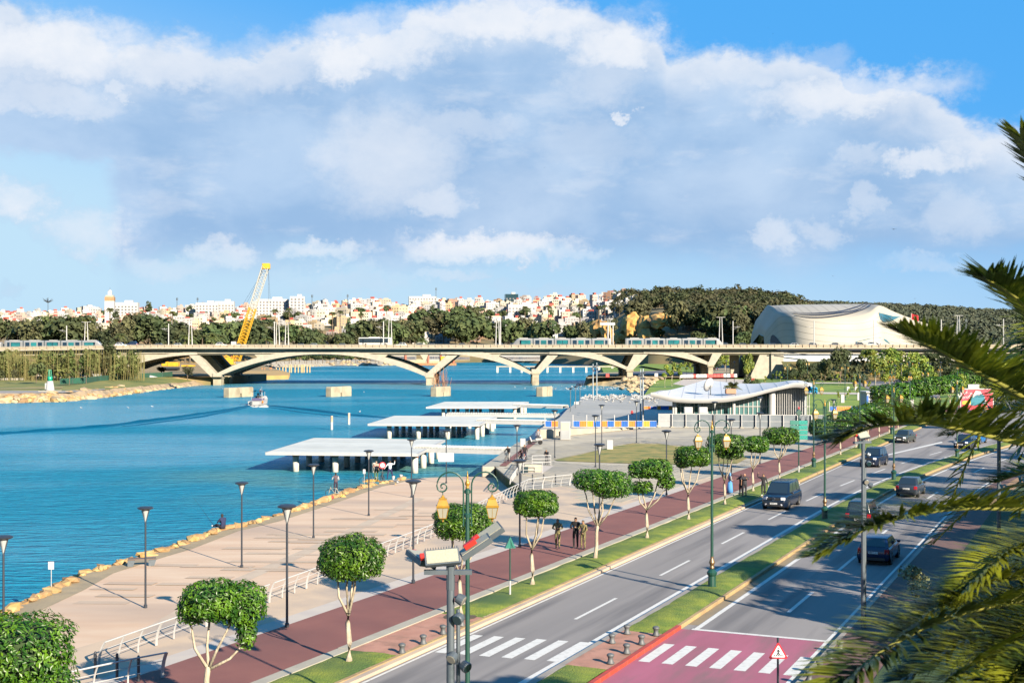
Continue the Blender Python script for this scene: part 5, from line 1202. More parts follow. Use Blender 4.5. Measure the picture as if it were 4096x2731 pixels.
# ---------------------------------------------------------------- site fences
mesh_p = mk('fence_sheet', (.15, .18, .21), (.12, .15, .18), .8, .6, c3=(.19, .22, .25), s3=.5); sheetp = mk('pale_fence_sheet', (.38, .40, .41), (.32, .34, .36), .9, .6)
def panel(px0, px1, yb, yt, z, mats, name, label, group, cat='fence panel', ribs=0, colours=None):
    a, b_ = G(px0, yb, z), G(px1, yb, z); b_.y = a.y; w = b_.x - a.x; h = (yb - yt) * a.y / FP
    r = empty(name, ((a + b_) / 2), 0, label, cat, group)
    if colours:
        for k, c_ in enumerate(colours):
            ww = w / len(colours); x0 = -w / 2 + ww * k; mb = MB(); nr = 8
            for q_ in range(nr): mb.box((x0 + ww * (q_ + .5) / nr, -.02 if q_ % 2 else .02, h / 2 + .05), (ww / nr, .05, h - .1))
            mb.build('coloured_sheet', c_, r)
    else:
        MB().box((0, 0, h / 2), (w - .1, .04, h - .05)).build('sheet', mats, r); MB().box((0, -.04, h * .5), (w - .1, .04, .05)).build('rail', metal_wh, r)
    MB().box((0, 0, h), (w, .07, .07)).box((0, 0, .06), (w, .07, .07)).build('frame', metal_wh, r)
    MB().box((-w / 2, 0, h / 2 + (.0 if not colours else .4)), (.10, .10, h + (.1 if not colours else .9))).build('post', metal_wh, r)
    MB().box((-w / 2, -.1, .07), (.5, .5, .14)).build('foot', conc_l, r)
    return r
xsf = [2635, 2689, 2744, 2798, 2857, 2911, 2967, 3023, 3079, 3134, 3190, 3246, 3300]
for i in range(len(xsf) - 1): panel(xsf[i], xsf[i + 1], 1708 + i * .5, 1655 + i * .5, .15, sheetp if i == 0 else mesh_p, 'fence_panel', ('bright silver sheet panel at the left end of the grey site fence' if i == 0 else 'grey sheeted site fence panel in front of the pavilion, %s from the left' % ordw(i)), 'grey site fence panels')
blue = mk('hoarding_blue', (.01, .12, .50), (.01, .16, .58), 1, .45); orange = mk('hoarding_orange', (.85, .22, .02), (.80, .30, .03), 1, .5); amber = mk('hoarding_amber', (.88, .40, .03), rough=.5)
hz = [(2180, 2232, (blue, orange)), (2292, 2346, (blue, orange)), (2347, 2400, (amber, blue)), (2403, 2455, (orange, blue)), (2458, 2511, (orange, blue)), (2514, 2568, (orange, blue)), (2572, 2626, (amber, blue))]
for i, (x0, x1, cs) in enumerate(hz): zz = 1.2 - .95 * (x0 - 2180) / 440; panel(x0, x1, 1709, 1683, zz, None, 'hoarding', 'low blue and orange ribbed hoarding on the quay wall, %s from the left' % ordw(i), 'blue and orange hoardings', 'hoarding', colours=cs)
for i, (x0, x1, yb, yt, cs) in enumerate(((2575, 2628, 1640, 1625, (orange, blue)), (2628, 2690, 1642, 1623, (orange, blue, blue, orange)), (3318, 3460, 1645, 1625, (blue, orange, orange, blue, orange)))): panel(x0, x1, yb, yt, .3, None, 'hoarding', ('small distant hoarding left of the pavilion', 'dark shaded hoarding just left of the pavilion columns', 'blue and orange hoarding right of the pavilion')[i], 'blue and orange hoardings', 'hoarding', colours=cs)
# kiosk and white hut beyond
r = empty('kiosk', G(3468, 1632, .1), 0, 'long low white kiosk among the park lawns', 'kiosk'); w = (3655 - 3468) * r.location.y / FP; h = 62 * r.location.y / FP
MB().box((w / 2, 2.5, h / 2), (w, 5, h)).build('wall', white_m, r); MB().box((w / 2, 2.4, h + .1), (w + .5, 5.6, .25)).build('roof', metal_wh, r); MB().box((.1, -.03, h * .4), (.35, .08, h * .8)).build('door', blue, r)
o = thing_box('guard_booth', G(2261, 1756, .15), (1.25, 1.1, 2.3), white_m, 'white guard booth with a beige screen beside the quay wall', 'booth'); MB().box((0, -.57, 1.7), (1.05, .04, .95)).build('screen', mk('beige_screen', (.62, .52, .38)), o); MB().box((0, -.57, .62), (1.1, .03, 1.05)).build('door', sheetp, o)
for i, (px, yb, yt, w_, lab) in enumerate(((2091, 1786, 1753, .62, 'white information board at the end of the near walkway'), (2439, 1797, 1759, .72, 'white cabinet beside the dry lawn'), (2305, 1628, 1606, .9, 'white cabinet on the far quay edge'))):
    p = G(px, yb, .15); o = thing_box('cabinet', p, (w_, .3, (yb - yt) * p.y / FP), white_m, lab, 'cabinet', .0, .04)
# chair by the booth
r = empty('chair', G(2233, 1757, .15), .4, 'empty dark plastic chair beside the guard booth', 'chair'); MB().box((0, 0, .42), (.42, .42, .05)).build('seat', metal_dk, r); MB().box((.2, 0, .72), (.05, .42, .6)).build('backrest', metal_dk, r)
for a in (-.18, .18):
    for b2 in (-.18, .18): MB().box((a, b2, .21), (.05, .05, .42)).build('leg', metal_dk, r)
# hydrant
r = empty('hydrant', G(2528, 1661, .3), 0, 'small red hydrant standing alone on the quay', 'hydrant'); MB().lathe([(.22, 0), (.22, .1), (.15, .12), (.15, .6), (.2, .62), (.16, .75), (.05, .85)], n=10).build('body', mk('red_paint', (.6, .02, .02)), r); MB().tube((-.28, 0, .45), (.28, 0, .45), .07).build('outlet', MATS['red_paint'], r)
# quay edge poles and stadium masts
for i, (px, yt, yb) in enumerate(((2282, 1553, 1648), (2302, 1546, 1632), (2320, 1537, 1619))):
    p = G(px, yb, .8); r = empty('quay_lamp', p, 0, '%s slim lamp post from the left on the quay edge' % ordw(i), 'lamp post', 'quay edge lamps'); h = (yb - yt) * p.y / FP; MB().tube((0, 0, 0), (0, 0, h), .08, .06).build('pole', metal_gr, r); MB().lathe([(.1, h - .2), (.4, h), (.4, h + .06), (.05, h + .1)], n=10).build('head', metal_dk, r)
for i, (px, yt, yb) in enumerate(((2372, 1455, 1606), (2387, 1450, 1597), (2562, 1476, 1680), (2572, 1474, 1690))):
    p = G(px, yb, .3); r = empty('tall_mast', p, 0, '%s tall grey twin pole from the left on the quay' % ordw(i), 'mast', 'tall quay masts'); h = (yb - yt) * p.y / FP; MB().tube((0, 0, 0), (0, 0, h), .15, .10).build('pole', mk('zinc', (.40, .46, .50), rough=.4, metal=.4), r)
    for k in range(3): MB().box((.2 * (-1) ** k, 0, h * (.82 + .05 * k)), (.35, .3, .35)).build('spotlight', metal_dk, r)
# ---------------------------------------------------------------- left bank objects
r = empty('beacon', F(200, 1565, 352), 0, 'small green topped white beacon on the left bank', 'beacon'); b0 = r.location
MB().box((0, 0, .1), (4.6, 4.6, .3)).build('base', conc_l, r); MB().lathe([(1.25, .25), (1.1, .6), (.82, 2.6), (.78, 2.75)], n=20).build('tower', white_m, r, smooth=True)
MB().lathe([(.62, 2.7), (.62, 3.9), (.5, 3.95)], n=18).build('green_drum', mk('beacon_green', (.0, .36, .22), rough=.4), r, smooth=True); mb = MB()
for k in range(4): a = k * 1.57; mb.tube((math.cos(a) * .5, math.sin(a) * .5, 3.9), (math.cos(a) * .3, math.sin(a) * .3, 5.8), .06)
mb.build('railing', MATS['beacon_green'], r); MB().box((-.95, 0, 1.4), (.5, .9, 1.6)).build('door_box', white_m, r)
# reeds/bamboo hedge in front of the bridge
rng = random.Random(17)
bm_ = MB(); bl_ = MB(); k = 0
bf = mk('bamboo_leaf', (.08, .13, .025), (.19, .20, .05), .12, .8, rnd=.1, trans=.2)
for i in range(620):
    px = -80 + 660 * rng.random(); d = 432 + 26 * rng.random(); z0 = .4; zt = CH + (YH - (1392 + rng.uniform(2, 34) + (8 if px > 540 else 0))) * d / FP
    x = (px - 2048) * d / FP; bm_.tube((x, d, z0), (x + rng.uniform(-.5, .5), d, zt), .065, .04, 3, caps=False)
for i in range(120):
    px = -80 + 640 * rng.random(); d = 436 + 26 * rng.random(); x = (px - 2048) * d / FP; zc = rng.uniform(3.0, 8.5); dense = 1 if (px < 120 or 340 < px < 400 or 480 < px < 540) else .55
    leaf_cloud(bl_, rng, (x, d, zc), (1.6, 1.2, 2.6), int(95 * dense), .8)
o = bm_.build('bamboo_stems', reed_m); tag(o, 'dense screen of tall yellow bamboo stems on the left bank', 'bamboo', kind='stuff')
o = bl_.build('bamboo_foliage', bf); tag(o, 'feathery green foliage among the bamboo stems', 'bamboo', kind='stuff')
t_ = place(cyp, USED, F(425, 1505, 440), 0, (1.6, 1.6, .86)); tag(t_, 'pointed dark conifer rising above the bamboo and the bridge deck', 'tree')
for i, (px, yb, yt, w, k) in enumerate(((145, 1530, 1455, 70, 0), (-10, 1532, 1480, 60, 0), (225, 1518, 1475, 50, 1), (60, 1528, 1490, 40, 1), (645, 1500, 1468, 42, 0), (750, 1520, 1478, 62, 1), (1080, 1455, 1440, 40, 0))):
    p = G(px, yb, .7); h = (yb - yt) * p.y / FP; pr_ = (far_protos[i % 4], olv_protos[0])[k]; o = place(pr_, USED, p, i, (w * p.y / FP / 15, w * p.y / FP / 15, h / 14)); tag(o, '%s low bushy tree from the left on the near left bank' % ordw(i), 'tree', 'low trees on the left bank')
for i, (px, yb, yt) in enumerate(((278, 1539, 1495), (345, 1535, 1492), (318, 1513, 1478), (365, 1505, 1475), (412, 1510, 1480), (250, 1515, 1487))):
    p = G(px, yb, .5); h = (yb - yt) * p.y / FP; o = place(palmf[i % 2], USED, p, i, h / (9 + 3 * (i % 2)) * 1.05); tag(o, '%s young palm from the left on the lawn behind the beacon' % ordw(i), 'palm tree', 'young palms on the left bank')
# green mesh fence, tents and mounds
r = empty('mesh_fence', G(240, 1534, .6), 0, 'green mesh fence along the top of the grassy bank', 'fence'); gm = mk('green_mesh', (.04, .20, .13), (.06, .15, .10), .5, .9, trans=.4); fx = [240, 290, 340, 400, 450, 500, 550, 600, 650, 690]; fy = [1537, 1534, 1532, 1524, 1520, 1516, 1513, 1510, 1508, 1505]
for a in range(9):
    p, q_ = G(fx[a], fy[a], .6) - r.location, G(fx[a + 1], fy[a + 1], .6) - r.location; hh = 1.7
    MB().add([p, q_, q_ + Vector((0, 0, hh)), p + Vector((0, 0, hh))], [(0, 1, 2, 3)]).build('mesh_panel', gm, r); MB().tube(p, p + Vector((0, 0, hh + .4)), .06).build('post', metal_dk, r)
for i, (px, yb, w, h, m, lab) in enumerate(((478, 1500, 46, 16, (.66, .58, .38), 'beige tent roof on the left bank'), (545, 1508, 165, 14, (.60, .62, .62), 'long grey curved skate ramp behind the green fence'), (375, 1506, 60, 12, (.55, .56, .55), 'small grey curved mound left of the tent'))):
    p = G(px, yb, .7); ww = w * p.y / FP; hh = h * p.y / FP; prf = [(-ww / 2 + ww * k / 12, hh * (math.sin(math.pi * k / 12) ** (.5 if i == 1 else .9))) for k in range(13)]
    if i == 0: prf = [(-ww / 2, 0), (-ww / 2, hh * .35), (-ww * .22, hh), (ww * .25, hh), (ww / 2, hh * .3), (ww / 2, 0)]
    o = MB().slab([(x, z) for x, z in prf], Matrix.Identity(4), 7, 0).build(('tent', 'skate_ramp', 'mound')[i], mk('tone%d' % i, m, rough=.8), None, p); tag(o, lab, ('tent', 'ramp', 'mound')[i])
for i, (x0, x1, y, lab) in enumerate(((0, 95, 1520, 'pale wall strip at the far left'), (135, 260, 1512, 'second pale low wall behind the beacon'), (130, 170, 1506, 'short pale low wall behind the beacon'))):
    a, b2 = G(x0, y, .6), G(x1, y, .6); o = thing_box('low_wall', (a + b2) / 2, (b2.x - a.x, .5, .7), conc_l, lab, 'wall')
# yellow excavator and crane works
DE = 540.0
r = empty('excavator', F(680, 1482, DE), 0, 'yellow excavator working behind the first bridge pier', 'excavator'); 
MB().box((0, 0, .7), (7, 3.5, 1.3)).build('tracks', metal_dk, r); obj('cab', bev(MB().box((-2, -.4, 3.2), (2.4, 2, 2.8)).box((1.4, 0, 2.6), (4.4, 3.2, 1.8)).mesh('cab', yellow_m), .15), r); MB().box((-2.3, -1.45, 3.6), (1.6, .1, 1.3)).build('window', glassdk, r)
MB().path([(-3, 0, 2.6), (-7, 0, 5.2), (-11, 0, 2.4)], [.5, .5, .35]).build('boom', yellow_m, r); MB().box((-11.2, 0, 1.8), (1.6, 1.8, 1.6)).build('bucket', metal_dk, r)
MB().box((7.5, 0, 2.0), (5, 3, .6)).build('counterweight', yellow_m, r)
def lattice(mb, a, b, w, n, r_=.12, up=Vector((0, 1, 0))):
    a, b = Vector(a), Vector(b); d = (b - a).normalized(); s1 = d.cross(up).normalized() * w / 2; s2 = d.cross(s1).normalized() * w / 2
    cs = [s1 + s2, s1 - s2, -s1 - s2, -s1 + s2]
    for c_ in cs: mb.tube(a + c_, b + c_, r_, n=4, caps=False)
    for i in range(n):
        p, q_ = a.lerp(b, i / n), a.lerp(b, (i + 1) / n)
        for k in range(4): mb.tube(p + cs[k], q_ + cs[(k + 1) % 4], r_ * .6, n=3, caps=False); mb.tube(p + cs[k], p + cs[(k + 1) % 4], r_ * .5, n=3, caps=False)
DC = 560.0
cr = empty('crawler_crane', F(925, 1462, DC), 0, 'yellow lattice boom crane towering over the bridge', 'crane'); c0 = cr.location
MB().box((0, 0, -1.6), (9, 7, 1.8)).build('tracks', metal_dk, cr)
obj('cab', bev(MB().box((-5, 0, 2), (10, 4, 2.6)).box((0, -2.6, 1.6), (3, 1.6, 2.4)).mesh('cab', yellow_m), .15), cr)
b0_, b1_ = F(945, 1440, DC) - c0, F(1062, 1068, DC) - c0
mb = MB(); lattice(mb, b0_, b0_.lerp(b1_, .56), 2.8, 17, .20); mb.build('boom_lower', yellow_m, cr)
mb = MB(); lattice(mb, b0_.lerp(b1_, .56), b1_, 2.6, 13, .15); mb.build('boom_upper', mk('boom_grey', (.62, .60, .52), rough=.5), cr)
obj('boom_head', bev(MB().box(b1_ + Vector((.3, 0, .3)), (3.2, 2.4, 2.4)).mesh('boom_head', yellow_m), .2), cr)
mb = MB()
for dx in (2.2, 3.0): mb.tube(b1_ + Vector((1.2, 0, 0)), F(1078, 1215, DC) - c0 + Vector((dx - 2.6, 0, 0)), .05, n=3)
mb.tube(b1_, F(880, 1370, DC) - c0, .05, n=3).tube(b1_ - Vector((0, .5, 0)), F(890, 1400, DC) - c0, .05, n=3); mb.build('cable', metal_dk, cr)
mb = MB(); lattice(mb, F(880, 1418, DC) - c0, F(945, 1450, DC) - c0, 1.6, 6, .15); mb.build('mast', yellow_m, cr)
MB().tube(F(930, 1432, DC) - c0 + Vector((0, -1, 0)), F(930, 1432, DC) - c0 + Vector((0, 1, 0)), .9, n=14).build('winch', mk('orange_paint', (.7, .2, .02)), cr)
# sandy works platform, sheet piles, quay wall and bank of the far side
sheet('works_platform', [G(x, y, -.6) for x, y in ((880, 1508), (1154, 1500), (1160, 1490), (1100, 1478), (880, 1480))], mk('works_sand', (.55, .36, .12), (.44, .29, .11), .2, .95, .4, 1), skirt=-3.4)
for i, px in enumerate((1143, 1158, 1165, 1180, 1193, 1205, 1210, 1216, 1228, 1239, 1105, 1118, 1131)): o = MB().tube((0, 0, -1), (0, 0, 2.6 if px < 1140 else 4.2), .35, n=8).build('sheet_pile', mk('pile_tube', (.62, .46, .24), (.50, .36, .18), 1), None, G(px, 1490, WZ)); tag(o, '%s driven steel pile from the left beyond the main arch' % ordw(i), 'pile', 'driven piles beyond the arch')
qq = [G(x, y, WZ) for x, y in ((820, 1474), (1100, 1472), (1300, 1464), (1570, 1462), (1640, 1455))]
loft('far_bank', [qq, [p + Vector((0, 10, 3.6)) for p in qq], [p + Vector((0, 40, 3.8)) for p in qq]], mk('riprap', (.40, .37, .32), (.26, .24, .20), .35, .95, 1.0, 1.2), rough=1.2)
rockline('far_bank_rocks', 'grey riprap boulders of the far bank seen under the main arch', [p + Vector((0, 0, 0)) for p in qq], 220, (1.6, 3.4), (-2.2, 1.2), (0, 9), rocksp, 0, 14)
fq = [G(x, y, WZ) for x, y in ((1640, 1455), (1900, 1447), (2240, 1441), (2480, 1436), (2620, 1432))]
loft('far_quay', [fq, [p + Vector((0, 1, 3.0)) for p in fq], [p + Vector((0, 120, 3.2)) for p in fq]], mk('quay_stone', (.62, .50, .28), (.50, .40, .24), .3, .9, .3, 1), rough=.2)
# marina buildings glimpsed under the arches
for i, (px, y0, y1, w, c_, lab) in enumerate(((1740, 1415, 1442, 70, (.80, .78, .72), 'long white shed on the far quay under the second arch'), (1600, 1418, 1444, 110, (.70, .66, .55), 'cream shed left of the long white shed'), (1500, 1432, 1452, 60, (.55, .50, .42), 'low beach hut on the far bank'), (1830, 1430, 1445, 90, (.62, .50, .28), 'yellow stone arcade on the far quay'), (2080, 1420, 1440, 160, (.84, .84, .84), 'white house row on the far quay under the third arch'), (2480, 1418, 1432, 120, (.66, .56, .36), 'sandy far shore buildings under the fourth arch'), (1360, 1420, 1440, 60, (.86, .86, .84), 'white house behind the palms beyond the main arch'))):
    p = G(px, max(1446, y1), 0); p = Vector(((px - 2048) * p.y / FP, p.y + 20, .5)); h = (YH - y0) * p.y / FP + CH - .5; h = max(4, h)
    r = empty('quay_building', p, 0, lab, 'building'); MB().box((0, 0, h / 2), (w * p.y / FP, 10, h)).build('wall', house_w, r).color = (*c_, 1)
    wb = MB(); n_ = max(3, int(w / 9))
    for k in range(n_): wb.box(((-.5 + (k + .5) / n_) * w * p.y / FP, -5.05, h * .45), (1.6, .2, 2.2))
    wb.build('window', win_m, r)['kind'] = 'stuff'
    MB().box((0, 0, h + .2), (w * p.y / FP + .6, 10.6, .4)).build('roof', conc_l, r)
o = MB().slab([(-30, 0), (-33, 4.6), (-20, 4.8), (28, 4.2), (30, 0)], Matrix.Identity(4), 9).build('barge', mk('barge_blue', (.01, .06, .55), rough=.5), None, G(2290, 1450, WZ)); tag(o, 'long bright blue barge moored far up the river', 'barge')
r = empty('drill_rig', G(1712, 1462, WZ), 0, 'barge with rusty drilling tubes and a yellow machine under the arch', 'drill rig')
MB().box((0, 0, 1), (40, 8, 1.6)).build('pontoon', rust_m, r)
for x in (-16, 0, 9, 18): MB().tube((x, 0, 1), (x, 0, 11), .9, n=8).build('tube', mk('drill_tube', (.38, .12, .07)), r)
obj('machine', bev(MB().box((12, -2, 4.2), (6, 4, 4.4)).mesh('machine', yellow_m), .3), r)
# palms and hedge on the promenade beyond the main arch
rng = random.Random(31)
for i in range(30):
    px = 1110 + i * 15 + rng.uniform(-5, 5); p = G(px, 1456, .8); p.y += 24; p.x = (px - 2048) * p.y / FP
    if i % 3 == 0: o = place(palmt, USED, p, i, .75); tag(o, '%s palm from the left on the far promenade under the main arch' % ordw(i // 3), 'palm tree', 'palms on the far promenade')
    else: o = place(far_protos[i % 4], USED, p, i, (.45, .45, .5)); tag(o, '%s small round tree from the left on the far promenade under the arch' % ordw(i - i // 3 - 1), 'tree', 'small trees on the far promenade')
# ---------------------------------------------------------------- clipped street trees
def clipped_tree(name, loc, boxes, seed, label, n=5200, leaf=.085, lean=(0, 0), forks=4, trunk_h=1.9):
    rng = random.Random(seed); r = empty(name, loc, 0, label, 'tree', 'clipped ficus trees')
    mb = MB(); ft = Vector((lean[0], lean[1], trunk_h))
    mb.path([(0, 0, -.1), (.02, 0, .15), (lean[0] * .3 + .04, 0, trunk_h * .4), (lean[0] * .8 - .03, 0, trunk_h * .8), ft], [.16, .12, .10, .09, .085], 8)
    boxes = [(*b_[:3], b_[3] * .94, b_[4] * .94, b_[5] * .97) for b_ in boxes]
    for k in range(forks):
        b_ = boxes[k % len(boxes)]; a = k * 2.4 + seed; e = Vector((b_[0] + math.cos(a) * b_[3] * .55, b_[1] + math.sin(a) * b_[4] * .5, b_[2] - b_[5] * .5))
        mb.path([ft - Vector((0, 0, .1)), ft.lerp(e, .4) + Vector((math.cos(a) * .15, 0, -.08)), ft.lerp(e, .75), e], [.06, .045, .035, .02], 5)
    tr = mb.build('trunk', bark_pale, r, smooth=True)
    tot = sum(b_[3] * b_[4] * b_[5] for b_ in boxes); cr = MB(); core = MB()
    for (cx, cy, cz_, rx, ry, rz) in boxes:
        m = int(.78 * n * (rx * ry * rz) / tot); P_ = 3.2
        for _ in range(m):
            v = Vector((rng.gauss(0, 1), rng.gauss(0, 1), rng.gauss(0, 1)))
            g = (abs(v.x) ** P_ + abs(v.y) ** P_ + abs(v.z) ** P_) ** (1 / P_); v = v / g
            q = rng.uniform(.86, 1.05) if rng.random() < .82 else rng.uniform(.5, .9)
            q = q * .95 + .14 * noise.noise(Vector((v.x * 2.4 + seed, v.y * 2.4, v.z * 2.4)))
            p = Vector((cx + v.x * rx * q, cy + v.y * ry * q, cz_ + v.z * rz * q))
            s = leaf * rng.uniform(.7, 1.35)
            nn_ = (v + Vector((rng.uniform(-.8, .8), rng.uniform(-.8, .8), rng.uniform(-.3, 1.1)))).normalized()
            M = nn_.to_track_quat('Z', 'Y').to_matrix() @ Matrix.Rotation(rng.uniform(0, 6.28), 3, 'Z')
            cr.add([p + M @ (Vector(k) * s) for k in ((-1.0, 0, 0), (0, -.42, .12), (1.0, 0, -.05), (0, .42, .12))], [(0, 1, 2, 3)])
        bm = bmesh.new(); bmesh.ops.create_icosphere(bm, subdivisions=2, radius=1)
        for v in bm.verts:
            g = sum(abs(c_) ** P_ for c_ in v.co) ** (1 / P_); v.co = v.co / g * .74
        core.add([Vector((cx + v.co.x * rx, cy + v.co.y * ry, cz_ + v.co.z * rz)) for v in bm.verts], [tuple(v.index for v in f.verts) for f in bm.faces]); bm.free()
    cr.build('crown', leaf_near, r); core.build('crown_shade_core', leaf_core, r)  # dark core solid added to block light inside the crown
    # bare earth ring and tufts at the foot
    o = MB().lathe([(.75, -.02), (.45, -.01), (.2, .0)], n=12).build('earth_ring', mk('soil', (.10, .07, .03), (.16, .11, .05), 4), r)
    return r
# base px, row; crown boxes: (x, y, z, rx, ry, rz) about the trunk foot
T_ = [((-75, 3230), [(.9, 0, 4.1, 1.5, 1.4, .95), (.1, -.3, 3.1, 1.3, 1.0, .7), (1.6, .1, 3.2, .9, .8, .7)], 'largest clipped tree, cut off by the left edge of the picture'),
 ((815, 2905), [(.30, 0, 4.0, 1.0, 1.1, .62), (1.15, .1, 3.85, .85, .9, .68), (1.35, 0, 2.95, .35, .4, .5), (-.3, 0, 3.75, .55, .7, .5)], 'lopsided clipped tree leaning over the white railing near the left'),
 ((1394, 2650), [(.12, 0, 3.95, 1.30, 1.3, .80), (.25, 0, 4.65, .4, .5, .3)], 'mushroom shaped clipped tree beside the pink crossing pavement'),
 ((1840, 2463), [(.1, 0, 4.2, 1.42, 1.3, .80)], 'square clipped tree behind the ornate double lantern'),
 ((2128, 2341), [(.2, 0, 4.1, 1.17, 1.1, .66)], 'clipped tree left of the soldiers'),
 ((2380, 2236), [(-.1, 0, 4.45, 1.2, 1.2, .62), (.9, 0, 4.2, 1.25, 1.2, .78)], 'wide clipped tree just right of the soldiers'),
 ((2587, 2154), [(.5, 0, 4.35, 1.15, 1.1, .62), (-.3, 0, 3.2, .75, .7, .40), (1.2, 0, 3.6, .6, .7, .5), (-.5, 0, 4.3, .7, .8, .55)], 'two tiered clipped tree with a low second tuft'),
 ((2753, 2080), [(.45, 0, 4.4, 1.2, 1.2, .72), (-.4, 0, 4.3, .6, .7, .75)], 'clipped tree just left of the tall green lamp'),
 ((2898, 2019), [(.2, 0, 4.6, 1.6, 1.4, .75), (.4, 0, 3.9, 1.1, .9, .45)], 'broad clipped tree beside the woman in the blue headscarf'),
 ((3011, 1966), [(.3, 0, 3.9, 1.05, 1.0, .68)], 'small clipped tree behind the couple in dark coats'),
 ((3117, 1920), [(.2, 0, 3.95, 1.7, 1.4, .78)], 'clipped tree above the black van'),
 ((3299, 1851), [(-.4, 0, 3.6, 1.3, 1.4, .9)], 'square clipped tree under the lit palm frond')]
for i, ((px, py), bxs, lab) in enumerate(T_):
    p = G(px, py, .18); clipped_tree('clipped_tree', p, bxs, i + 1, lab, n=(11500, 9500)[i > 0] if i < 2 else (8600 if i < 6 else 4200), leaf=.068 if i < 6 else .10, lean=(.15 if i in (1, 5) else 0, 0), forks=6 if i == 5 else 4)
hedge_protos = []
for k, s in enumerate((147, 158, 168, 178, 188, 198)):
    p = K(s, -26.7 - .02 * (s - 147), .16, k=0); long_ = 158 < s < 200
    clipped_tree('clipped_tree', p, [(0, 1.0, 3.5, 1.7 if long_ else 1.6, 4.6 if long_ else 1.8, .95)], 40 + k, 'box shaped clipped tree of the far row, %s behind the lit palm frond' % ordw(k), n=1700, leaf=.22, forks=3)
for k, (px, yb, w, h) in enumerate(((3540, 1697, 4.2, 1.5), (3611, 1681, 3.9, 1.5), (3690, 1655, 4.5, 1.6), (3745, 1640, 4.5, 1.7), (3800, 1628, 4, 1.7), (3860, 1590, 6, 2.2), (3960, 1575, 5, 2.0))):
    p = G(px, yb, .1); clipped_tree('clipped_tree', p, [(0, 0, 4.6, w * .55, w * .5, h)], 60 + k, 'square clipped tree in the avenue beyond the kiosk, %s from the left' % ordw(k), n=1400, leaf=.28, forks=3)
# ---------------------------------------------------------------- slim promenade lamps
lp = empty('promenade_lamp', (0, 0, -500)); lp['category'] = 'street lamp'
MB().tube((0, 0, 0), (0, 0, 4.25), .055, .045, 10).lathe([(.09, 0), (.09, .15), (.06, .18)], n=10).build('pole', metal_dk, lp, smooth=False)
MB().tube((0, 0, 4.2), (.19, 0, 4.88), .022, n=6).tube((0, 0, 4.2), (-.19, 0, 4.88), .022, n=6).tube((0, 0, 4.2), (0, .16, 4.88), .018, n=6).build('bracket', metal_dk, lp)
MB().lathe([(.02, 4.3), (.15, 4.84), (.15, 4.86)], n=14).build('diffuser', mk('lamp_diffuser', (.45, .47, .47), rough=.25), lp)
MB().lathe([(.20, 4.86), (.38, 4.93), (.40, 4.97), (.30, 5.02), (.08, 5.05)], n=20).build('head', metal_dk, lp)
lam = [(14, 2618, -.85), (582, 2430, -.85), (967, 2269, -.85), (1254, 2152, -.85), (1475, 2062, -.85), (1646, 1989, -.85), (1785, 1932, -.85)]
for i, (px, py, z) in enumerate(lam): place(lp, USED, G(px, py, z), 0, 1, 'slim black lamp of the promenade row by the water, %s from the left' % ordw(i), 'slim promenade lamps')['category'] = 'street lamp'
lam2 = [(1148, 2506, .15), (1653, 2331, .15), (2079, 2187, .15), (2398, 2075, .15), (2666, 1980, .15), (2925, 1900, .15), (3040, 1855, .15)]
for i, (px, py, z) in enumerate(lam2): place(lp, USED, G(px, py, z), 0, 1.04, 'slim black lamp beside the red cycle path, %s from the left' % ordw(i), 'slim cycle path lamps')
lam3 = [(2068, 1900, 1697), (2219, 1831, 1638), (2382, 1868, 1658), (2407, 1780, 1617), (2546, 1770, 1602), (2859, 1790, 1605), (3041, 1745, 1587), (3335, 1742, 1596), (3485, 1720, 1600)]
for i, (px, py, yt) in enumerate(lam3): p = G(px, py, .15); place(lp, USED, p, 0, (1, 1, (py - yt) * p.y / FP / 5.05), 'slim black lamp on the plaza, %s from the left' % ordw(i), 'slim plaza lamps')
# ---------------------------------------------------------------- ornate double lantern lamps
og = empty('ornate_lamp', (0, 0, -500)); og['category'] = 'street lamp'
MB().lathe([(.26, 0), (.26, .08), (.20, .12), (.19, .62), (.24, .68), (.26, .80), (.15, .92), (.10, .96)], n=14).build('base', green_m, og)
MB().lathe([(.08, .96), (.13, 1.02), (.09, 1.12), (.15, 1.28), (.10, 1.42), (.07, 1.5), (.09, 1.55), (.05, 1.62)], n=14).build('collar', bronze_m, og)
MB().tube((0, 0, 1.5), (0, 0, 7.86), .075, .055, 12).build('pole', green_m, og)
fi = MB().lathe([(.05, 7.84), (.06, 7.88), (.035, 7.91), (.07, 7.96), (.072, 8.02), (.04, 8.07), (.022, 8.13), (.028, 8.18), (.006, 8.36)], n=14).build('finial', gold_m, og, smooth=True)
MB().lathe([(.09, 7.70), (.09, 7.80), (.06, 7.82)], n=12).lathe([(.09, 7.0), (.10, 7.09), (.07, 7.12)], n=12).build('ring', green_m, og)
LZ = lambda z: 6.86 + (z - 5.3) * .60
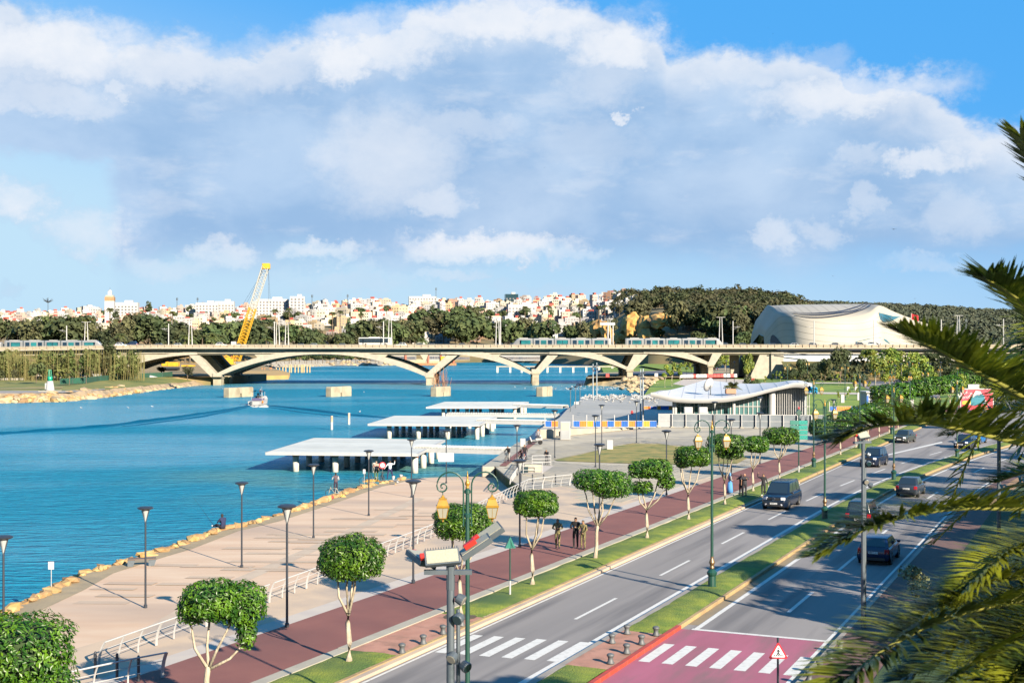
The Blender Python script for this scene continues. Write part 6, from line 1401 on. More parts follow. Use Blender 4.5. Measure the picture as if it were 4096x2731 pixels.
def lantern(parent, x):
    l_ = MB()
    q = [(-1, -1), (1, -1), (1, 1), (-1, 1)]
    def fr(z0, w0, z1, w1, mb): w0 *= .72; w1 *= .72; z0, z1 = LZ(z0), LZ(z1); mb.add([(x + a * w0, b_ * w0, z0) for a, b_ in q] + [(x + a * w1, b_ * w1, z1) for a, b_ in q], [(0, 1, 5, 4), (1, 2, 6, 5), (2, 3, 7, 6), (3, 0, 4, 7), (4, 5, 6, 7), (3, 2, 1, 0)])
    top = MB(); fr(6.02, .26, 6.12, .27, top); fr(6.12, .24, 6.42, .15, top); fr(6.42, .17, 6.46, .17, top); fr(6.46, .10, 6.52, .10, top); top.lathe([(.06, LZ(6.52)), (.04, LZ(6.56)), (.03, LZ(6.62))], (x, 0, 0), 10)
    tp_ = top.build('lantern_roof', gold_m, parent)
    gb = MB(); fr(5.50, .135, 6.02, .225, gb); gb.build('lantern_glass', glass_lamp, tp_)
    fb = MB()
    for a, b_ in q: fb.tube((x + a * .10, b_ * .10, LZ(5.50)), (x + a * .166, b_ * .166, LZ(6.02)), .012, n=4)
    for k in range(4):
        a, b_ = q[k], q[(k + 1) % 4]; fb.tube((x + a[0] * .10, a[1] * .10, LZ(5.5)), (x + b_[0] * .10, b_[1] * .10, LZ(5.5)), .013, n=4)
        m0 = ((a[0] + b_[0]) / 2, (a[1] + b_[1]) / 2); fb.tube((x + m0[0] * .10, m0[1] * .10, LZ(5.5)), (x + m0[0] * .166, m0[1] * .166, LZ(6.02)), .006, n=4)
    fb.lathe([(.09, LZ(5.50)), (.05, LZ(5.44)), (.025, LZ(5.38)), (.035, LZ(5.34)), (.01, LZ(5.3))], (x, 0, 0), 10); fb.build('lantern_frame', gold_m, tp_)
for s_ in (-1, 1):
    pts = [(s_ * .12, 0, 6.74), (s_ * .12, 0, 7.9)] + [(s_ * (.51 - .39 * math.cos(R(a))), 0, 7.93 + .40 * math.sin(R(a))) for a in range(10, 181, 17)]
    for k in range(1, 17):
        a = R(-28 * k); rr = .175 * (1 - k / 19); pts.append((s_ * (.725 + rr * math.cos(a)), 0, 7.90 + rr * math.sin(a) * 1.0))
    MB().path(pts, [.026] * len(pts), 6).tube((s_ * .04, 0, 7.75), (s_ * .12, 0, 7.75), .026, n=6).tube((s_ * .04, 0, 7.05), (s_ * .12, 0, 7.05), .026, n=6).tube((s_ * .725, 0, 7.62), (s_ * .725, 0, 7.74), .016, n=5).build('arm', green_m, og)
    lantern(og, s_ * .725)
meds = [(-1.31, 39.0), (9.93, 65.8), (21.6, 91.5), (34.0, 118.0), (47.7, 142.0), (64.5, 166), (84, 188)]
for i, (x, y) in enumerate(meds):
    o = place(og, USED, (x, y, .14), .05 + .1 * i, 1); tag(o, ('tall green lamp in front, cropped by the bottom edge, with two golden lanterns', 'tall green lamp on the median beside the road shadows', 'third green double lantern lamp on the median', 'fourth green double lantern lamp on the median', 'fifth green double lantern lamp on the median', 'sixth green double lantern lamp on the median', 'farthest green double lantern lamp on the median')[i], 'street lamp', 'green double lantern lamps')
for i, (px, py) in enumerate(((3255, 1871), (3439, 1796), (3567, 1738), (3640, 1690), (3700, 1655), (3500, 1660), (3380, 1600), (3150, 1600), (3760, 1620), (3830, 1600), (3230, 1560), (3560, 1540), (3640, 1560))):
    p = G(px, py, .15); o = place(og, USED, p, .5 * i, 1.04 if i < 3 else .95); tag(o, 'green double lantern lamp beside the avenue and park, %s in the row' % ordw(i), 'street lamp', 'green lamps beyond the median')
# ---------------------------------------------------------------- floodlight masts
def floodmast(x, y, top, label, full, rz=0):
    r = empty('floodlight_mast', (x, y, 0), rz, label, 'floodlight mast', 'floodlight masts')
    MB().tube((0, 0, 0), (0, 0, top - .2), .10, .075, 14).build('pole', metal_gr, r, smooth=False); MB().tube((.15, .03, 0), (.15, .03, top - .9), .042, n=8).build('conduit', metal_gr, r)
    MB().box((-.05, 0, top - .15), (.95, .12, .09)).tube((0, 0, top - .5), (0, 0, top), .085, n=10).build('crossarm', metal_gr, r)
    fl_ = mk('led_face', (.46, .44, .34), (.38, .37, .29), 30, .4)
    def flood(c_, e, cap=(-.34, .02, .06), cd=(.10, .12, .10)):
        M = Matrix.Translation(c_) @ Euler(e).to_matrix().to_4x4() @ Matrix.Scale(1.12, 4); f = MB()
        def b_(cc, dd, mb): 
            t = MB().box(cc, dd); mb.add([M @ Vector(v) for v in t.v], t.f)
        b_((0, 0, 0), (.62, .10, .30), f)
        for k in range(13): b_((-.28 + k * .047, .03, .17), (.012, .13, .06), f)
        fo = obj('floodlight', bev(f.mesh('floodlight', metal_gr), .006), r)
        g = MB(); b_((0, -.055, 0), (.56, .012, .25), g); g.build('floodlight_face', fl_, fo)
        h = MB(); b_(cap, cd, h); obj('driver_cap', bev(h.mesh('driver_cap', mk('cap_red', (.60, .03, .02), rough=.4)), .015), fo)
        return fo
    flood((-.16, -.14, top + .16), (R(-38), R(-4), R(8))); 
    if full:
        flood((.50, .05, top + .34), (R(-78), R(-33), R(6)), (-.06, -.13, -.06), (.24, .10, .10)); flood((.72, .35, top + .52), (R(-70), R(-33), R(10)), (-.2, -.1, 0), (.14, .08, .08)); flood((-.62, .25, top + .08), (R(-100), R(12), R(-60)))
    for k, z in enumerate((top - .62, top - 1.0, top - 1.75, top - 1.95, top - 2.75, top - 2.95)[:6 if full else 4]):
        s_ = MB(); d = Vector((math.cos(k * 1.9 + .4), -abs(math.sin(k * 1.3)) - .3, -.5)).normalized(); c_ = Vector((.10 + .12 * (k % 2), -.05, z)); q = d.to_track_quat('Z', 'Y').to_matrix()
        t = MB().lathe([(.04, -.10), (.10, -.07), (.115, .06), (.10, .075)], n=14); s_.add([c_ + d * .12 + q @ Vector(v) for v in t.v], t.f); so_ = s_.build('spotlight', metal_gr, r)
        g = MB(); t = MB().lathe([(.098, .076), (.09, .082)], n=14); g.add([c_ + d * .12 + q @ Vector(v) for v in t.v], t.f); g.build('lens', glassdk if k % 2 else mk('lens', (.35, .33, .28), rough=.2), so_)
        MB().tube(Vector((0, 0, z)), c_ + d * .05, .02, n=5).build('bracket', metal_gr, so_)
    return r
floodmast(-1.22, 26.3, 7.85, 'grey floodlight mast in the foreground with red capped LED panels', True)
floodmast(15.0, 56.6, 8.2, 'grey floodlight mast crossed by palm fronds on the right', False, .5); floodmast(30.1, 82.0, 9.2, 'farther grey floodlight mast near the billboard', False, .3)
# ---------------------------------------------------------------- white railings
def railing(name, pts, z, label, big_every=3, side=1, h=.95, spacing=1.15, group='white railings'):
    r = empty(name, pts[0], 0, label, 'railing', group); base = pts[0].copy(); base.z = 0
    seg = [0]
    for a, b_ in zip(pts, pts[1:]): seg.append(seg[-1] + (b_ - a).length)
    def at(u):
        k = max(j for j in range(len(seg)) if seg[j] <= u + 1e-6); k = min(k, len(pts) - 2); f = (u - seg[k]) / (seg[k + 1] - seg[k]); return pts[k].lerp(pts[k + 1], f), (pts[k + 1] - pts[k]).normalized()
    n = int(seg[-1] / spacing); r.location = base + Vector((0, 0, z))
    tops, m1, m2 = [], [], []
    for i in range(n + 1):
        p, d = at(seg[-1] * i / n); nn_ = Vector((-d.y, d.x, 0)) * side; q = p - base; q.z = 0
        big = i % big_every == 0; w = .13 if big else .055
        cur = [q + nn_ * (.16 * (1 - (u - .15) ** 2) - .13 + (-.16 * (u ** 2.2))) * -1 + Vector((0, 0, h * u)) for u in [k / 6 for k in range(7)]]
        off = cur[0] - q; cur = [c_ - off for c_ in cur]
        mb = MB()
        for a, b_ in zip(cur, cur[1:]):
            M = d * w / 2; t_ = nn_ * .02
            mb.add([a - M - t_, a + M - t_, a + M + t_, a - M + t_, b_ - M - t_, b_ + M - t_, b_ + M + t_, b_ - M + t_], [(0, 1, 5, 4), (1, 2, 6, 5), (2, 3, 7, 6), (3, 0, 4, 7), (4, 5, 6, 7)])
        mb.build('post', metal_wh, r); tops.append(cur[6]); m1.append(cur[4]); m2.append(cur[2])
    MB().path(tops, .032, 6).build('handrail', metal_wh, r); MB().path(m1, .014, 5).build('rail', metal_wh, r); MB().path(m2, .014, 5).build('rail', metal_wh, r)
    return r
RL = RAIL
ra = RL[0].copy(); 
railing('railing', [RL[0], RL[1], RL[1].lerp(RL[2], .55)], .15, 'curved white railing at the lower left beside the grey posts', side=-1)
railing('railing', [RL[1].lerp(RL[2], .60), RL[2], RL[2].lerp(RL[3], .2)], .15, 'middle white railing behind the mushroom shaped tree', side=-1)
railing('railing', [RL[2].lerp(RL[3], .25), RL[3], RL[3].lerp(RL[4], .3)], .15, 'long white railing behind the foreground lamp', side=-1)
railing('railing', [RL[3].lerp(RL[4], .34), RL[4], RL[5]], .15, 'far white railing that ends at the paved plaza', side=-1)
railing('railing', [G(230, 2800, .15), G(465, 2745, .15), G(650, 2708, .15)], .15, 'short white railing at the bottom edge left of the red path', side=-1)
def flatrail(a, b_, h, label, gp='white plaza rails'):
    r = empty('plaza_rail', a, 0, label, 'railing', gp); d = b_ - a
    for u in (0, 1): MB().tube(d * u, d * u + Vector((0, 0, h)), .035, n=6).build('post', metal_wh, r)
    for z in (.33, .66, 1): MB().tube(Vector((0, 0, h * z)), d + Vector((0, 0, h * z)), .03, n=6).build('rail', metal_wh, r)
flatrail(G(2128, 1862, .15), G(2203, 1860, .15), 1.0, 'upper white rail on which a dark clothed person leans'); flatrail(G(2093, 1893, .15), G(2170, 1893, .15), 1.0, 'lower white rail above the dark ramp opening')
railing('railing', [G(2040, 1936, .15), G(2062, 1905, .15), G(2092, 1860, .15)], .15, 'steep white railing beside the plaza steps', side=-1, spacing=.7)
sheet('ramp_floor', [G(2093, 1893, .156), G(2170, 1893, .156), G(2215, 1862, .156), G(2150, 1862, .156)], pale_m)
o = thing_box('ramp_wall', G(2133, 1888, .15), (1.6, .3, .75), conc_l, 'beige ramp wall behind the lower white rail', 'wall'); o = thing_box('ramp_opening', G(2101, 1889, .15), (.55, .25, .6), glassdk, 'dark box painted as the shaded opening behind the lower white rail', 'opening')  # solid box, the opening's shade put into its dark colour
# bollards
bo = empty('round_bollard', (0, 0, -500)); MB().lathe([(.06, 0), (.06, .86), (.07, .87), (.07, .90), (.045, .91), (.06, .96), (.045, 1.02), (.01, 1.04)], n=12).build('post', metal_dk, bo, smooth=False); MB().lathe([(.075, .80), (.075, .84)], n=12).build('ring', metal_gr, bo)
for i, (px, py) in enumerate(((381, 2706), (468, 2714), (554, 2723), (2084, 1935), (2130, 1937), (2175, 1937), (2222, 1938))):
    o = place(bo, USED, G(px, py, .15), 0, .9); tag(o, ('dark round topped post, %s of three at the lower left' % ordw(i)) if i < 3 else 'dark post in the row of four on the plaza, %s from the left' % ordw(i - 3), 'bollard', 'dark round posts')
wb_ = empty('waisted_bollard', (0, 0, -500)); MB().lathe([(.12, 0), (.125, .04), (.085, .12), (.075, .20), (.09, .27), (.115, .30), (.115, .35), (.09, .38)], n=14).build('body', bollard_m, wb_, smooth=True); MB().lathe([(.09, .378), (.05, .40)], n=14).build('cap', bollard_m, wb_)
wl_ = [(2508, 2534, 'median'), (2624, 2541, 'median'), (2448, 2571, 'median'), (2566, 2576, 'median'), (2507, 2612, 'median'), (2442, 2653, 'median'), (2388, 2610, 'median'), (2330, 2648, 'median'), (1608, 2611, 'pink pavement'), (1693, 2575, 'pink pavement'), (1772, 2535, 'pink pavement'), (1846, 2502, 'pink pavement'), (3361, 2599, 'shaded right pavement'), (3320, 2639, 'shaded right pavement'), (3279, 2683, 'shaded right pavement'), (3237, 2726, 'shaded right pavement')]
wl_ = [w for w in wl_ if not (w[0] in (2388, 2330))]; cnt = {}
for px, py, wh in wl_:
    k = cnt.get(wh, 0); cnt[wh] = k + 1; o = place(wb_, USED, G(px, py, .15), 0, (1.25, 1.25, 1.0)); tag(o, 'small waisted iron bollard on the %s, %s from the far end' % (wh, ordw(k)), 'bollard', 'waisted bollards on the ' + wh)
# bench
r = empty('bench', G(568, 2262, -.85), .25, 'lone stone bench beside the rocks on the promenade', 'bench'); MB().box((0, 0, .42), (1.6, .5, .07)).build('seat', mk('bench_wood', (.14, .10, .08)), r)
for x in (-.6, .6): MB().add([(x - .22, -.2, 0), (x + .1, -.2, 0), (x + .22, -.2, .39), (x - .22, -.2, .39), (x - .22, .2, 0), (x + .1, .2, 0), (x + .22, .2, .39), (x - .22, .2, .39)], [(0, 1, 2, 3), (7, 6, 5, 4), (0, 4, 5, 1), (1, 5, 6, 2), (3, 2, 6, 7), (0, 3, 7, 4)]).build('leg', metal_gr, r)
# ---------------------------------------------------------------- signs
def text(parent, s, size, loc, mat, rot=(R(90), 0, 0), name='lettering', align='CENTER', ext=.004, bold=0):
    c_ = bpy.data.curves.new(name, 'FONT'); c_.body = s; c_.size = size; c_.align_x = align; c_.align_y = 'CENTER'; c_.extrude = ext; c_.offset = bold
    t_ = bpy.data.objects.new(name, c_); me = bpy.data.meshes.new_from_object(t_); bpy.data.objects.remove(t_); me.materials.clear(); me.materials.append(mat); o = bpy.data.objects.new(name, me); COL.objects.link(o); o.parent = parent; o.location = loc; o.rotation_euler = rot; return o
sign_red = mk('sign_red', (.55, .02, .04), rough=.4); sign_white = mk('sign_white', (.70, .71, .74), rough=.4); sign_black = mk('sign_black', (.015, .015, .02), rough=.5); sign_green = mk('sign_green', (.0, .14, .11), (.0, .18, .14), 4, .4)
def tri(w, z0, y, cut=.08):
    h = w * .866; P_ = []
    for (x, z), (x2, z2) in (((-w / 2, 0), (w / 2, 0)), ((w / 2, 0), (0, h)), ((0, h), (-w / 2, 0))):
        P_ += [(x + (x2 - x) * cut, z0 + z + (z2 - z) * cut), (x + (x2 - x) * (1 - cut), z0 + z + (z2 - z) * (1 - cut))]
    return P_
r = empty('crossing_sign', G(3113, 2960, .12), .0, 'triangular pedestrian crossing warning sign on a dark pole', 'traffic sign')
yy = r.location.y; zt = lambda py: CH - (py - YH) * yy / FP - .12
zb_, zt_ = zt(2633), zt(2563); w = 80 * yy / FP
MB().tube((0, .05, 0), (0, .05, zt_ + .1), .035, n=8).build('pole', metal_dk, r)
pl = MB().slab(tri(w, zb_, 0), Matrix.Identity(4), .02).build('sign_plate', sign_red, r)
MB().slab(tri(w * .74, zb_ + w * .075, 0), Matrix.Translation((0, -.014, 0)), .006).build('sign_face', sign_white, pl)
fg = MB(); q = w; c0_ = zb_ + w * .17
def lim(a, b_, rr): fg.path([(a[0] * q, -.024, c0_ + a[1] * q), (b_[0] * q, -.024, c0_ + b_[1] * q)], rr * q, 5)
fg.lathe([(.0, 0), (.028 * q, .02 * q), (.028 * q, .04 * q), (0, .056 * q)], (.0, -.024, c0_ + .34 * q), 8); lim((.0, .30), (.0, .17), .03); lim((.0, .17), (.07, .03), .02); lim((.0, .17), (-.06, .03), .02); lim((0, .29), (.08, .20), .014); lim((0, .29), (-.07, .21), .014)
for k in range(5): lim((-.20 + k * .10, -.02), (-.17 + k * .085, .045), .018)
fg.build('pictogram', sign_black, pl)
r = empty('direction_sign', G(3195, 1892, .15), .1, 'stack of four green direction boards with a diamond finial', 'direction sign'); s_ = r.location.y / FP
MB().tube((0, 0, 0), (0, 0, 5.6), .06, n=8).build('pole', green_m, r); MB().tube((0, 0, 0), (0, 0, .7), .075, n=8).build('pole_foot', white_m, r)
for k in range(4):
    z = 4.75 - k * .46; b_ = MB().box((0, 0, z), (1.68, .12, .40)).build('direction_board', sign_green, r); MB().box((.42, -.07, z), (.78, .012, .34)).build('board_face', mk('sign_teal', (.0, .35, .30), rough=.35), b_)
    hx = MB()
    for a in range(5):
        for c_ in range(2):
            x0 = .12 + a * .15 + .07 * c_; z0 = z - .08 + c_ * .14; pts = [(x0 + .07 * math.cos(R(60 * t)), -.082, z0 + .07 * math.sin(R(60 * t))) for t in range(6)]
            for t in range(6): hx.tube(pts[t], pts[(t + 1) % 6], .007, n=3, caps=False)
    hx.build('hexagon_pattern', sign_black, b_)
MB().slab([(0, -.36), (.3, 0), (0, .36), (-.3, 0)], Matrix.Translation((0, 0, 5.7)), .25).build('diamond', green_m, r); MB().lathe([(.06, 6.0), (.09, 6.1), (.02, 6.3)], n=8).build('finial', sign_red, r)
r = empty('green_wedge_sign', G(2040, 2384, .15), .2, 'green wedge shaped sign on a slim pole with white foot', 'sign'); MB().tube((0, 0, 0), (0, 0, 2.85), .035, n=8).build('pole', green_m, r); MB().tube((0, 0, 0), (0, 0, .75), .05, n=8).build('pole_foot', white_m, r)
ws = MB().slab([(-.26, 0), (.26, 0), (0, .55)], Matrix.Translation((0, 0, 2.32)), .22).build('wedge', sign_green, r); hx = MB()
for a in range(3): hx.tube((.02 + .06 * a, -.12, 2.34), (.02 + .02 * a, -.12, 2.72 - .1 * a), .008, n=3)
hx.build('hexagon_pattern', sign_black, ws)
r = empty('round_sign', G(1530, 1925, -.85), .15, 'round red ringed prohibition sign behind the bicycles', 'traffic sign'); MB().tube((0, 0, 0), (0, 0, 1.45), .03, n=6).build('pole', metal_gr, r)
pl = MB().slab([(.33 * math.cos(R(a)), .33 * math.sin(R(a))) for a in range(0, 360, 18)], Matrix.Translation((0, -.05, 1.55)), .02).build('sign_plate', sign_red, r); MB().slab([(.22 * math.cos(R(a)), .22 * math.sin(R(a))) for a in range(0, 360, 18)], Matrix.Translation((0, -.065, 1.55)), .01).build('sign_face', sign_white, pl); MB().tube((-.12, -.08, 1.45), (.14, -.08, 1.62), .025, n=4).build('pictogram', sign_red, pl)
for nm, px, py, w_, h_, zc, lab in (('small_sign', 205, 2370, .30, .40, 1.45, 'small white notice on a thin post among the rocks'), ('small_sign', 1457, 1948, .22, .40, 1.45, 'small pale notice near the fishermen'), ('no_entry_sign', 2970, 1493, .7, .7, 1.2, 'small round red sign before the abutment')):
    p = G(px, py, -.85 if px < 2000 else .3); r = empty(nm, p, 0, lab, 'sign'); MB().tube((0, 0, 0), (0, 0, zc), .02, n=5).build('pole', white_m, r); MB().box((0, -.03, zc), (w_, .02, h_)).build('sign_plate', sign_white if px < 2000 else sign_red, r)
# big white panel on a lamp near the first jetty
o = thing_box('notice_board', G(1785, 1932, -.85) + Vector((0, -.14, 2.05)), (1.45, .05, .8), mk('blank_board', (.72, .78, .84), rough=.3), 'large pale blue white notice board fixed to the last promenade lamp', 'notice board')
# ---------------------------------------------------------------- billboard
DB = 190.0
r = empty('billboard', F((3842 + 3975) / 2, 1650, DB), .05, 'big red advertising board with teal suitcases and the word Morocco', 'billboard'); wv, hv = 133 * DB / FP, 95 * DB / FP
zg = -r.location.z
for x in (-1.4, 1.4): MB().tube((x, .15, zg), (x, .15, 0), .12, n=8).build('post', metal_gr, r)
MB().box((0, .12, hv / 2), (wv + .12, .2, hv + .12)).build('frame', metal_wh, r)
fcb = MB().box((0, 0, hv / 2), (wv - .15, .03, hv - .15)).build('poster', mk('poster_red', (.70, .01, .05), rough=.5), r)
def flat(nm, pts, m, yo): MB().slab([(x * wv - wv / 2, z * hv) for x, z in pts], Matrix.Translation((0, -.02 - yo, 0)), .01).build(nm, m, fcb)
pk = mk('poster_pink', (.75, .55, .58), rough=.5); flat('poster_star', [(.08, .22), (.45, .92), (.6, .9), (.88, .25), (.55, .5)], pk, .004); flat('poster_band', [(.02, .03), (.98, .03), (.98, .12), (.02, .12)], mk('poster_navy', (.02, .03, .22)), .01)
flat('poster_tag', [(.05, .35), (.30, .38), (.30, .52), (.05, .48)], mk('poster_yellow', (.85, .65, .03)), .012); flat('poster_box', [(.48, .14), (.78, .12), (.86, .24), (.55, .28)], mk('poster_brown', (.45, .28, .12)), .010)
teal = mk('poster_teal', (.01, .20, .28))
for k, (x, z, w_, h_) in enumerate(((.30, .30, .17, .34), (.42, .32, .16, .40), (.54, .36, .19, .38))): flat('poster_suitcase', [(x, z), (x + w_, z), (x + w_, z + h_), (x, z + h_)], teal, .014 + .004 * k); flat('poster_handle', [(x + w_ * .3, z + h_), (x + w_ * .7, z + h_), (x + w_ * .7, z + h_ + .07), (x + w_ * .6, z + h_ + .07), (x + w_ * .6, z + h_ + .03), (x + w_ * .4, z + h_ + .03), (x + w_ * .4, z + h_ + .07), (x + w_ * .3, z + h_ + .07)], teal, .012)
text(fcb, 'Morocco', .62, (-wv * .33, -.06, hv * .66), sign_white, (R(90), R(-8), 0)); text(fcb, 'المغرب', .95, (-wv * .32, -.06, hv * .84), sign_white); text(fcb, 'تسوق', .3, (wv * .36, -.06, hv * .85), sign_white); text(fcb, '1590', .28, (wv * .30, -.07, hv * .075), sign_white)
MB().box((-.5, .1, hv + .35), (1.6, .3, .6)).build('top_box', metal_wh, r)
# ---------------------------------------------------------------- vehicles
paint = mk('car_paint', (1, 1, 1), rough=.22, objcol=True, spec=.7)
car_glass = mk('car_glass', (.02, .03, .04), rough=.05, spec=.9); trim = mk('black_trim', (.02, .02, .022), rough=.5); lamp_w = mk('headlamp', (.80, .82, .9), rough=.1, spec=.9); lamp_r = mk('taillamp', (.45, .01, .02), rough=.2); chrome = mk('chrome', (.7, .7, .7), rough=.15, metal=.9); plate_m = mk('plate_white', (.85, .86, .86), rough=.4)
def car(name, label, cat, Lc, Wc, H, belt, hood, cab, tail=None, wheel=.33, col=(.02, .02, .03), plate='', front=True, star=False, rails=False, wb=None, nside=2, group='vehicles on the avenue'):
    # cab: y of windscreen foot, roof front, roof rear, rear window foot (front is +y)
    r = empty(name, (0, 0, 0), 0, label, cat, group); hw = Wc / 2; wf, rf_, rr, wr = cab; tail = tail or belt
    st = [(-Lc / 2, .42, tail - .14, hw * .86), (-Lc / 2 + .10, .26, tail - .02, hw * .95), (-Lc / 2 + .5, .22, tail, hw), (wr, .2, belt, hw), (wf - .1, .2, belt, hw), (wf + .25, .2, belt - .04, hw), (Lc / 2 - .55, .2, hood, hw * .99), (Lc / 2 - .16, .24, hood - .08, hw * .92), (Lc / 2, .34, hood - .30, hw * .80)]
    mb = MB(); n = 10; vs = []
    for y, zb, zt, w in st:
        half = [(w * .90, zb), (w, zb + .18), (w * 1.005, (zb + zt) * .5), (w * .97, zt - .10), (w * .84, zt)]
        vs += [(x, y, z) for x, z in half] + [(-x, y, z) for x, z in reversed(half)]
    mb.add(vs, [(i * n + j, i * n + (j + 1) % n, (i + 1) * n + (j + 1) % n, (i + 1) * n + j) for i in range(len(st) - 1) for j in range(n)] + [tuple(reversed(range(n))), tuple(range((len(st) - 1) * n, len(st) * n))])
    body = obj('body', smoothshade(mb.mesh('body', paint), 40), r); body.color = (*col, 1)
    bt, tt = hw * .90, hw * .72; zb = belt - .02
    B = [Vector((-bt, wr, zb)), Vector((bt, wr, zb)), Vector((bt, wf, zb)), Vector((-bt, wf, zb))]; T = [Vector((-tt, rr, H)), Vector((tt, rr, H)), Vector((tt, rf_, H)), Vector((-tt, rf_, H))]
    g = MB().add(B + T, [(4, 5, 6, 7), (0, 1, 5, 4), (1, 2, 6, 5), (2, 3, 7, 6), (3, 0, 4, 7)]); gm_ = bev(g.mesh('cabin', paint), .05, 2); gh = obj('cabin', smoothshade(gm_, 50), r); gh.color = (*col, 1)
    def pane(a, b_, c_, d, u0, u1, v0, v1, nm='window', mt=car_glass, off=.012):
        q = lambda u, v: a.lerp(b_, u).lerp(d.lerp(c_, u), v); nn_ = (b_ - a).cross(d - a).normalized() * off
        MB().add([q(u0, v0) + nn_, q(u1, v0) + nn_, q(u1, v1) + nn_, q(u0, v1) + nn_], [(0, 1, 2, 3)]).build(nm, mt, gh)
    pane(B[2], B[3], T[3], T[2], .06, .94, .06, .90, 'windscreen'); pane(B[0], B[1], T[1], T[0], .10, .90, .12, .88, 'rear_window')
    for k in range(nside):
        u0, u1 = .04 + .92 * k / nside + .015, .04 + .92 * (k + 1) / nside - .015
        pane(B[1], B[2], T[2], T[1], u0, u1, .10, .90); pane(B[3], B[0], T[0], T[3], 1 - u1, 1 - u0, .10, .90)
    wbv = wb or Lc * .61
    for sy in (-1, 1):
        for sx_ in (-1, 1):
            y = sy * wbv / 2 + (0.05 if sy > 0 else -.02); x = sx_ * (hw - .11)
            w_ = MB().tube((x - .11, y, wheel), (x + .115, y, wheel), wheel, n=20).build('wheel', tire_m, r); MB().tube((x + sx_ * .10, y, wheel), (x + sx_ * .128, y, wheel), wheel * .66, n=14).build('rim', rim_m, w_)
            sp = MB(); 
            for k in range(5): a = k * 1.257; sp.tube((x + sx_ * .13, y, wheel), (x + sx_ * .13, y + math.cos(a) * wheel * .6, wheel + math.sin(a) * wheel * .6), .03, n=4)
            MB().tube((x + sx_ * .005, y, wheel + .02), (x + sx_ * .119, y, wheel + .02), wheel + .05, n=20).build('wheel_arch', trim, w_); sp.build('spokes', trim, w_)
    for sx_ in (-1, 1):
        obj('headlight', bev(MB().box((sx_ * hw * .68, Lc / 2 - .10, hood - .22), (.34, .22, .20), rz=-sx_ * .35).mesh('headlight', lamp_w), .03), r)
        obj('taillight', bev(MB().box((sx_ * hw * .80, -Lc / 2 + .07, tail - .22), (.26, .14, .26), rz=sx_ * .15).mesh('taillight', lamp_r), .02), r)
        obj('mirror', bev(MB().box((sx_ * (hw + .08), wf - .35, belt + .06), (.20, .12, .15)).mesh('mirror', trim if name != 'hatchback' else paint), .03), r).color = (*col, 1)
        MB().tube((sx_ * hw * .6, Lc / 2 - .02, .42), (sx_ * hw * .6, Lc / 2 + .01, .42), .07, n=10).build('fog_lamp', lamp_w, r)
        for k in range(2): MB().box((sx_ * hw * 1.008, wf - .9 - k * .95, belt - .14), (.02, .16, .03)).build('door_handle', chrome, r)
    MB().box((0, Lc / 2 - .03, hood - .26), (hw * .95, .08, .20)).build('grille', trim, r); MB().box((0, Lc / 2 - .01, .36), (hw * 1.2, .06, .12)).build('lower_grille', trim, r)
    MB().box((0, -Lc / 2 + .02, .36), (hw * 1.4, .12, .16)).build('rear_bumper', trim, r)
    for sy, yy_ in ((1, Lc / 2 + .02), (-1, -Lc / 2 - .03)):
        zz = .50 if sy > 0 else max(.62, tail - .30 if name in ('hatchback', 'sedan') else .62)
        pl = MB().box((0, yy_, zz), (.52, .02, .12)).build('number_plate', plate_m, r)
        if plate: text(pl, plate, .11, (0, yy_ + .014 * sy, zz), sign_black, (R(90), 0, math.pi if sy > 0 else 0))
    if star:
        s_ = MB(); pts = [(.11 * math.cos(a), Lc / 2 + .05, hood - .24 + .11 * math.sin(a)) for a in [R(k * 24) for k in range(16)]]; s_.path(pts, .012, 4)
        for a in (90, 210, 330): s_.tube((0, Lc / 2 + .05, hood - .24), (.11 * math.cos(R(a)), Lc / 2 + .05, hood - .24 + .11 * math.sin(R(a))), .012, n=4)
        s_.build('emblem', chrome, r)
    if rails:
        for sx_ in (-1, 1): MB().path([(sx_ * tt * .92, rf_ - .1, H + .02), (sx_ * tt * .92, rf_ - .3, H + .07), (sx_ * tt * .92, rr + .3, H + .07), (sx_ * tt * .92, rr + .1, H + .02)], .02, 5).build('roof_rail', chrome, r)
    return r
def drive(o, p, s_hint=None, back=False, rz=None):
    s = .41 * p.x + .912 * p.y; a, b_ = K(s - 1, -18), K(s + 1, -18); h = -math.atan2(b_.x - a.x, b_.y - a.y); o.location = p; o.rotation_euler = (0, 0, (h if rz is None else rz) + (math.pi if back else 0)); return o
NAVY = (.006, .012, .035)
v = car('van', 'black people carrier van coming towards the camera with its headlights on', 'van', 5.14, 1.93, 1.90, 1.12, 1.08, (1.45, .55, -2.35, -2.50), 1.14, col=(.008, .015, .035), plate='72845 A 6', star=True, rails=True, wb=3.2, nside=3)
fr_ = G(3152, 2037, 0); re_ = G(3191, 2018, 0); c_ = (fr_ + re_) / 2; dd = (re_ - fr_).normalized(); drive(v, Vector((c_.x, c_.y, .005)) + Vector((-dd.y, dd.x, 0)) * .85, back=True)
v = car('suv', 'dark off-road car coming towards the camera beyond the van', 'car', 4.8, 1.85, 1.82, 1.12, 1.12, (1.0, .35, -2.0, -2.25), 1.15, .38, NAVY, '33218 B 1', rails=True, wb=2.85, nside=3)
fr_ = G(3513, 1868, 0); re_ = G(3542, 1859, 0); c_ = (fr_ + re_) / 2; dd = (re_ - fr_).normalized(); drive(v, Vector((c_.x, c_.y, .005)) + Vector((-dd.y, dd.x, 0)) * .8, back=True)
v = car('sedan', 'dark grey saloon car driving away beside the median', 'car', 4.35, 1.75, 1.50, .96, .90, (1.05, .45, -.95, -1.45), 1.02, .31, (.035, .045, .06), '48120 A 1', wb=2.63)
c_ = G(3642, 1990, 0); drive(v, Vector((c_.x, c_.y, .005)) + Vector((.6, 1.9, 0)))
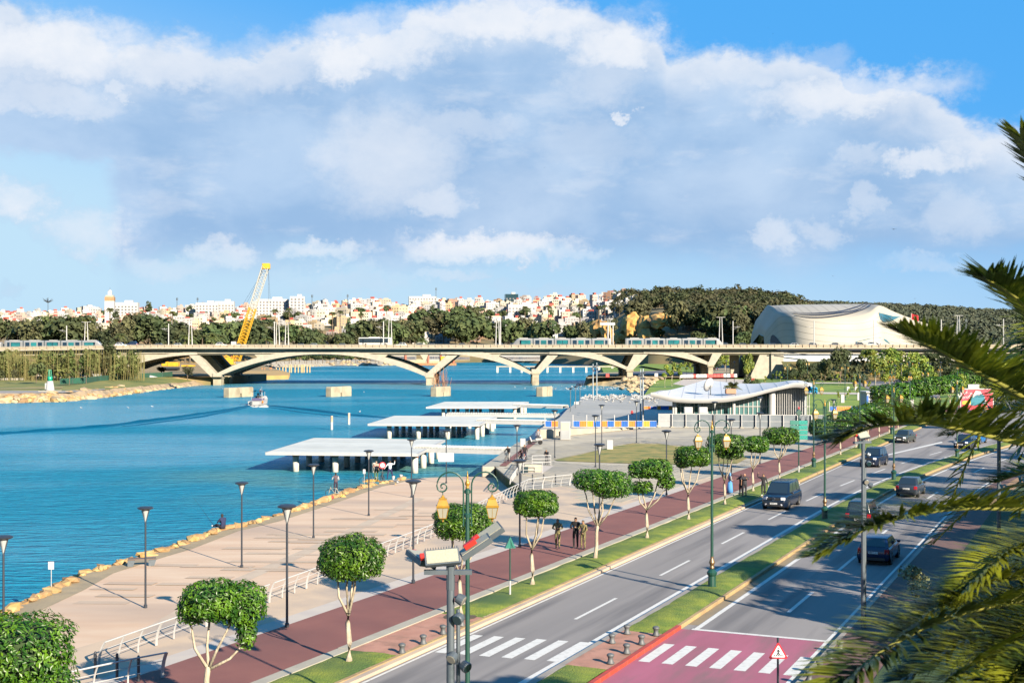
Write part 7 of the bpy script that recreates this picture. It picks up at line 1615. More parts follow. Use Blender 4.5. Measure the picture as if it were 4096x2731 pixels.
v = car('hatchback', 'dark blue hatchback driving away in the shade of the palm', 'car', 4.30, 1.79, 1.45, .98, .92, (1.0, .35, -1.55, -2.0), 1.0, .33, (.006, .016, .07), '3380 1 A 1', wb=2.62)
c_ = G(3512, 2249, 0); drive(v, Vector((c_.x, c_.y, .005)) + Vector((.35, 1.0, 0)))
v = car('small_van', 'grey green estate car half hidden behind the low palm frond', 'car', 4.1, 1.75, 1.78, 1.08, 1.02, (1.15, .55, -1.85, -1.98), 1.1, .31, (.014, .022, .024), wb=2.7)
c_ = G(3450, 2108, 0); drive(v, Vector((c_.x, c_.y, .005)) + Vector((.3, 1.0, 0)))
v = car('saloon', 'grey car far up the left carriageway under the palm frond', 'car', 4.5, 1.8, 1.55, .98, .92, (1.05, .45, -1.2, -1.7), 1.0, .32, (.05, .06, .05), wb=2.7); c_ = G(3618, 1768, 0); drive(v, c_, back=True)
v = car('saloon', 'dark car at the right edge of the left carriageway facing the camera', 'car', 4.6, 1.85, 1.6, 1.0, .95, (1.05, .45, -1.4, -1.8), 1.0, .33, NAVY, '61440', wb=2.7); c_ = G(3862, 1789, 0); drive(v, c_, back=True)
v = car('saloon', 'bright blue car just behind the dark car at the right', 'car', 4.2, 1.75, 1.5, .98, .92, (1.0, .4, -1.4, -1.8), 1.0, .32, (.01, .15, .45), wb=2.6); c_ = G(3905, 1772, 0); drive(v, c_, back=True)
# traffic on the bridge, and parked cars
proto_car = car('bridge_car', 'x', 'car', 4.3, 1.78, 1.5, .98, .92, (1.0, .35, -1.3, -1.8), 1.0, .32, (.05, .05, .06), wb=2.6); proto_car.location = (0, 0, -500)
bc = [(484, (.75, .75, .75), 1.15, 'white'), (528, (.01, .02, .07), 1.5, 'dark blue'), (640, (.02, .03, .08), 1, 'navy'), (706, (.45, .5, .55), 1, 'silver'), (885, (.75, .75, .75), 1.2, 'white'), (945, (.04, .05, .06), .95, 'black'), (1145, (.05, .05, .06), .95, 'black'), (1198, (.06, .06, .07), .95, 'charcoal'), (1260, (.25, .3, .33), 1, 'grey'), (1363, (.04, .05, .07), 1, 'black'), (1555, (.05, .06, .10), 1, 'navy'), (1605, (.75, .76, .76), 1.15, 'white'), (1683, (.05, .05, .06), 1, 'black'), (1722, (.10, .10, .11), 1, 'charcoal'), (1853, (.05, .05, .05), 1.05, 'black'), (1995, (.05, .06, .08), 1.05, 'navy'), (2056, (.04, .04, .05), 1.05, 'black'), (2893, (.05, .05, .06), 1.15, 'black'), (2976, (.05, .05, .06), 1.05, 'black'), (3010, (.04, .05, .07), 1.05, 'navy'), (3095, (.05, .05, .07), 1.0, 'black'), (3172, (.6, .6, .6), 1.05, 'white'), (3255, (.03, .04, .10), 1.1, 'navy'), (3335, (.05, .05, .09), 1.1, 'navy'), (3442, (.10, .10, .11), 1.2, 'charcoal'), (3482, (.62, .65, .68), 1.3, 'silver'), (3505, (.4, .45, .5), 1.1, 'grey')]
for i, (px, c_, hs, nm) in enumerate(bc):
    d = D0 + 24 + (i % 3) * 3.4; o = place(proto_car, USED, ((px - 2048) * d / FP, d, 11.25), math.pi / 2 * (1 if i % 2 else -1), (1, 1.05, hs * 1.12))
    tag(o, '%s car on the bridge deck, %s vehicle from the left' % (nm, ordw(i)), 'car', 'cars crossing the bridge')
    for ch in o.children: ch.color = (*c_, 1)
for i, (px, y, lab, c_) in enumerate(((2861, 1482, 'dark car under the last bridge arch', (.03, .03, .05)), (3606, 1532, 'dark car parked under the park trees', (.03, .05, .08)), (3640, 1528, 'blue grey car parked beside the dark one under the trees', (.2, .3, .35)), (3952, 1500, 'white car far up the avenue', (.7, .7, .7)), (3985, 1508, 'dark car far up the avenue', (.05, .05, .06)))):
    p = G(px, y, .3); o = place(proto_car, USED, p, (0, .9, .9, .2, .2)[i], 1.1); tag(o, lab, 'car', 'parked and distant cars')
    for ch in o.children: ch.color = (*c_, 1)
r = empty('bus', (bx(1472), D0 + 26, 11.9), math.pi / 2, 'long dark windowed city bus on the bridge', 'bus'); obj('body', bev(MB().box((0, 0, 1.75), (2.5, 12.6, 2.9)).mesh('body', mk('bus_cream', (.70, .68, .62), rough=.4)), .12), r)
for sx_ in (-1, 1): MB().box((sx_ * 1.26, .3, 2.0), (.03, 11.6, 1.7)).build('window_band', mk('bus_glass', (.02, .035, .05), rough=.1), r)
for k in range(7): MB().box((-1.285, -4.9 + k * 1.6, 2.1), (.02, .08, 1.5)).build('window_post', metal_dk, r); MB().box((1.285, -4.9 + k * 1.6, 2.1), (.02, .08, 1.5)).build('window_post', metal_dk, r)
MB().box((0, 0, 3.3), (1.4, 5, .25)).build('roof_unit', metal_wh, r)
for y in (-4, 3.6): 
    for sx_ in (-1, 1): MB().tube((sx_ * 1.0, y, .45), (sx_ * 1.28, y, .45), .48, n=14).build('wheel', tire_m, r)
r = empty('pickup_truck', (bx(900), D0 + 23, 11.25), math.pi / 2, 'small white flatbed truck on the bridge left of the crane', 'truck'); obj('cab', bev(MB().box((0, 1.7, 1.35), (1.9, 1.8, 1.9)).mesh('cab', metal_wh), .15), r); MB().box((0, -1.2, .95), (1.9, 3.8, .35)).build('flatbed', metal_wh, r)
for y in (-1.6, 1.6):
    for sx_ in (-1, 1): MB().tube((sx_ * .8, y, .4), (sx_ * .96, y, .4), .4, n=12).build('wheel', tire_m, r)
p = G(3092, 1507, .3); r = empty('box_truck', p, math.pi / 2, 'white and blue box truck parked in front of the bridge abutment', 'truck'); obj('box', bev(MB().box((0, -.9, 1.9), (2.2, 5.0, 2.5)).mesh('box', mk('truck_box', (.45, .62, .75), rough=.5)), .05), r); obj('cab', bev(MB().box((0, 2.6, 1.2), (2.0, 1.6, 1.9)).mesh('cab', metal_wh), .15), r); MB().box((0, 3.35, 1.6), (1.7, .1, .8)).build('windscreen', glassdk, r); MB().box((0, 2.7, 1.65), (2.05, .8, .7)).build('side_window', glassdk, r)
for y in (-2, 2.4):
    for sx_ in (-1, 1): MB().tube((sx_ * .85, y, .42), (sx_ * 1.05, y, .42), .42, n=12).build('wheel', tire_m, r)
# red and white road barriers
bw = mk('barrier_white', (.80, .78, .74), rough=.5); br_ = mk('barrier_red', (.75, .05, .04), rough=.5)
bp = [(2724, 'w'), (2739, 'w'), (2753, 'w'), (2766, 'w'), (2778, 'r'), (2792, 'w'), (2806, 'w'), (2819, 'w'), (2832, 'r'), (2846, 'r'), (2860, 'r'), (2874, 'r'), (2888, 'r'), (2900, 'w'), (2914, 'w'), (2928, 'r'), (2941, 'w'), (2625, 'w'), (2430, 'r'), (2870, 'w', 1466), (2893, 'w', 1466), (2912, 'w', 1467), (2930, 'r', 1468), (2985, 'w', 1525), (3000, 'w', 1524), (3010, 'r', 1527)]
bme = bev(MB().add([(-.62, -.24, 0), (.62, -.24, 0), (.62, .24, 0), (-.62, .24, 0), (-.58, -.12, .9), (.58, -.12, .9), (.58, .12, .9), (-.58, .12, .9)], [(0, 1, 5, 4), (1, 2, 6, 5), (2, 3, 7, 6), (3, 0, 4, 7), (4, 5, 6, 7), (3, 2, 1, 0)]).mesh('barrier', bw), .04); bmr = bme.copy(); bmr.materials.clear(); bmr.materials.append(br_)
for i, b_ in enumerate(bp):
    px, k = b_[:2]; y = b_[2] if len(b_) > 2 else 1511 - (px - 2724) * .012 - (0 if px > 2700 else 6); o = obj('road_barrier', bme if k == 'w' else bmr, None, G(px, y, .65 if px < 2960 else .1)); o.scale = (1, 1, 1.35); tag(o, '%s plastic road barrier, %s in the line by the bridge piers' % ('white' if k == 'w' else 'red', ordw(i)), 'barrier', 'plastic road barriers')
# ---------------------------------------------------------------- people
BASE = dict(pel=(0, 0, .95), spi=(0, 0, 1.15), che=(0, 0, 1.38), nek=(0, .01, 1.50), hed=(0, .02, 1.62), top=(0, .01, 1.74),
 shl=(-.19, 0, 1.42), ell=(-.26, -.02, 1.15), wrl=(-.26, .06, .92), hal=(-.25, .09, .83), shr=(.19, 0, 1.42), elr=(.26, -.02, 1.15), wrr=(.26, .06, .92), har=(.25, .09, .83),
 hil=(-.10, 0, .92), knl=(-.11, .03, .50), anl=(-.11, 0, .09), tol=(-.12, .17, .04), hir=(.10, 0, .92), knr=(.11, .03, .50), anr=(.11, 0, .09), tor=(.12, .17, .04))
RAD = dict(pel=.145, spi=.13, che=.155, nek=.058, hed=.10, top=.075, shl=.075, ell=.052, wrl=.038, hal=.042, shr=.075, elr=.052, wrr=.038, har=.042, hil=.10, knl=.07, anl=.05, tol=.045, hir=.10, knr=.07, anr=.05, tor=.045)
ED = [('pel', 'spi', 't'), ('spi', 'che', 't'), ('che', 'nek', 't'), ('nek', 'hed', 's'), ('hed', 'top', 'h'), ('che', 'shl', 't'), ('shl', 'ell', 'a'), ('ell', 'wrl', 'a'), ('wrl', 'hal', 's'), ('che', 'shr', 't'), ('shr', 'elr', 'a'), ('elr', 'wrr', 'a'), ('wrr', 'har', 's'), ('pel', 'hil', 'l'), ('hil', 'knl', 'l'), ('knl', 'anl', 'l'), ('anl', 'tol', 'f'), ('pel', 'hir', 'l'), ('hir', 'knr', 'l'), ('knr', 'anr', 'l'), ('anr', 'tor', 'f')]
PM = {}
def cm(c_, camo=False):
    k = (c_, camo)
    if k not in PM: PM[k] = mk('cloth_%d' % len(PM), c_, (.30, .24, .10) if camo else None, 9, .9, coord='obj', lo=.45, hi=.52, c3=(.06, .06, .03) if camo else None, s3=13)
    return PM[k]
SKIN = (.38, .20, .12)
def person(loc, rz, label, pose=None, top=(.02, .02, .025), legs=(.02, .02, .03), hair=(.02, .015, .012), shoes=(.015, .015, .015), skin=SKIN, arms=None, h=1.0, camo=False, wide=1.0, skirt=None, group='people on the riverside', scarf=None):
    J = dict(BASE); J.update(pose or {}); me = bpy.data.meshes.new('body'); names = list(J)
    me.from_pydata([J[k] for k in names], [(names.index(a), names.index(b_)) for a, b_, m in ED], []); tmp = bpy.data.objects.new('tmp', me); COL.objects.link(tmp)
    md = tmp.modifiers.new('skin', 'SKIN'); sv = me.skin_vertices[0].data
    for i, k in enumerate(names):
        q = RAD[k] * (wide if k in ('pel', 'spi', 'che', 'shl', 'shr', 'hil', 'hir') else 1); sv[i].radius = (q, q * (.75 if k in ('pel', 'spi', 'che') else 1)); sv[i].use_root = (k == 'pel')
    s2 = tmp.modifiers.new('sub', 'SUBSURF'); s2.levels = 1; s2.render_levels = 1
    dg = bpy.context.evaluated_depsgraph_get(); ev = tmp.evaluated_get(dg); bm_ = bpy.data.meshes.new_from_object(ev); bpy.data.objects.remove(tmp); bpy.data.meshes.remove(me)
    order = ['t', 'a', 'l', 's', 'h', 'f']; mats = [cm(top, camo), cm(arms or top, camo), cm(legs, camo), cm(skin), cm(scarf or hair), cm(shoes)]
    bm_.materials.clear()
    for m_ in mats: bm_.materials.append(m_)
    segs = [(Vector(J[a]), Vector(J[b_]), order.index(m)) for a, b_, m in ED]; hc = Vector(J['hed'])
    for f in bm_.polygons:
        c_ = f.center; best = 9
        for a, b_, m in segs:
            ab = b_ - a; t = max(0, min(1, (c_ - a).dot(ab) / max(1e-6, ab.length_squared))); dd_ = (c_ - a - ab * t).length
            if dd_ < best: best = dd_; mi = m
        if mi == 4 and not scarf and c_.y > hc.y + .035 and c_.z < hc.z + .07: mi = 3
        if mi == 3 and (c_ - hc).length < .16 and c_.y < hc.y - .01: mi = 4
        if scarf and mi == 3 and (c_ - hc).length < .2 and c_.y < hc.y + .05: mi = 4
        f.material_index = mi; f.use_smooth = True
    r = empty('person', loc, rz, label, 'person', group); r.scale = (h, h, h); obj('body', bm_, r)
    hd = Vector(J['hed']); MB().lathe([(.0, 0), (.018, .01), (.0, .04)], hd + Vector((0, .105, -.02)), 6).build('nose', cm(skin), r)
    if skirt: MB().lathe([(.27, .06), (.24, .5), (.19, .95)], n=14).build('robe', cm(skirt), r, smooth=True)
    return r
CAM = (.13, .12, .05)
def gun(r, a, b_): MB().path([a, b_], .03, 5).box(((a[0] + b_[0]) / 2, (a[1] + b_[1]) / 2, (a[2] + b_[2]) / 2 - .08), (.05, .08, .16)).build('rifle', trim, r)
FW = ROADROT + math.pi
held = dict(ell=(-.30, .06, 1.18), wrl=(-.10, .24, 1.20), hal=(-.02, .26, 1.22), elr=(.30, .06, 1.18), wrr=(.12, .24, 1.16), har=(.05, .27, 1.16))
walk = dict(knl=(-.11, .18, .52), anl=(-.11, .10, .12), tol=(-.12, .26, .06), knr=(.11, -.02, .50), anr=(.11, -.16, .10), tor=(.12, 0, .04))
o = person(G(2231, 2194, .14), FW + .2, 'soldier in camouflage with a rifle, left of the three', {**held, **walk}, CAM, CAM, camo=True, h=1.03); gun(o, (-.22, .2, 1.45), (.10, .24, .95))
o = person(G(2303, 2191, .14), FW, 'guard in black uniform and cap, middle of the three', held, (.008, .008, .01), (.008, .008, .012), hair=(.01, .01, .012), h=1.06, wide=1.1); gun(o, (-.18, .26, 1.16), (.2, .26, 1.14))
o = person(G(2333, 2196, .14), FW - .2, 'soldier in camouflage holding a lowered rifle, right of the three', {**held, 'wrl': (-.12, .2, .98), 'hal': (-.04, .22, .96)}, CAM, CAM, camo=True, h=1.0, hair=(.05, .05, .03)); gun(o, (-.16, .2, 1.4), (.12, .22, .9))
person(G(2920, 1972, .14), -1.3, 'woman in a blue headscarf, grey coat and long blue skirt', dict(wrl=(-.1, .2, 1.12), hal=(0, .24, 1.15), wrr=(.1, .2, 1.12), har=(.02, .24, 1.15)), (.30, .30, .31), (.08, .28, .62), scarf=(.12, .34, .72), skirt=(.08, .30, .68), h=.96, shoes=(.6, .6, .6))
person(G(2965, 1982, .2), 2.4, 'dark coated person of the hugging pair, on the left', dict(elr=(.32, .15, 1.3), wrr=(.3, .35, 1.35), har=(.28, .4, 1.36)), h=1.0, wide=1.25)
person(G(2978, 1984, .2), 2.9, 'bald man in a dark suit jacket of the hugging pair', dict(ell=(-.34, .1, 1.3), wrl=(-.2, .3, 1.38), hal=(-.15, .36, 1.4), elr=(.34, .1, 1.25), wrr=(.2, .3, 1.3)), (.035, .035, .045), hair=(.5, .28, .2), h=1.04, wide=1.25)
o = person(G(3054, 1983, .2), 2.7, 'man in a black tracksuit waving one arm beside the road', dict(elr=(.45, .02, 1.45), wrr=(.42, .05, 1.75), har=(.34, .05, 1.80), wrl=(-.38, .1, .95), hal=(-.42, .14, .86)), h=1.03, shoes=(.7, .7, .7))
MB().lathe([(.04, 0), (.04, .2), (.02, .25), (.02, .32)], (-.44, .14, .55), 8).build('bottle', sign_white, o)
def rod(name, a, b_, lab): o = MB().tube(a, b_, .018, .006, 5).build(name, mk('rod_dark', (.03, .03, .04), rough=.4)); tag(o, lab, 'fishing rod')
p = G(893, 2116, -.75); person(p, .9, 'fisherman in a navy jacket sitting on the promenade edge', dict(pel=(0, 0, .16), spi=(0, .02, .38), che=(0, .06, .62), nek=(0, .09, .74), hed=(0, .11, .86), top=(0, .1, .98), shl=(-.2, .05, .66), ell=(-.28, .2, .45), wrl=(-.12, .4, .40), hal=(-.05, .46, .42), shr=(.2, .05, .66), elr=(.28, .2, .45), wrr=(.12, .4, .40), har=(.05, .46, .42), hil=(-.1, .05, .14), knl=(-.14, .45, .30), anl=(-.14, .85, .10), tol=(-.14, .95, .2), hir=(.1, .05, .14), knr=(.14, .45, .22), anr=(.14, .9, .08), tor=(.14, 1.0, .18)), (.012, .02, .08), (.02, .02, .04), wide=1.15, h=1.12, shoes=(.7, .7, .7))
rod('fishing_rod', G(870, 2122, -.75), F(775, 1990, p.y + 2), 'long fishing rod propped beside the seated fisherman')
p = G(1343, 1972, -.85); person(p, .3, 'angler in a dark vest and white sleeves standing on the rocks', dict(ell=(-.3, .12, 1.15), wrl=(-.25, .38, 1.12), hal=(-.22, .42, 1.14), elr=(.28, .1, 1.12), wrr=(.05, .36, 1.08), har=(-.02, .42, 1.1)), (.10, .07, .09), (.03, .02, .05), arms=(.6, .62, .64), h=1.05)
rod('fishing_rod', p + Vector((-.25, .45, 1.1)), F(1310, 1860, p.y + 2.5), 'fishing rod held by the angler in the vest')
p = G(1505, 1921, -.85); person(p, .2, 'angler in green waders and a pale pink jacket', dict(elr=(.30, .1, 1.15), wrr=(.2, .35, 1.15), ell=(-.3, .1, 1.15), wrl=(-.2, .35, 1.15)), (.50, .30, .24), (.07, .15, .06), hair=(.35, .25, .18), wide=1.25, h=1.08); rod('fishing_rod', p + Vector((-.2, .4, 1.2)), F(1470, 1800, p.y + 3), 'fishing rod of the angler in green waders')
person(G(1560, 1916, -.85), .3, 'man in a white shirt casting with his arm raised', dict(elr=(.42, .02, 1.38), wrr=(.46, .05, 1.66), har=(.46, .06, 1.75), ell=(-.38, .02, 1.2), wrl=(-.5, .08, 1.0), hal=(-.55, .1, .92), knl=(-.2, .02, .5), anl=(-.26, -.05, .09), tol=(-.27, .1, .04), knr=(.2, .06, .52), anr=(.32, .1, .09), tor=(.34, .26, .04)), (.58, .68, .76), (.02, .02, .10), h=1.05)
lean = dict(pel=(0, 0, .92), spi=(0, .08, 1.1), che=(0, .22, 1.28), nek=(0, .32, 1.36), hed=(0, .36, 1.46), top=(0, .36, 1.58), shl=(-.19, .24, 1.3), shr=(.19, .24, 1.3), ell=(-.22, .4, 1.06), wrl=(-.05, .5, 1.05), hal=(0, .5, 1.06), elr=(.22, .4, 1.06), wrr=(.05, .5, 1.05), har=(0, .5, 1.06))
person(G(2188, 1858, .15), 2.9, 'person in a dark coat bending over the upper white rail', lean, (.02, .02, .03), (.10, .10, .12), h=.98, shoes=(.02, .02, .02))
def bicycle(loc, rz, label, col=(.05, .05, .05), basket=False):
    r = empty('bicycle', loc, rz, label, 'bicycle', 'bicycles by the water'); rm = mk('bike_%d' % int(col[0] * 1000), col, rough=.4)
    for y in (-.5, .52):
        w_ = MB().path([(0, y + .33 * math.cos(R(a)), .34 + .33 * math.sin(R(a))) for a in range(0, 361, 24)], .022, 5).build('wheel', tire_m, r); s_ = MB()
        for a in range(0, 360, 45): s_.tube((0, y, .34), (0, y + .32 * math.cos(R(a)), .34 + .32 * math.sin(R(a))), .006, n=3, caps=False)
        s_.build('spokes', rim_m, w_)
    MB().path([(0, -.5, .34), (0, -.1, .34), (0, .36, .78), (0, -.18, .80), (0, -.1, .34)], .022, 5).tube((0, -.5, .34), (0, -.2, .78), .016, n=4).tube((0, .34, .88), (0, .52, .34), .022, n=5).build('frame', rm, r)
    MB().tube((-.28, .3, .98), (.28, .3, .98), .016, n=5).tube((0, .34, .85), (0, .3, .98), .018, n=5).build('handlebar', trim, r); obj('saddle', bev(MB().box((0, -.22, .90), (.14, .26, .06)).mesh('saddle', trim), .02), r); MB().tube((0, -.19, .78), (0, -.22, .9), .016, n=5).build('seat_post', rim_m, r)
    if basket: MB().box((0, .52, .92), (.3, .25, .22)).build('basket', metal_gr, r)
    return r
bicycle(G(1530, 1930, -.85), .35, 'bicycle parked between the anglers, right one'); bicycle(G(1470, 1936, -.85), -1.1, 'bicycle lying low left of the anglers'); bicycle(G(1337, 1988, -.85), 1.2, 'pale bicycle on its side by the standing angler', (.6, .5, .35))
o = MB().lathe([(.2, 0), (.3, .1), (.24, .26), (.05, .3)], n=9).build('bag', mk('red_bag', (.45, .03, .03)), None, G(1322, 1995, -.85)); tag(o, 'red bag on the ground by the standing angler', 'bag')
for i, (px, py) in enumerate(((1506, 1919), (1573, 1915), (1604, 1910))): o = MB().lathe([(.13, 0), (.18, .3), (.17, .3), (.12, .03)], n=12).build('bucket', white_m, None, G(px, py, -.85)); tag(o, ('white bucket between the legs of the angler in waders', 'white bucket beside the casting man', 'pale bucket at the tip of the promenade')[i], 'bucket')
o = MB().add([(-.3, -.2, 0), (.4, -.1, 0), (.3, .3, 0), (-.2, .2, 0), (.05, .05, .25)], [(0, 1, 4), (1, 2, 4), (2, 3, 4), (3, 0, 4), (3, 2, 1, 0)]).build('cloth_heap', mk('yellow_cloth', (.7, .45, .1)), None, G(1368, 1987, -.85)); tag(o, 'small yellow heap on the promenade', 'cloth')
o = MB().add([(-.9, -.3, 0), (.9, -.1, 0), (.8, .4, 0), (-.8, .3, 0), (-.5, .1, .22), (.5, .15, .25)], [(0, 1, 5, 4), (1, 2, 5), (2, 3, 4, 5), (3, 0, 4), (3, 2, 1, 0)]).build('net_heap', mk('orange_net', (.55, .30, .05)), None, G(1488, 1926, -.85)); tag(o, 'flat orange net heap under the angler in waders', 'net')
# cyclists on the pier, scooter and rider
ride = dict(pel=(0, -.22, .98), spi=(0, -.14, 1.18), che=(0, -.02, 1.38), nek=(0, .05, 1.48), hed=(0, .09, 1.60), top=(0, .08, 1.72), shl=(-.19, 0, 1.40), shr=(.19, 0, 1.40), ell=(-.26, .12, 1.18), wrl=(-.26, .3, 1.02), hal=(-.25, .34, 1.0), elr=(.26, .12, 1.18), wrr=(.26, .3, 1.02), har=(.25, .34, 1.0), hil=(-.1, -.2, .95), hir=(.1, -.2, .95), knl=(-.14, .12, .62), anl=(-.13, -.02, .3), tol=(-.13, .12, .26), knr=(.28, .0, .5), anr=(.40, -.05, .09), tor=(.42, .1, .04))
for i, (px, py, rz, lab, t_, l_, hh) in enumerate(((2032, 1849, 2.8, 'cyclist in a black top with grey trousers, one foot down', (.02, .02, .025), (.35, .33, .32), 1.0), (2083, 1846, 2.2, 'boy in black crouched on a small bicycle', (.015, .015, .02), (.015, .015, .02), .78), (2098, 1849, 3.1, 'tall youth in dark clothes astride a red bicycle', (.03, .03, .035), (.03, .02, .05), 1.08))):
    p = G(px, py, .15); bicycle(p, rz, ('black bicycle of the cyclist in grey trousers', 'small black bicycle of the crouched boy', 'red bicycle of the tall youth')[i], ((.05, .05, .05), (.06, .06, .06), (.55, .06, .03))[i], i == 0); person(p, rz, lab, ride, t_, l_, h=hh)
r = empty('scooter', G(2141, 1777, .15), 1.35, 'white and black motor scooter parked on the plaza edge', 'scooter')
for y in (-.62, .68): MB().tube((-.06, y, .28), (.06, y, .28), .28, n=16).build('wheel', tire_m, r)
obj('fairing', bev(MB().add([(-.16, .35, .3), (.16, .35, .3), (.12, .62, .95), (-.12, .62, .95), (-.16, .5, .3), (.16, .5, .3), (.1, .72, .9), (-.1, .72, .9)], [(0, 1, 2, 3), (5, 4, 7, 6), (1, 5, 6, 2), (4, 0, 3, 7), (3, 2, 6, 7), (4, 5, 1, 0)]).mesh('fairing', metal_wh), .03), r); obj('body', bev(MB().box((0, -.45, .62), (.32, .85, .34), tilt=(-.12, 0, 0)).mesh('body', metal_wh), .08), r); obj('seat', bev(MB().box((0, -.35, .84), (.28, .75, .10)).mesh('seat', trim), .04), r); MB().box((0, .12, .32), (.3, .6, .10)).tube((-.2, -.5, .3), (.2, -.5, .3), .14, n=10).build('engine', trim, r); MB().tube((-.32, .55, 1.05), (.32, .55, 1.05), .02).tube((0, .68, .3), (0, .55, 1.05), .03).build('handlebar', trim, r); MB().lathe([(.02, 0), (.14, .05), (.13, .2), (.02, .27)], (0, -.62, .92), 10).build('helmet', metal_wh, r)
person(G(2152, 1769, .15), 2.8, 'person with an orange scarf standing behind the scooter', None, (.35, .33, .35), (.1, .1, .12), h=.95, scarf=(.5, .2, .05))
person(G(3653, 1662, .15), 2.6, 'pedestrian in a pale top under the distant clipped trees', walk, (.5, .5, .52), (.03, .03, .05))
for i, (px, c_) in enumerate(((2127, (.7, .75, .1)), (2138, (.6, .6, .6)), (2312, (.03, .03, .04)), (2608, (.03, .03, .04)), (2714, (.5, .4, .2)), (2740, (.3, .3, .35)), (2760, (.35, .28, .2)), (3518, (.1, .02, .05)), (2058, (.4, .35, .3)))):
    person((bx(px), D0 - 1.2, 11.25), 1.57 if i % 2 else -1.57, 'pedestrian on the bridge footway, %s from the left' % ordw(sorted([2127, 2138, 2312, 2608, 2714, 2740, 2760, 3518, 2058]).index(px)), walk, c_, (.08, .08, .1), group='pedestrians on the bridge')
for i, (px, py) in enumerate(((1048, 1483), (1059, 1483), (1080, 1482), (1086, 1482))): p = G(px, py, -.5); person(p, 3.0, 'worker in orange on the sandy platform, %s from the left' % ordw(i), None, (.6, .25, .08), (.4, .25, .15), group='workers on the platform')
person(G(996, 1520, -.9), 3.0, 'tiny dark angler on the stones below the first pier', None, group=None); 
rockline('pier_stones', 'dark boulders in the shade beside the first bridge pier', [G(935, 1530, WZ), G(965, 1527, WZ), G(1000, 1522, WZ)], 60, (1.2, 2.4), (-2.2, -.6), (0, 10), rocksp, 0, 18)
# ---------------------------------------------------------------- motorboat with its wake
r = empty('motorboat', G(1038, 1620, WZ), -.15, 'white cabin motorboat heading up the river with two people', 'boat'); hl = []
for y, w, zk, zd in ((-4.2, 1.45, -.3, 1.05), (-2, 1.65, -.4, 1.15), (1, 1.6, -.4, 1.35), (3.2, 1.0, -.2, 1.6), (4.6, .1, .6, 1.9)): hl += [(-w, y, zd), (-w * .85, y, .25), (0, y, zk), (w * .85, y, .25), (w, y, zd)]
MB().add(hl, [(i * 5 + j, i * 5 + j + 1, (i + 1) * 5 + j + 1, (i + 1) * 5 + j) for i in range(4) for j in range(4)] + [(0, 5, 9, 4), (5, 10, 14, 9), (10, 15, 19, 14), (15, 20, 24, 19), (4, 3, 2, 1, 0)]).build('hull', white_m, r)
MB().box((0, -4.45, .25), (2.4, .5, .12)).build('swim_platform', white_m, r); obj('cabin', bev(MB().box((0, 1.2, 1.7), (2.2, 2.6, .9)).mesh('cabin', white_m), .2), r); MB().box((0, -.9, 1.5), (2.3, 2.4, .5)).build('cockpit', mk('cockpit_purple', (.12, .10, .22)), r)
MB().add([(-1.1, -.6, 2.2), (1.1, -.6, 2.2), (1.1, .5, 1.9), (-1.1, .5, 1.9)], [(0, 1, 2, 3)]).build('windscreen', glassdk, r); cpts = [(-1.3 + 2.6 * k / 8, 3.25 + .35 * math.sin(math.pi * k / 8)) for k in range(9)]
MB().add([(x, -2.2, z) for x, z in cpts] + [(x, .4, z) for x, z in cpts] , [(k, k + 1, k + 10, k + 9) for k in range(8)]).build('canopy', mk('canopy_navy', (.01, .015, .04)), r)
for sx_ in (-1.25, 1.25): MB().tube((sx_, -2.0, 1.3), (sx_, -2.0, 3.25), .04).tube((sx_, .2, 1.3), (sx_, .2, 3.25), .04).build('canopy_post', metal_wh, r)
MB().tube((1.35, -1.5, 1.2), (1.05, -1.5, 4.6), .05, .02).build('antenna', metal_wh, r); obj('outboard', bev(MB().box((-.5, -4.5, .6), (.5, .5, 1.0)).mesh('outboard', metal_gr), .08), r); MB().lathe([(.32, -.08), (.32, .08), (.18, .08), (.18, -.08)], n=12).build('lifebuoy', orange, r, (1.72, -2.6, .9)).rotation_euler = (0, R(90), 0)
person(r.location + Vector((-.2, -.8, 1.35)), -.1, 'helmsman in dark clothes under the boat canopy', None, group=None); person(r.location + Vector((.0, 1.0, 2.15)), 3.0, 'person in a white cap on top of the boat', dict(pel=(0, 0, .3), spi=(0, 0, .5)), (.5, .4, .4), (.6, .6, .6), hair=(.75, .75, .75), h=.98, group=None)
mb = MB()
def ridge(pts, w, h):
    n = len(pts); vs = []
    for i, p in enumerate(pts):
        d = (pts[min(i + 1, n - 1)] - pts[max(0, i - 1)]).normalized(); nn_ = Vector((-d.y, d.x, 0)); e = math.sin(math.pi * min(1, .1 + i / n * .9)); ww = w * (.4 + 1.2 * i / n); hh = h * (.4 + .6 * e) * (1 + .4 * noise.noise(p * .2))
        vs += [p + nn_ * ww * u + Vector((0, 0, -.05 + hh * q)) for u, q in ((-1, 0), (-.5, .6), (-.1, 1), (.3, .3), (.6, .5), (1, 0))]
    mb.add(vs, [(i * 6 + j, i * 6 + j + 1, (i + 1) * 6 + j + 1, (i + 1) * 6 + j) for i in range(n - 1) for j in range(5)])
def seg_(pp, n): 
    o = []
    for a, b_ in zip(pp, pp[1:]): o += [a.lerp(b_, k / n) for k in range(n)]
    return o + [pp[-1]]
ridge(seg_([G(1005, 1623, WZ), G(880, 1645, WZ), G(700, 1672, WZ), G(400, 1708, WZ), G(0, 1735, WZ), G(-300, 1760, WZ)], 8), 1.4, .45); ridge(seg_([G(990, 1630, WZ), G(800, 1668, WZ), G(500, 1705, WZ)], 8), .9, .25); ridge(seg_([G(1072, 1622, WZ), G(1250, 1642, WZ), G(1400, 1660, WZ), G(1570, 1672, WZ)], 8), 1.2, .42); ridge(seg_([G(1072, 1628, WZ), G(1200, 1648, WZ), G(1380, 1668, WZ)], 8), .7, .2)
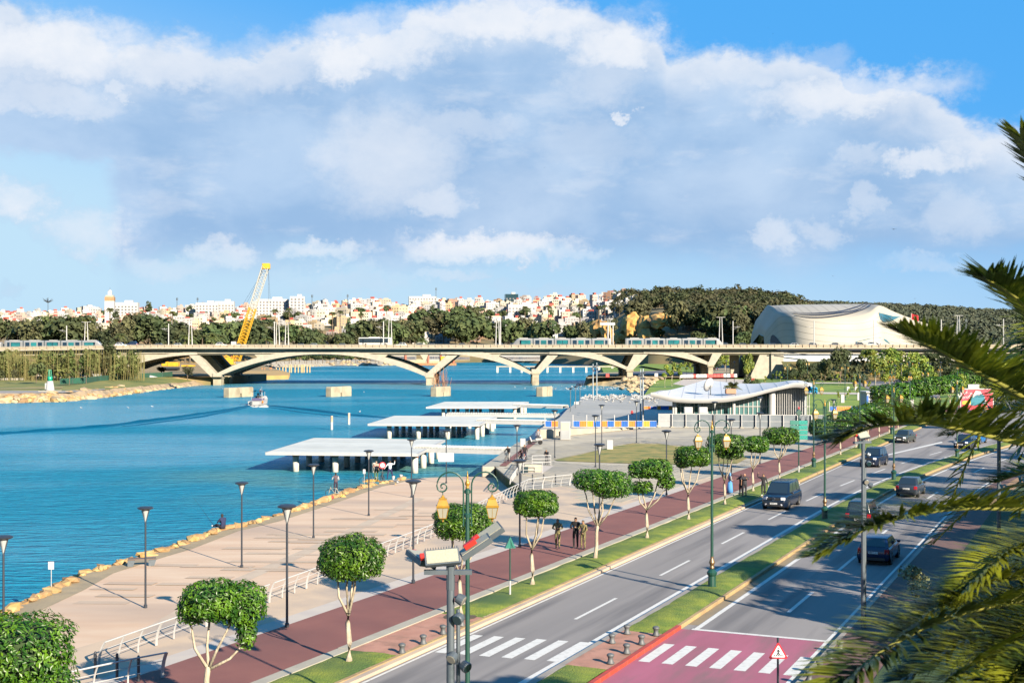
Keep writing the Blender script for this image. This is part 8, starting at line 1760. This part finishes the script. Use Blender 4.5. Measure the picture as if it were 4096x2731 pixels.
wk = mk('wake_water', (.0, .10, .20), (.0, .13, .25), .5, .5, spec=.1); o = mb.build('wake', wk, None, smooth=True); tag(o, 'dark V shaped wake spreading behind the motorboat', 'wake', kind='stuff')  # dark reflections on the wave faces are painted into this colour
fm = MB(); rg = random.Random(5)
for i in range(60): p = G(rg.uniform(1005, 1070), rg.uniform(1619, 1628), WZ + .05); fm.box(p, (rg.uniform(.2, .9), rg.uniform(.1, .4), .10), rg.uniform(-.3, .3))
o = fm.build('foam', white_m); tag(o, 'white foam churned up behind the motorboat', 'foam', kind='stuff')
# ---------------------------------------------------------------- gulls
gb = MB(); t = MB().lathe([(.005, -.28), (.03, -.2), (.07, -.05), (.075, .08), (.05, .18), (.03, .24)], n=8); gb.add([(x, z, .22 + y * .9 + z * .25) for x, y, z in t.v], t.f); t = MB().lathe([(0, -.05), (.045, 0), (0, .05)], n=8); gb.add([(x, y + .24, z + .34) for x, y, z in t.v], t.f)
gme = gb.mesh('gull', mk('gull_white', (.82, .82, .82), rough=.8)); gleg = MB().tube((-.02, 0, 0), (-.02, 0, .17), .008, n=3).tube((.02, 0, 0), (.02, 0, .17), .008, n=3).tube((0, .29, .34), (0, .35, .33), .012, n=4).mesh('legs_and_beak', mk('gull_beak', (.6, .4, .05))); gw = MB().box((-.07, -.04, .25), (.02, .32, .10)).box((.07, -.04, .25), (.02, .32, .10)).mesh('wing', mk('gull_grey', (.35, .37, .40)))
rg = random.Random(12); gl_ = []
while len(gl_) < 190:
    px, py = rg.uniform(2325, 2650), rg.gauss(1593, 9)
    if 1584 < py < 1615 and px > 2322 + (py - 1584) * -0.1 + max(0, (1600 - py)) * .6 and (px < 2560 or py > 1587): gl_.append((px, py, 0))
gl_ += [(rg.uniform(2180, 2480), rg.uniform(1546, 1562), 1) for _ in range(46)] + [(2060 + 40 * k, 1550 + (k * 7) % 9, 1) for k in range(4)] + [(325, 1636, 1), (512, 1634, 1), (609, 1630, 1), (1440, 1652, 1), (1456, 1572, 1), (890, 1558, 1)]
gl_.sort()
for i, (px, py, fl) in enumerate(gl_):
    p = G(px, py, WZ - .1 if fl else .38); r = empty('gull', p, rg.uniform(0, 6.28), ('white gull floating on the river' if fl else 'white gull resting on the far quay') + ', %s from the left' % ordw(i), 'gull', 'gulls on the quay and river'); q = rg.uniform(1.2, 1.7); r.scale = (q, q, q)
    obj('body', gme, r); obj('wing', gw, r)
    if not fl: obj('legs', gleg, r)
r = empty('gull', G(1583, 1938, -.85), .8, 'lone gull standing near the buckets on the promenade', 'gull'); r.scale = (1.5,) * 3; obj('body', gme, r); obj('wing', gw, r); obj('legs', gleg, r)
for i, (px, py, d, w) in enumerate(((3575, 917, 190, 34), (3333, 1104, 160, 20), (3092, 137, 300, 12), (3123, 322, 260, 12), (2178, 671, 260, 14), (3072, 112, 320, 8), (1620, 869, 250, 10), (3660, 1194, 300, 16), (4040, 846, 260, 12), (3062, 923, 300, 10), (2673, 975, 340, 10), (1415, 1557, 380, 16), (880, 1556, 360, 14), (3424, 974, 330, 8))):
    r = empty('flying_bird', F(px, py, d), rg.uniform(-.6, .6), '%s flying bird' % ('gliding gull above the theatre, largest' if i == 0 else 'banking white gull left of the palm,' if i == 1 else 'small distant ' + ordw(i - 2)), 'bird', 'birds in flight'); s_ = w * d / FP / 2
    t = MB().lathe([(.01, -.22), (.06, -.05), (.06, .1), (.01, .26)], n=7); MB().add([(x * s_ * 1.3, z * s_ * 1.6, y * s_) for x, y, z in t.v], t.f).build('body', trim if i not in (1, 7, 11, 12) else white_m, r)
    for sx_ in (-1, 1): MB().add([(sx_ * .04 * s_, .10 * s_, 0), (sx_ * .5 * s_, .16 * s_, .16 * s_), (sx_ * s_, -.08 * s_, .05 * s_), (sx_ * .5 * s_, -.06 * s_, .14 * s_), (sx_ * .04 * s_, -.10 * s_, 0)], [(0, 1, 2, 3, 4)]).build('wing', mk('bird_dark', (.08, .09, .11)) if i != 1 else white_m, r)
# ---------------------------------------------------------------- the park on the right
def gpath(name, pts, mat=pale_m): return sheet(name, [G(x, y, .012) for x, y in pts], mat)
gpath('park_path', [(2990, 1533), (3560, 1533), (3560, 1529), (2990, 1529)]); gpath('park_path', [(3215, 1574), (3520, 1578), (3520, 1571), (3215, 1567)]); 
sheet('park_road', [G(x, y, .016) for x, y in ((3480, 1560), (3760, 1592), (3760, 1540), (3560, 1520), (3120, 1508), (3120, 1513), (3400, 1520))], asphalt)
sheet('bridge_road', [G(x, y, .66) for x, y in ((2500, 1497), (2950, 1505), (3000, 1505), (3000, 1490), (2900, 1462), (2860, 1458), (2840, 1475), (2500, 1488))], mk('painted_shade_asphalt', (.10, .10, .12), (.13, .13, .15), .2))  # bridge shade is put into this darker copy of the asphalt
sheet('park_ramp', [G(x, y, .02) for x, y in ((2690, 1535), (2860, 1560), (3010, 1560), (3010, 1520), (2900, 1512), (2740, 1514))], pale_m)
sheet('riverside_lawn', [G(x, y, .8) for x, y in ((2640, 1440), (2780, 1440), (2790, 1490), (2700, 1485), (2560, 1462), (2600, 1448))], grass_far)
sheet('riverside_lawn', [G(x, y, .8) for x, y in ((2920, 1445), (3040, 1445), (3040, 1490), (2960, 1485), (2925, 1465))], grass_far)
sheet('far_avenue', [G(x, y, .03) for x, y in ((3760, 1700), (4100, 1700), (4300, 1560), (4080, 1500), (3930, 1500), (3960, 1560))], asphalt)
bright = [tree_proto('park_tree', 200 + i, 9, 8.5, leaf_bright, bark_pale, 9, 150, .55, .2, .25) for i in range(3)]; sap = tree_proto('young_tree', 210, 5, 2.2, leaf_bright, bark_pale, 5, 60, .35, .07, .35)
dkt = [tree_proto('park_tree', 220 + i, 10, 9, leaf_far, bark_dk, 9, 130, .65, .25, .2) for i in range(2)]
L_ = [(3362, 430, 1385, 92, 'd'), (3540, 425, 1398, 110, 'b'), (3500, 400, 1420, 90, 'b'), (3660, 420, 1408, 110, 'b'), (3610, 380, 1450, 85, 'b'), (3700, 360, 1455, 90, 'b'), (3560, 360, 1460, 80, 'b'), (3780, 410, 1420, 100, 'd'), (3650, 340, 1470, 100, 'b'), (3740, 330, 1490, 90, 'b'), (3840, 400, 1440, 110, 'd'), (3900, 420, 1425, 110, 'b'), (3800, 350, 1462, 90, 'd'), (3870, 340, 1475, 90, 'b'), (3960, 390, 1430, 120, 'd'), (4040, 380, 1425, 120, 'b'), (4090, 330, 1440, 120, 'b'), (3980, 310, 1480, 100, 'b'), (4060, 280, 1500, 110, 'b'), (3200, 420, 1430, 60, 'd'), (3170, 380, 1470, 44, 'd'), (2985, 400, 1418, 56, 'b'), (2990, 330, 1500, 40, 'd'), (3020, 325, 1512, 50, 'd'), (3215, 330, 1495, 55, 'o'), (3150, 400, 1468, 40, 'o'), (3440, 380, 1500, 40, 'o'), (3300, 440, 1430, 60, 'd'), (3920, 250, 1530, 80, 'b'), (4010, 240, 1545, 90, 'b'), (4080, 230, 1520, 100, 'd'), (4150, 300, 1450, 120, 'd'), (3480, 470, 1395, 90, 'b'), (3590, 465, 1402, 90, 'b'), (3720, 455, 1405, 100, 'd'), (2060 + 800, 560, 1412, 60, 'd'), (2760, 620, 1418, 50, 'd'), (2830, 640, 1415, 60, 'd'), (2945, 600, 1405, 60, 'd'), (2900, 590, 1410, 50, 'b'), (3700, 300, 1500, 80, 'b'), (3830, 300, 1500, 80, 'b')]
L_.sort()
for i, (px, d, top, w, k) in enumerate(L_):
    pr_ = {'d': dkt[i % 2], 'b': bright[i % 3], 'o': olv_protos[1]}[k]; bh = {'d': 10, 'b': 9, 'o': 18}[k]; bw_ = {'d': 9, 'b': 8.5, 'o': 13}[k]
    h = CH + (YH - top) * d / FP; z = 0.
    if px > 3120 and 440 < d < 480: z = 6.2 * (d - 442) / 36
    o = place(pr_, USED, ((px - 2048) * d / FP, d, z), i, (w * d / FP / bw_ * 1.1, w * d / FP / bw_ * 1.1, (h - z) / bh * 1.02)); tag(o, '%s tree of the park below the theatre, %s from the left' % ({'d': 'dark', 'b': 'yellow green', 'o': 'olive'}[k], ordw(i)), 'tree', 'trees of the park')
for i, (px, yb, yt) in enumerate(((3407, 1500, 1398), (3430, 1505, 1402), (3560, 1440, 1390), (3020, 1460, 1415), (2990, 1455, 1412))): p = G(px, max(yb, 1510), 0); o = place(palmf[i % 2], USED, p, i, (CH + (YH - yt) * p.y / FP) / (9.5 + 3 * (i % 2))); tag(o, '%s palm from the left in the park behind the kiosk' % ordw(i), 'palm tree', 'park palms')
for i, (px, yb, yt) in enumerate(sorted([(3088, 1540, 1490), (3122, 1538, 1480), (3150, 1520, 1475), (3262, 1520, 1472), (3285, 1515, 1478), (3355, 1545, 1488), (3388, 1540, 1492), (3415, 1560, 1490), (3355, 1612, 1560), (3394, 1598, 1550), (3430, 1590, 1545), (3482, 1580, 1520), (2688, 1545, 1440), (2720, 1540, 1445), (2660, 1550, 1450), (3060, 1545, 1500), (3105, 1520, 1480), (3240, 1535, 1490), (3330, 1530, 1490), (2745, 1500, 1445), (2765, 1500, 1445), (2780, 1500, 1450), (3180, 1545, 1500), (3500, 1600, 1545)])):
    p = G(px, yb, 0); o = place(sap, USED, p, i, ((yb - yt) * p.y / FP / 5.2)); tag(o, 'young staked tree on the park lawns, %s from the left' % ordw(i), 'tree', 'young park trees')
# black park lamp posts
pl_ = empty('park_lamp', (0, 0, -500)); MB().tube((0, 0, 0), (0, 0, 6.5), .09, .06, 6).build('pole', metal_dk, pl_); MB().lathe([(.1, 6.4), (.35, 6.7), (.3, 6.85), (.05, 6.9)], n=8).build('head', metal_dk, pl_); pl_['category'] = 'street lamp'
for i, (px, yb) in enumerate(sorted([(3470, 1505), (3502, 1510), (3530, 1520), (3562, 1530), (3592, 1538), (3635, 1545), (3675, 1550), (3710, 1545), (3720, 1560), (3650, 1530), (3590, 1500), (3350, 1495), (2905, 1530), (2937, 1540), (3580, 1575), (3605, 1560), (3800, 1560), (3763, 1545)])): place(pl_, USED, G(px, yb, 0), 0, 1.05, 'slim black park lamp, %s from the left' % ordw(i), 'park lamps')
for i, (px, yb, lab) in enumerate(((3392, 1562, 'left small white post box on the lawn'), (3424, 1562, 'right small white post box on the lawn'), (3370, 1610, 'pale blue upright panel by the hoarding'), (3435, 1600, 'white upright panel beside the kiosk'))): o = thing_box('white_box', G(px, yb, 0), (.7, .5, 1.1 + .6 * (i > 1)), metal_wh, lab, 'box')
# ---------------------------------------------------------------- big palms beside the right pavement
bigp = palm_proto('avenue_palm', 300, 8.2, 44, 4.0, palm_leaf, bark_dk, .42, 12, .32, .75)
for i, (s, t) in enumerate(((60, .8), (76, -.8), (86, .6), (98, -1.0), (116, .5), (134, -.5), (152, .2), (176, 0), (30, 2))):
    p = K(s, t, .1); o = place(bigp, USED, p, i * 1.3, 1 + .06 * (i % 3)); tag(o, 'date palm of the row right of the avenue, %s from the camera' % ordw(i), 'palm tree', 'date palms along the right pavement')
for i, (s, t) in enumerate(((70, 5), (90, 6), (108, 4), (126, 6), (145, 5), (165, 6), (50, 7), (58, 10), (54, 5.5), (62, 7.5), (80, 8), (66, 4.5))):  # later entries are unseen trees added to deepen shade on road and lawn
    o = place(dkt[i % 2], USED, K(s, t, .1), i, (1.1, 1.1, 1.0)); tag(o, 'unseen dark leafy tree on the shaded right lawn, %s from the camera' % ordw(i), 'tree', 'trees on the right lawn')
o = tree_proto('olive_shrub', 333, 2.0, 2.2, mk('grey_green_leaf', (.20, .22, .08), (.34, .34, .16), 3, .6, coord='pos'), bark_dk, 7, 90, .12, .03, .15); o.location = G(3660, 2420, .15); tag(o, 'pale grey green shrub beside the right pavement', 'shrub')
# ---------------------------------------------------------------- the palm in front of the camera
PC = Vector((7.3, 15.0, 10.4))
pr = empty('foreground_palm', (PC.x, PC.y, 0), 0, 'large date palm in front of the camera, fronds sweeping in from the right', 'palm tree'); mb = MB(); rg = random.Random(3)
mb.path([(0, 0, 0), (.1, 0, 5), (0, 0, PC.z - .2)], [.45, .32, .36], 12)
for k in range(160): a = k * 2.4; z = .3 + k * .062; mb.box((math.cos(a) * .36, math.sin(a) * .36, z), (.16, .10, .16), a)
mb.build('trunk', bark_dk, pr)
def frond(pts, length_l, mat=palm_leaf, n=70, seed=0, tipk=.35, rollz=0.0, m=None):
    rgf = random.Random(seed); P_ = [Vector(p) for p in pts]; nn_ = len(P_) - 1
    def at(u):
        i = min(nn_ - 1, int(u * nn_)); f = u * nn_ - i; q = [P_[max(0, min(nn_, i + k))] for k in (-1, 0, 1, 2)]
        return .5 * (2 * q[1] + (q[2] - q[0]) * f + (2 * q[0] - 5 * q[1] + 4 * q[2] - q[3]) * f * f + (3 * q[1] - q[0] - 3 * q[2] + q[3]) * f ** 3)
    r_ = MB(); c_ = [at(k / 24) for k in range(25)]; r_.path([p - Vector((PC.x, PC.y, 0)) for p in c_], [.035 * (1 - k / 27) + .004 for k in range(25)], 6); ro = r_.build('frond', mk('frond_rib', (.30, .28, .05), (.22, .22, .05), 2, .5), pr, smooth=True)
    lv = MB()
    for k in range(n):
        u = .12 + .88 * (k + .5) / n; p = at(u); t_ = (at(min(1, u + .01)) - at(u - .01)).normalized(); side = t_.cross(Vector((0, 0, 1))).normalized(); side = (Matrix.Rotation(rollz, 3, t_) @ side); up = side.cross(t_).normalized()
        for s_ in (-1, 1):
            l_ = length_l * (math.sin(math.pi * min(.97, .14 + .80 * u)) ** .6) * rgf.uniform(.82, 1.1); ang = 1.05 - .55 * u + rgf.uniform(-.09, .09)
            d = (t_ * math.cos(ang) + side * s_ * math.sin(ang) + up * rgf.uniform(.15, .55)).normalized(); w = .018 * rgf.uniform(.8, 1.2); wv_ = d.cross(up).normalized() * w
            a = p; b_ = p + d * l_ * .5; c2 = p + d * l_ + Vector((0, 0, -l_ * rgf.uniform(.02, .14)))
            lv.add([a - wv_ * .6, a + wv_ * .6, b_ + wv_, c2, b_ - wv_], [(0, 1, 2, 4), (4, 2, 3)])
    lv.v = [(x - PC.x, y - PC.y, z) for x, y, z in lv.v]
    lo = lv.build('leaflet', mat, ro); lo['kind'] = 'stuff'
    return ro
def FF(tab): return [PC] + [F(px, py, d) for px, py, d in tab]
fr = [([(4380, 1560, 13.5), (4096, 1180 + 40, 12.5), (3945, 1115, 12)], .50, 60), ([(4330, 1760, 13.2), (4096, 1590, 12.2), (3900, 1480, 11.4), (3750, 1395, 11), (3610, 1335, 10.8)], .46, 84), ([(4350, 1830, 13.5), (4096, 1775, 12.2), (3880, 1725, 11.3), (3700, 1692, 10.8), (3500, 1705, 10.5), (3370, 1760, 10.4)], .52, 84),
 ([(4350, 2000, 13.6), (4096, 2030, 12.4), (3850, 2030, 11.6), (3640, 2060, 11), (3450, 2120, 10.6), (3280, 2220, 10.4)], .42, 90), ([(4380, 2250, 13.4), (4096, 2390, 12.0), (3880, 2440, 11), (3650, 2530, 10.2), (3430, 2680, 9.6), (3300, 2830, 9.4)], .55, 96), ([(4360, 2350, 13), (4096, 2520, 11.2), (3900, 2640, 10.2), (3700, 2800, 9.4)], .55, 80), ([(4380, 2200, 13.6), (4150, 2290, 12.6), (3950, 2330, 12), (3760, 2420, 11.4), (3600, 2540, 11)], .45, 70),
 ([(4400, 1300, 14), (4300, 900, 13.6), (4150, 640, 13.3), (4085, 560, 13.2)], .5, 60), ([(4450, 1500, 14), (4280, 1250, 13.4), (4120, 1420, 13), (4040, 1560, 12.8)], .45, 50), ([(4400, 2500, 13), (4180, 2700, 12), (4020, 2900, 11.4)], .55, 70), ([(4300, 2100, 13), (4100, 2180, 12), (3960, 2260, 11.6), (3820, 2400, 11.3)], .42, 60), ([(4400, 1700, 15.5), (4150, 1640, 16.5), (3960, 1660, 17.2), (3800, 1740, 17.8)], .45, 64), ([(4380, 2400, 12.6), (4096, 2650, 10.6), (3950, 2850, 9.8)], .55, 60), ([(4350, 2330, 14), (4100, 2440, 13.4), (3850, 2560, 12.8), (3620, 2720, 12.4)], .5, 70), ([(4350, 2280, 14.4), (4100, 2350, 14), (3900, 2440, 13.6), (3700, 2580, 13.2)], .5, 70), ([(4330, 2400, 13.8), (4120, 2560, 13), (3950, 2740, 12.4)], .5, 60), ([(4350, 2150, 14.4), (4150, 2190, 14), (4000, 2290, 13.6)], .45, 50), ([(4360, 1900, 15), (4150, 1880, 15.4), (3980, 1930, 15.8)], .45, 50), ([(4340, 2450, 12), (4150, 2600, 10.8), (4060, 2740, 10.2)], .5, 50), ([(4350, 2300, 15), (4120, 2380, 15.4), (3900, 2500, 15.6), (3740, 2660, 15.6)], .5, 60), ([(4350, 2250, 15.4), (4100, 2280, 16), (3880, 2360, 16.4)], .5, 56), ([(4340, 2380, 14.6), (4080, 2500, 14.8), (3820, 2700, 14.8)], .5, 60)]
for i, (t_, l_, n_) in enumerate(fr): frond(FF(t_), l_ * 1.28, n=int(n_ * 2.6), seed=i)
for k in range(22):      # the rest of the crown, out of view to the right and behind
    a = -1.9 + 3.9 * k / 21 + (.0 if k % 2 else .1); e = (.1, .55, .9)[k % 3]; d = Vector((math.cos(a), math.sin(a), 0)); ln = 3.6
    frond([PC, PC + d * ln * .35 + Vector((0, 0, ln * e * .4)), PC + d * ln * .7 + Vector((0, 0, ln * e * .45 - .3)), PC + d * ln * 1.0 + Vector((0, 0, ln * e * .2 - 1.0))], .5, n=44, seed=40 + k)
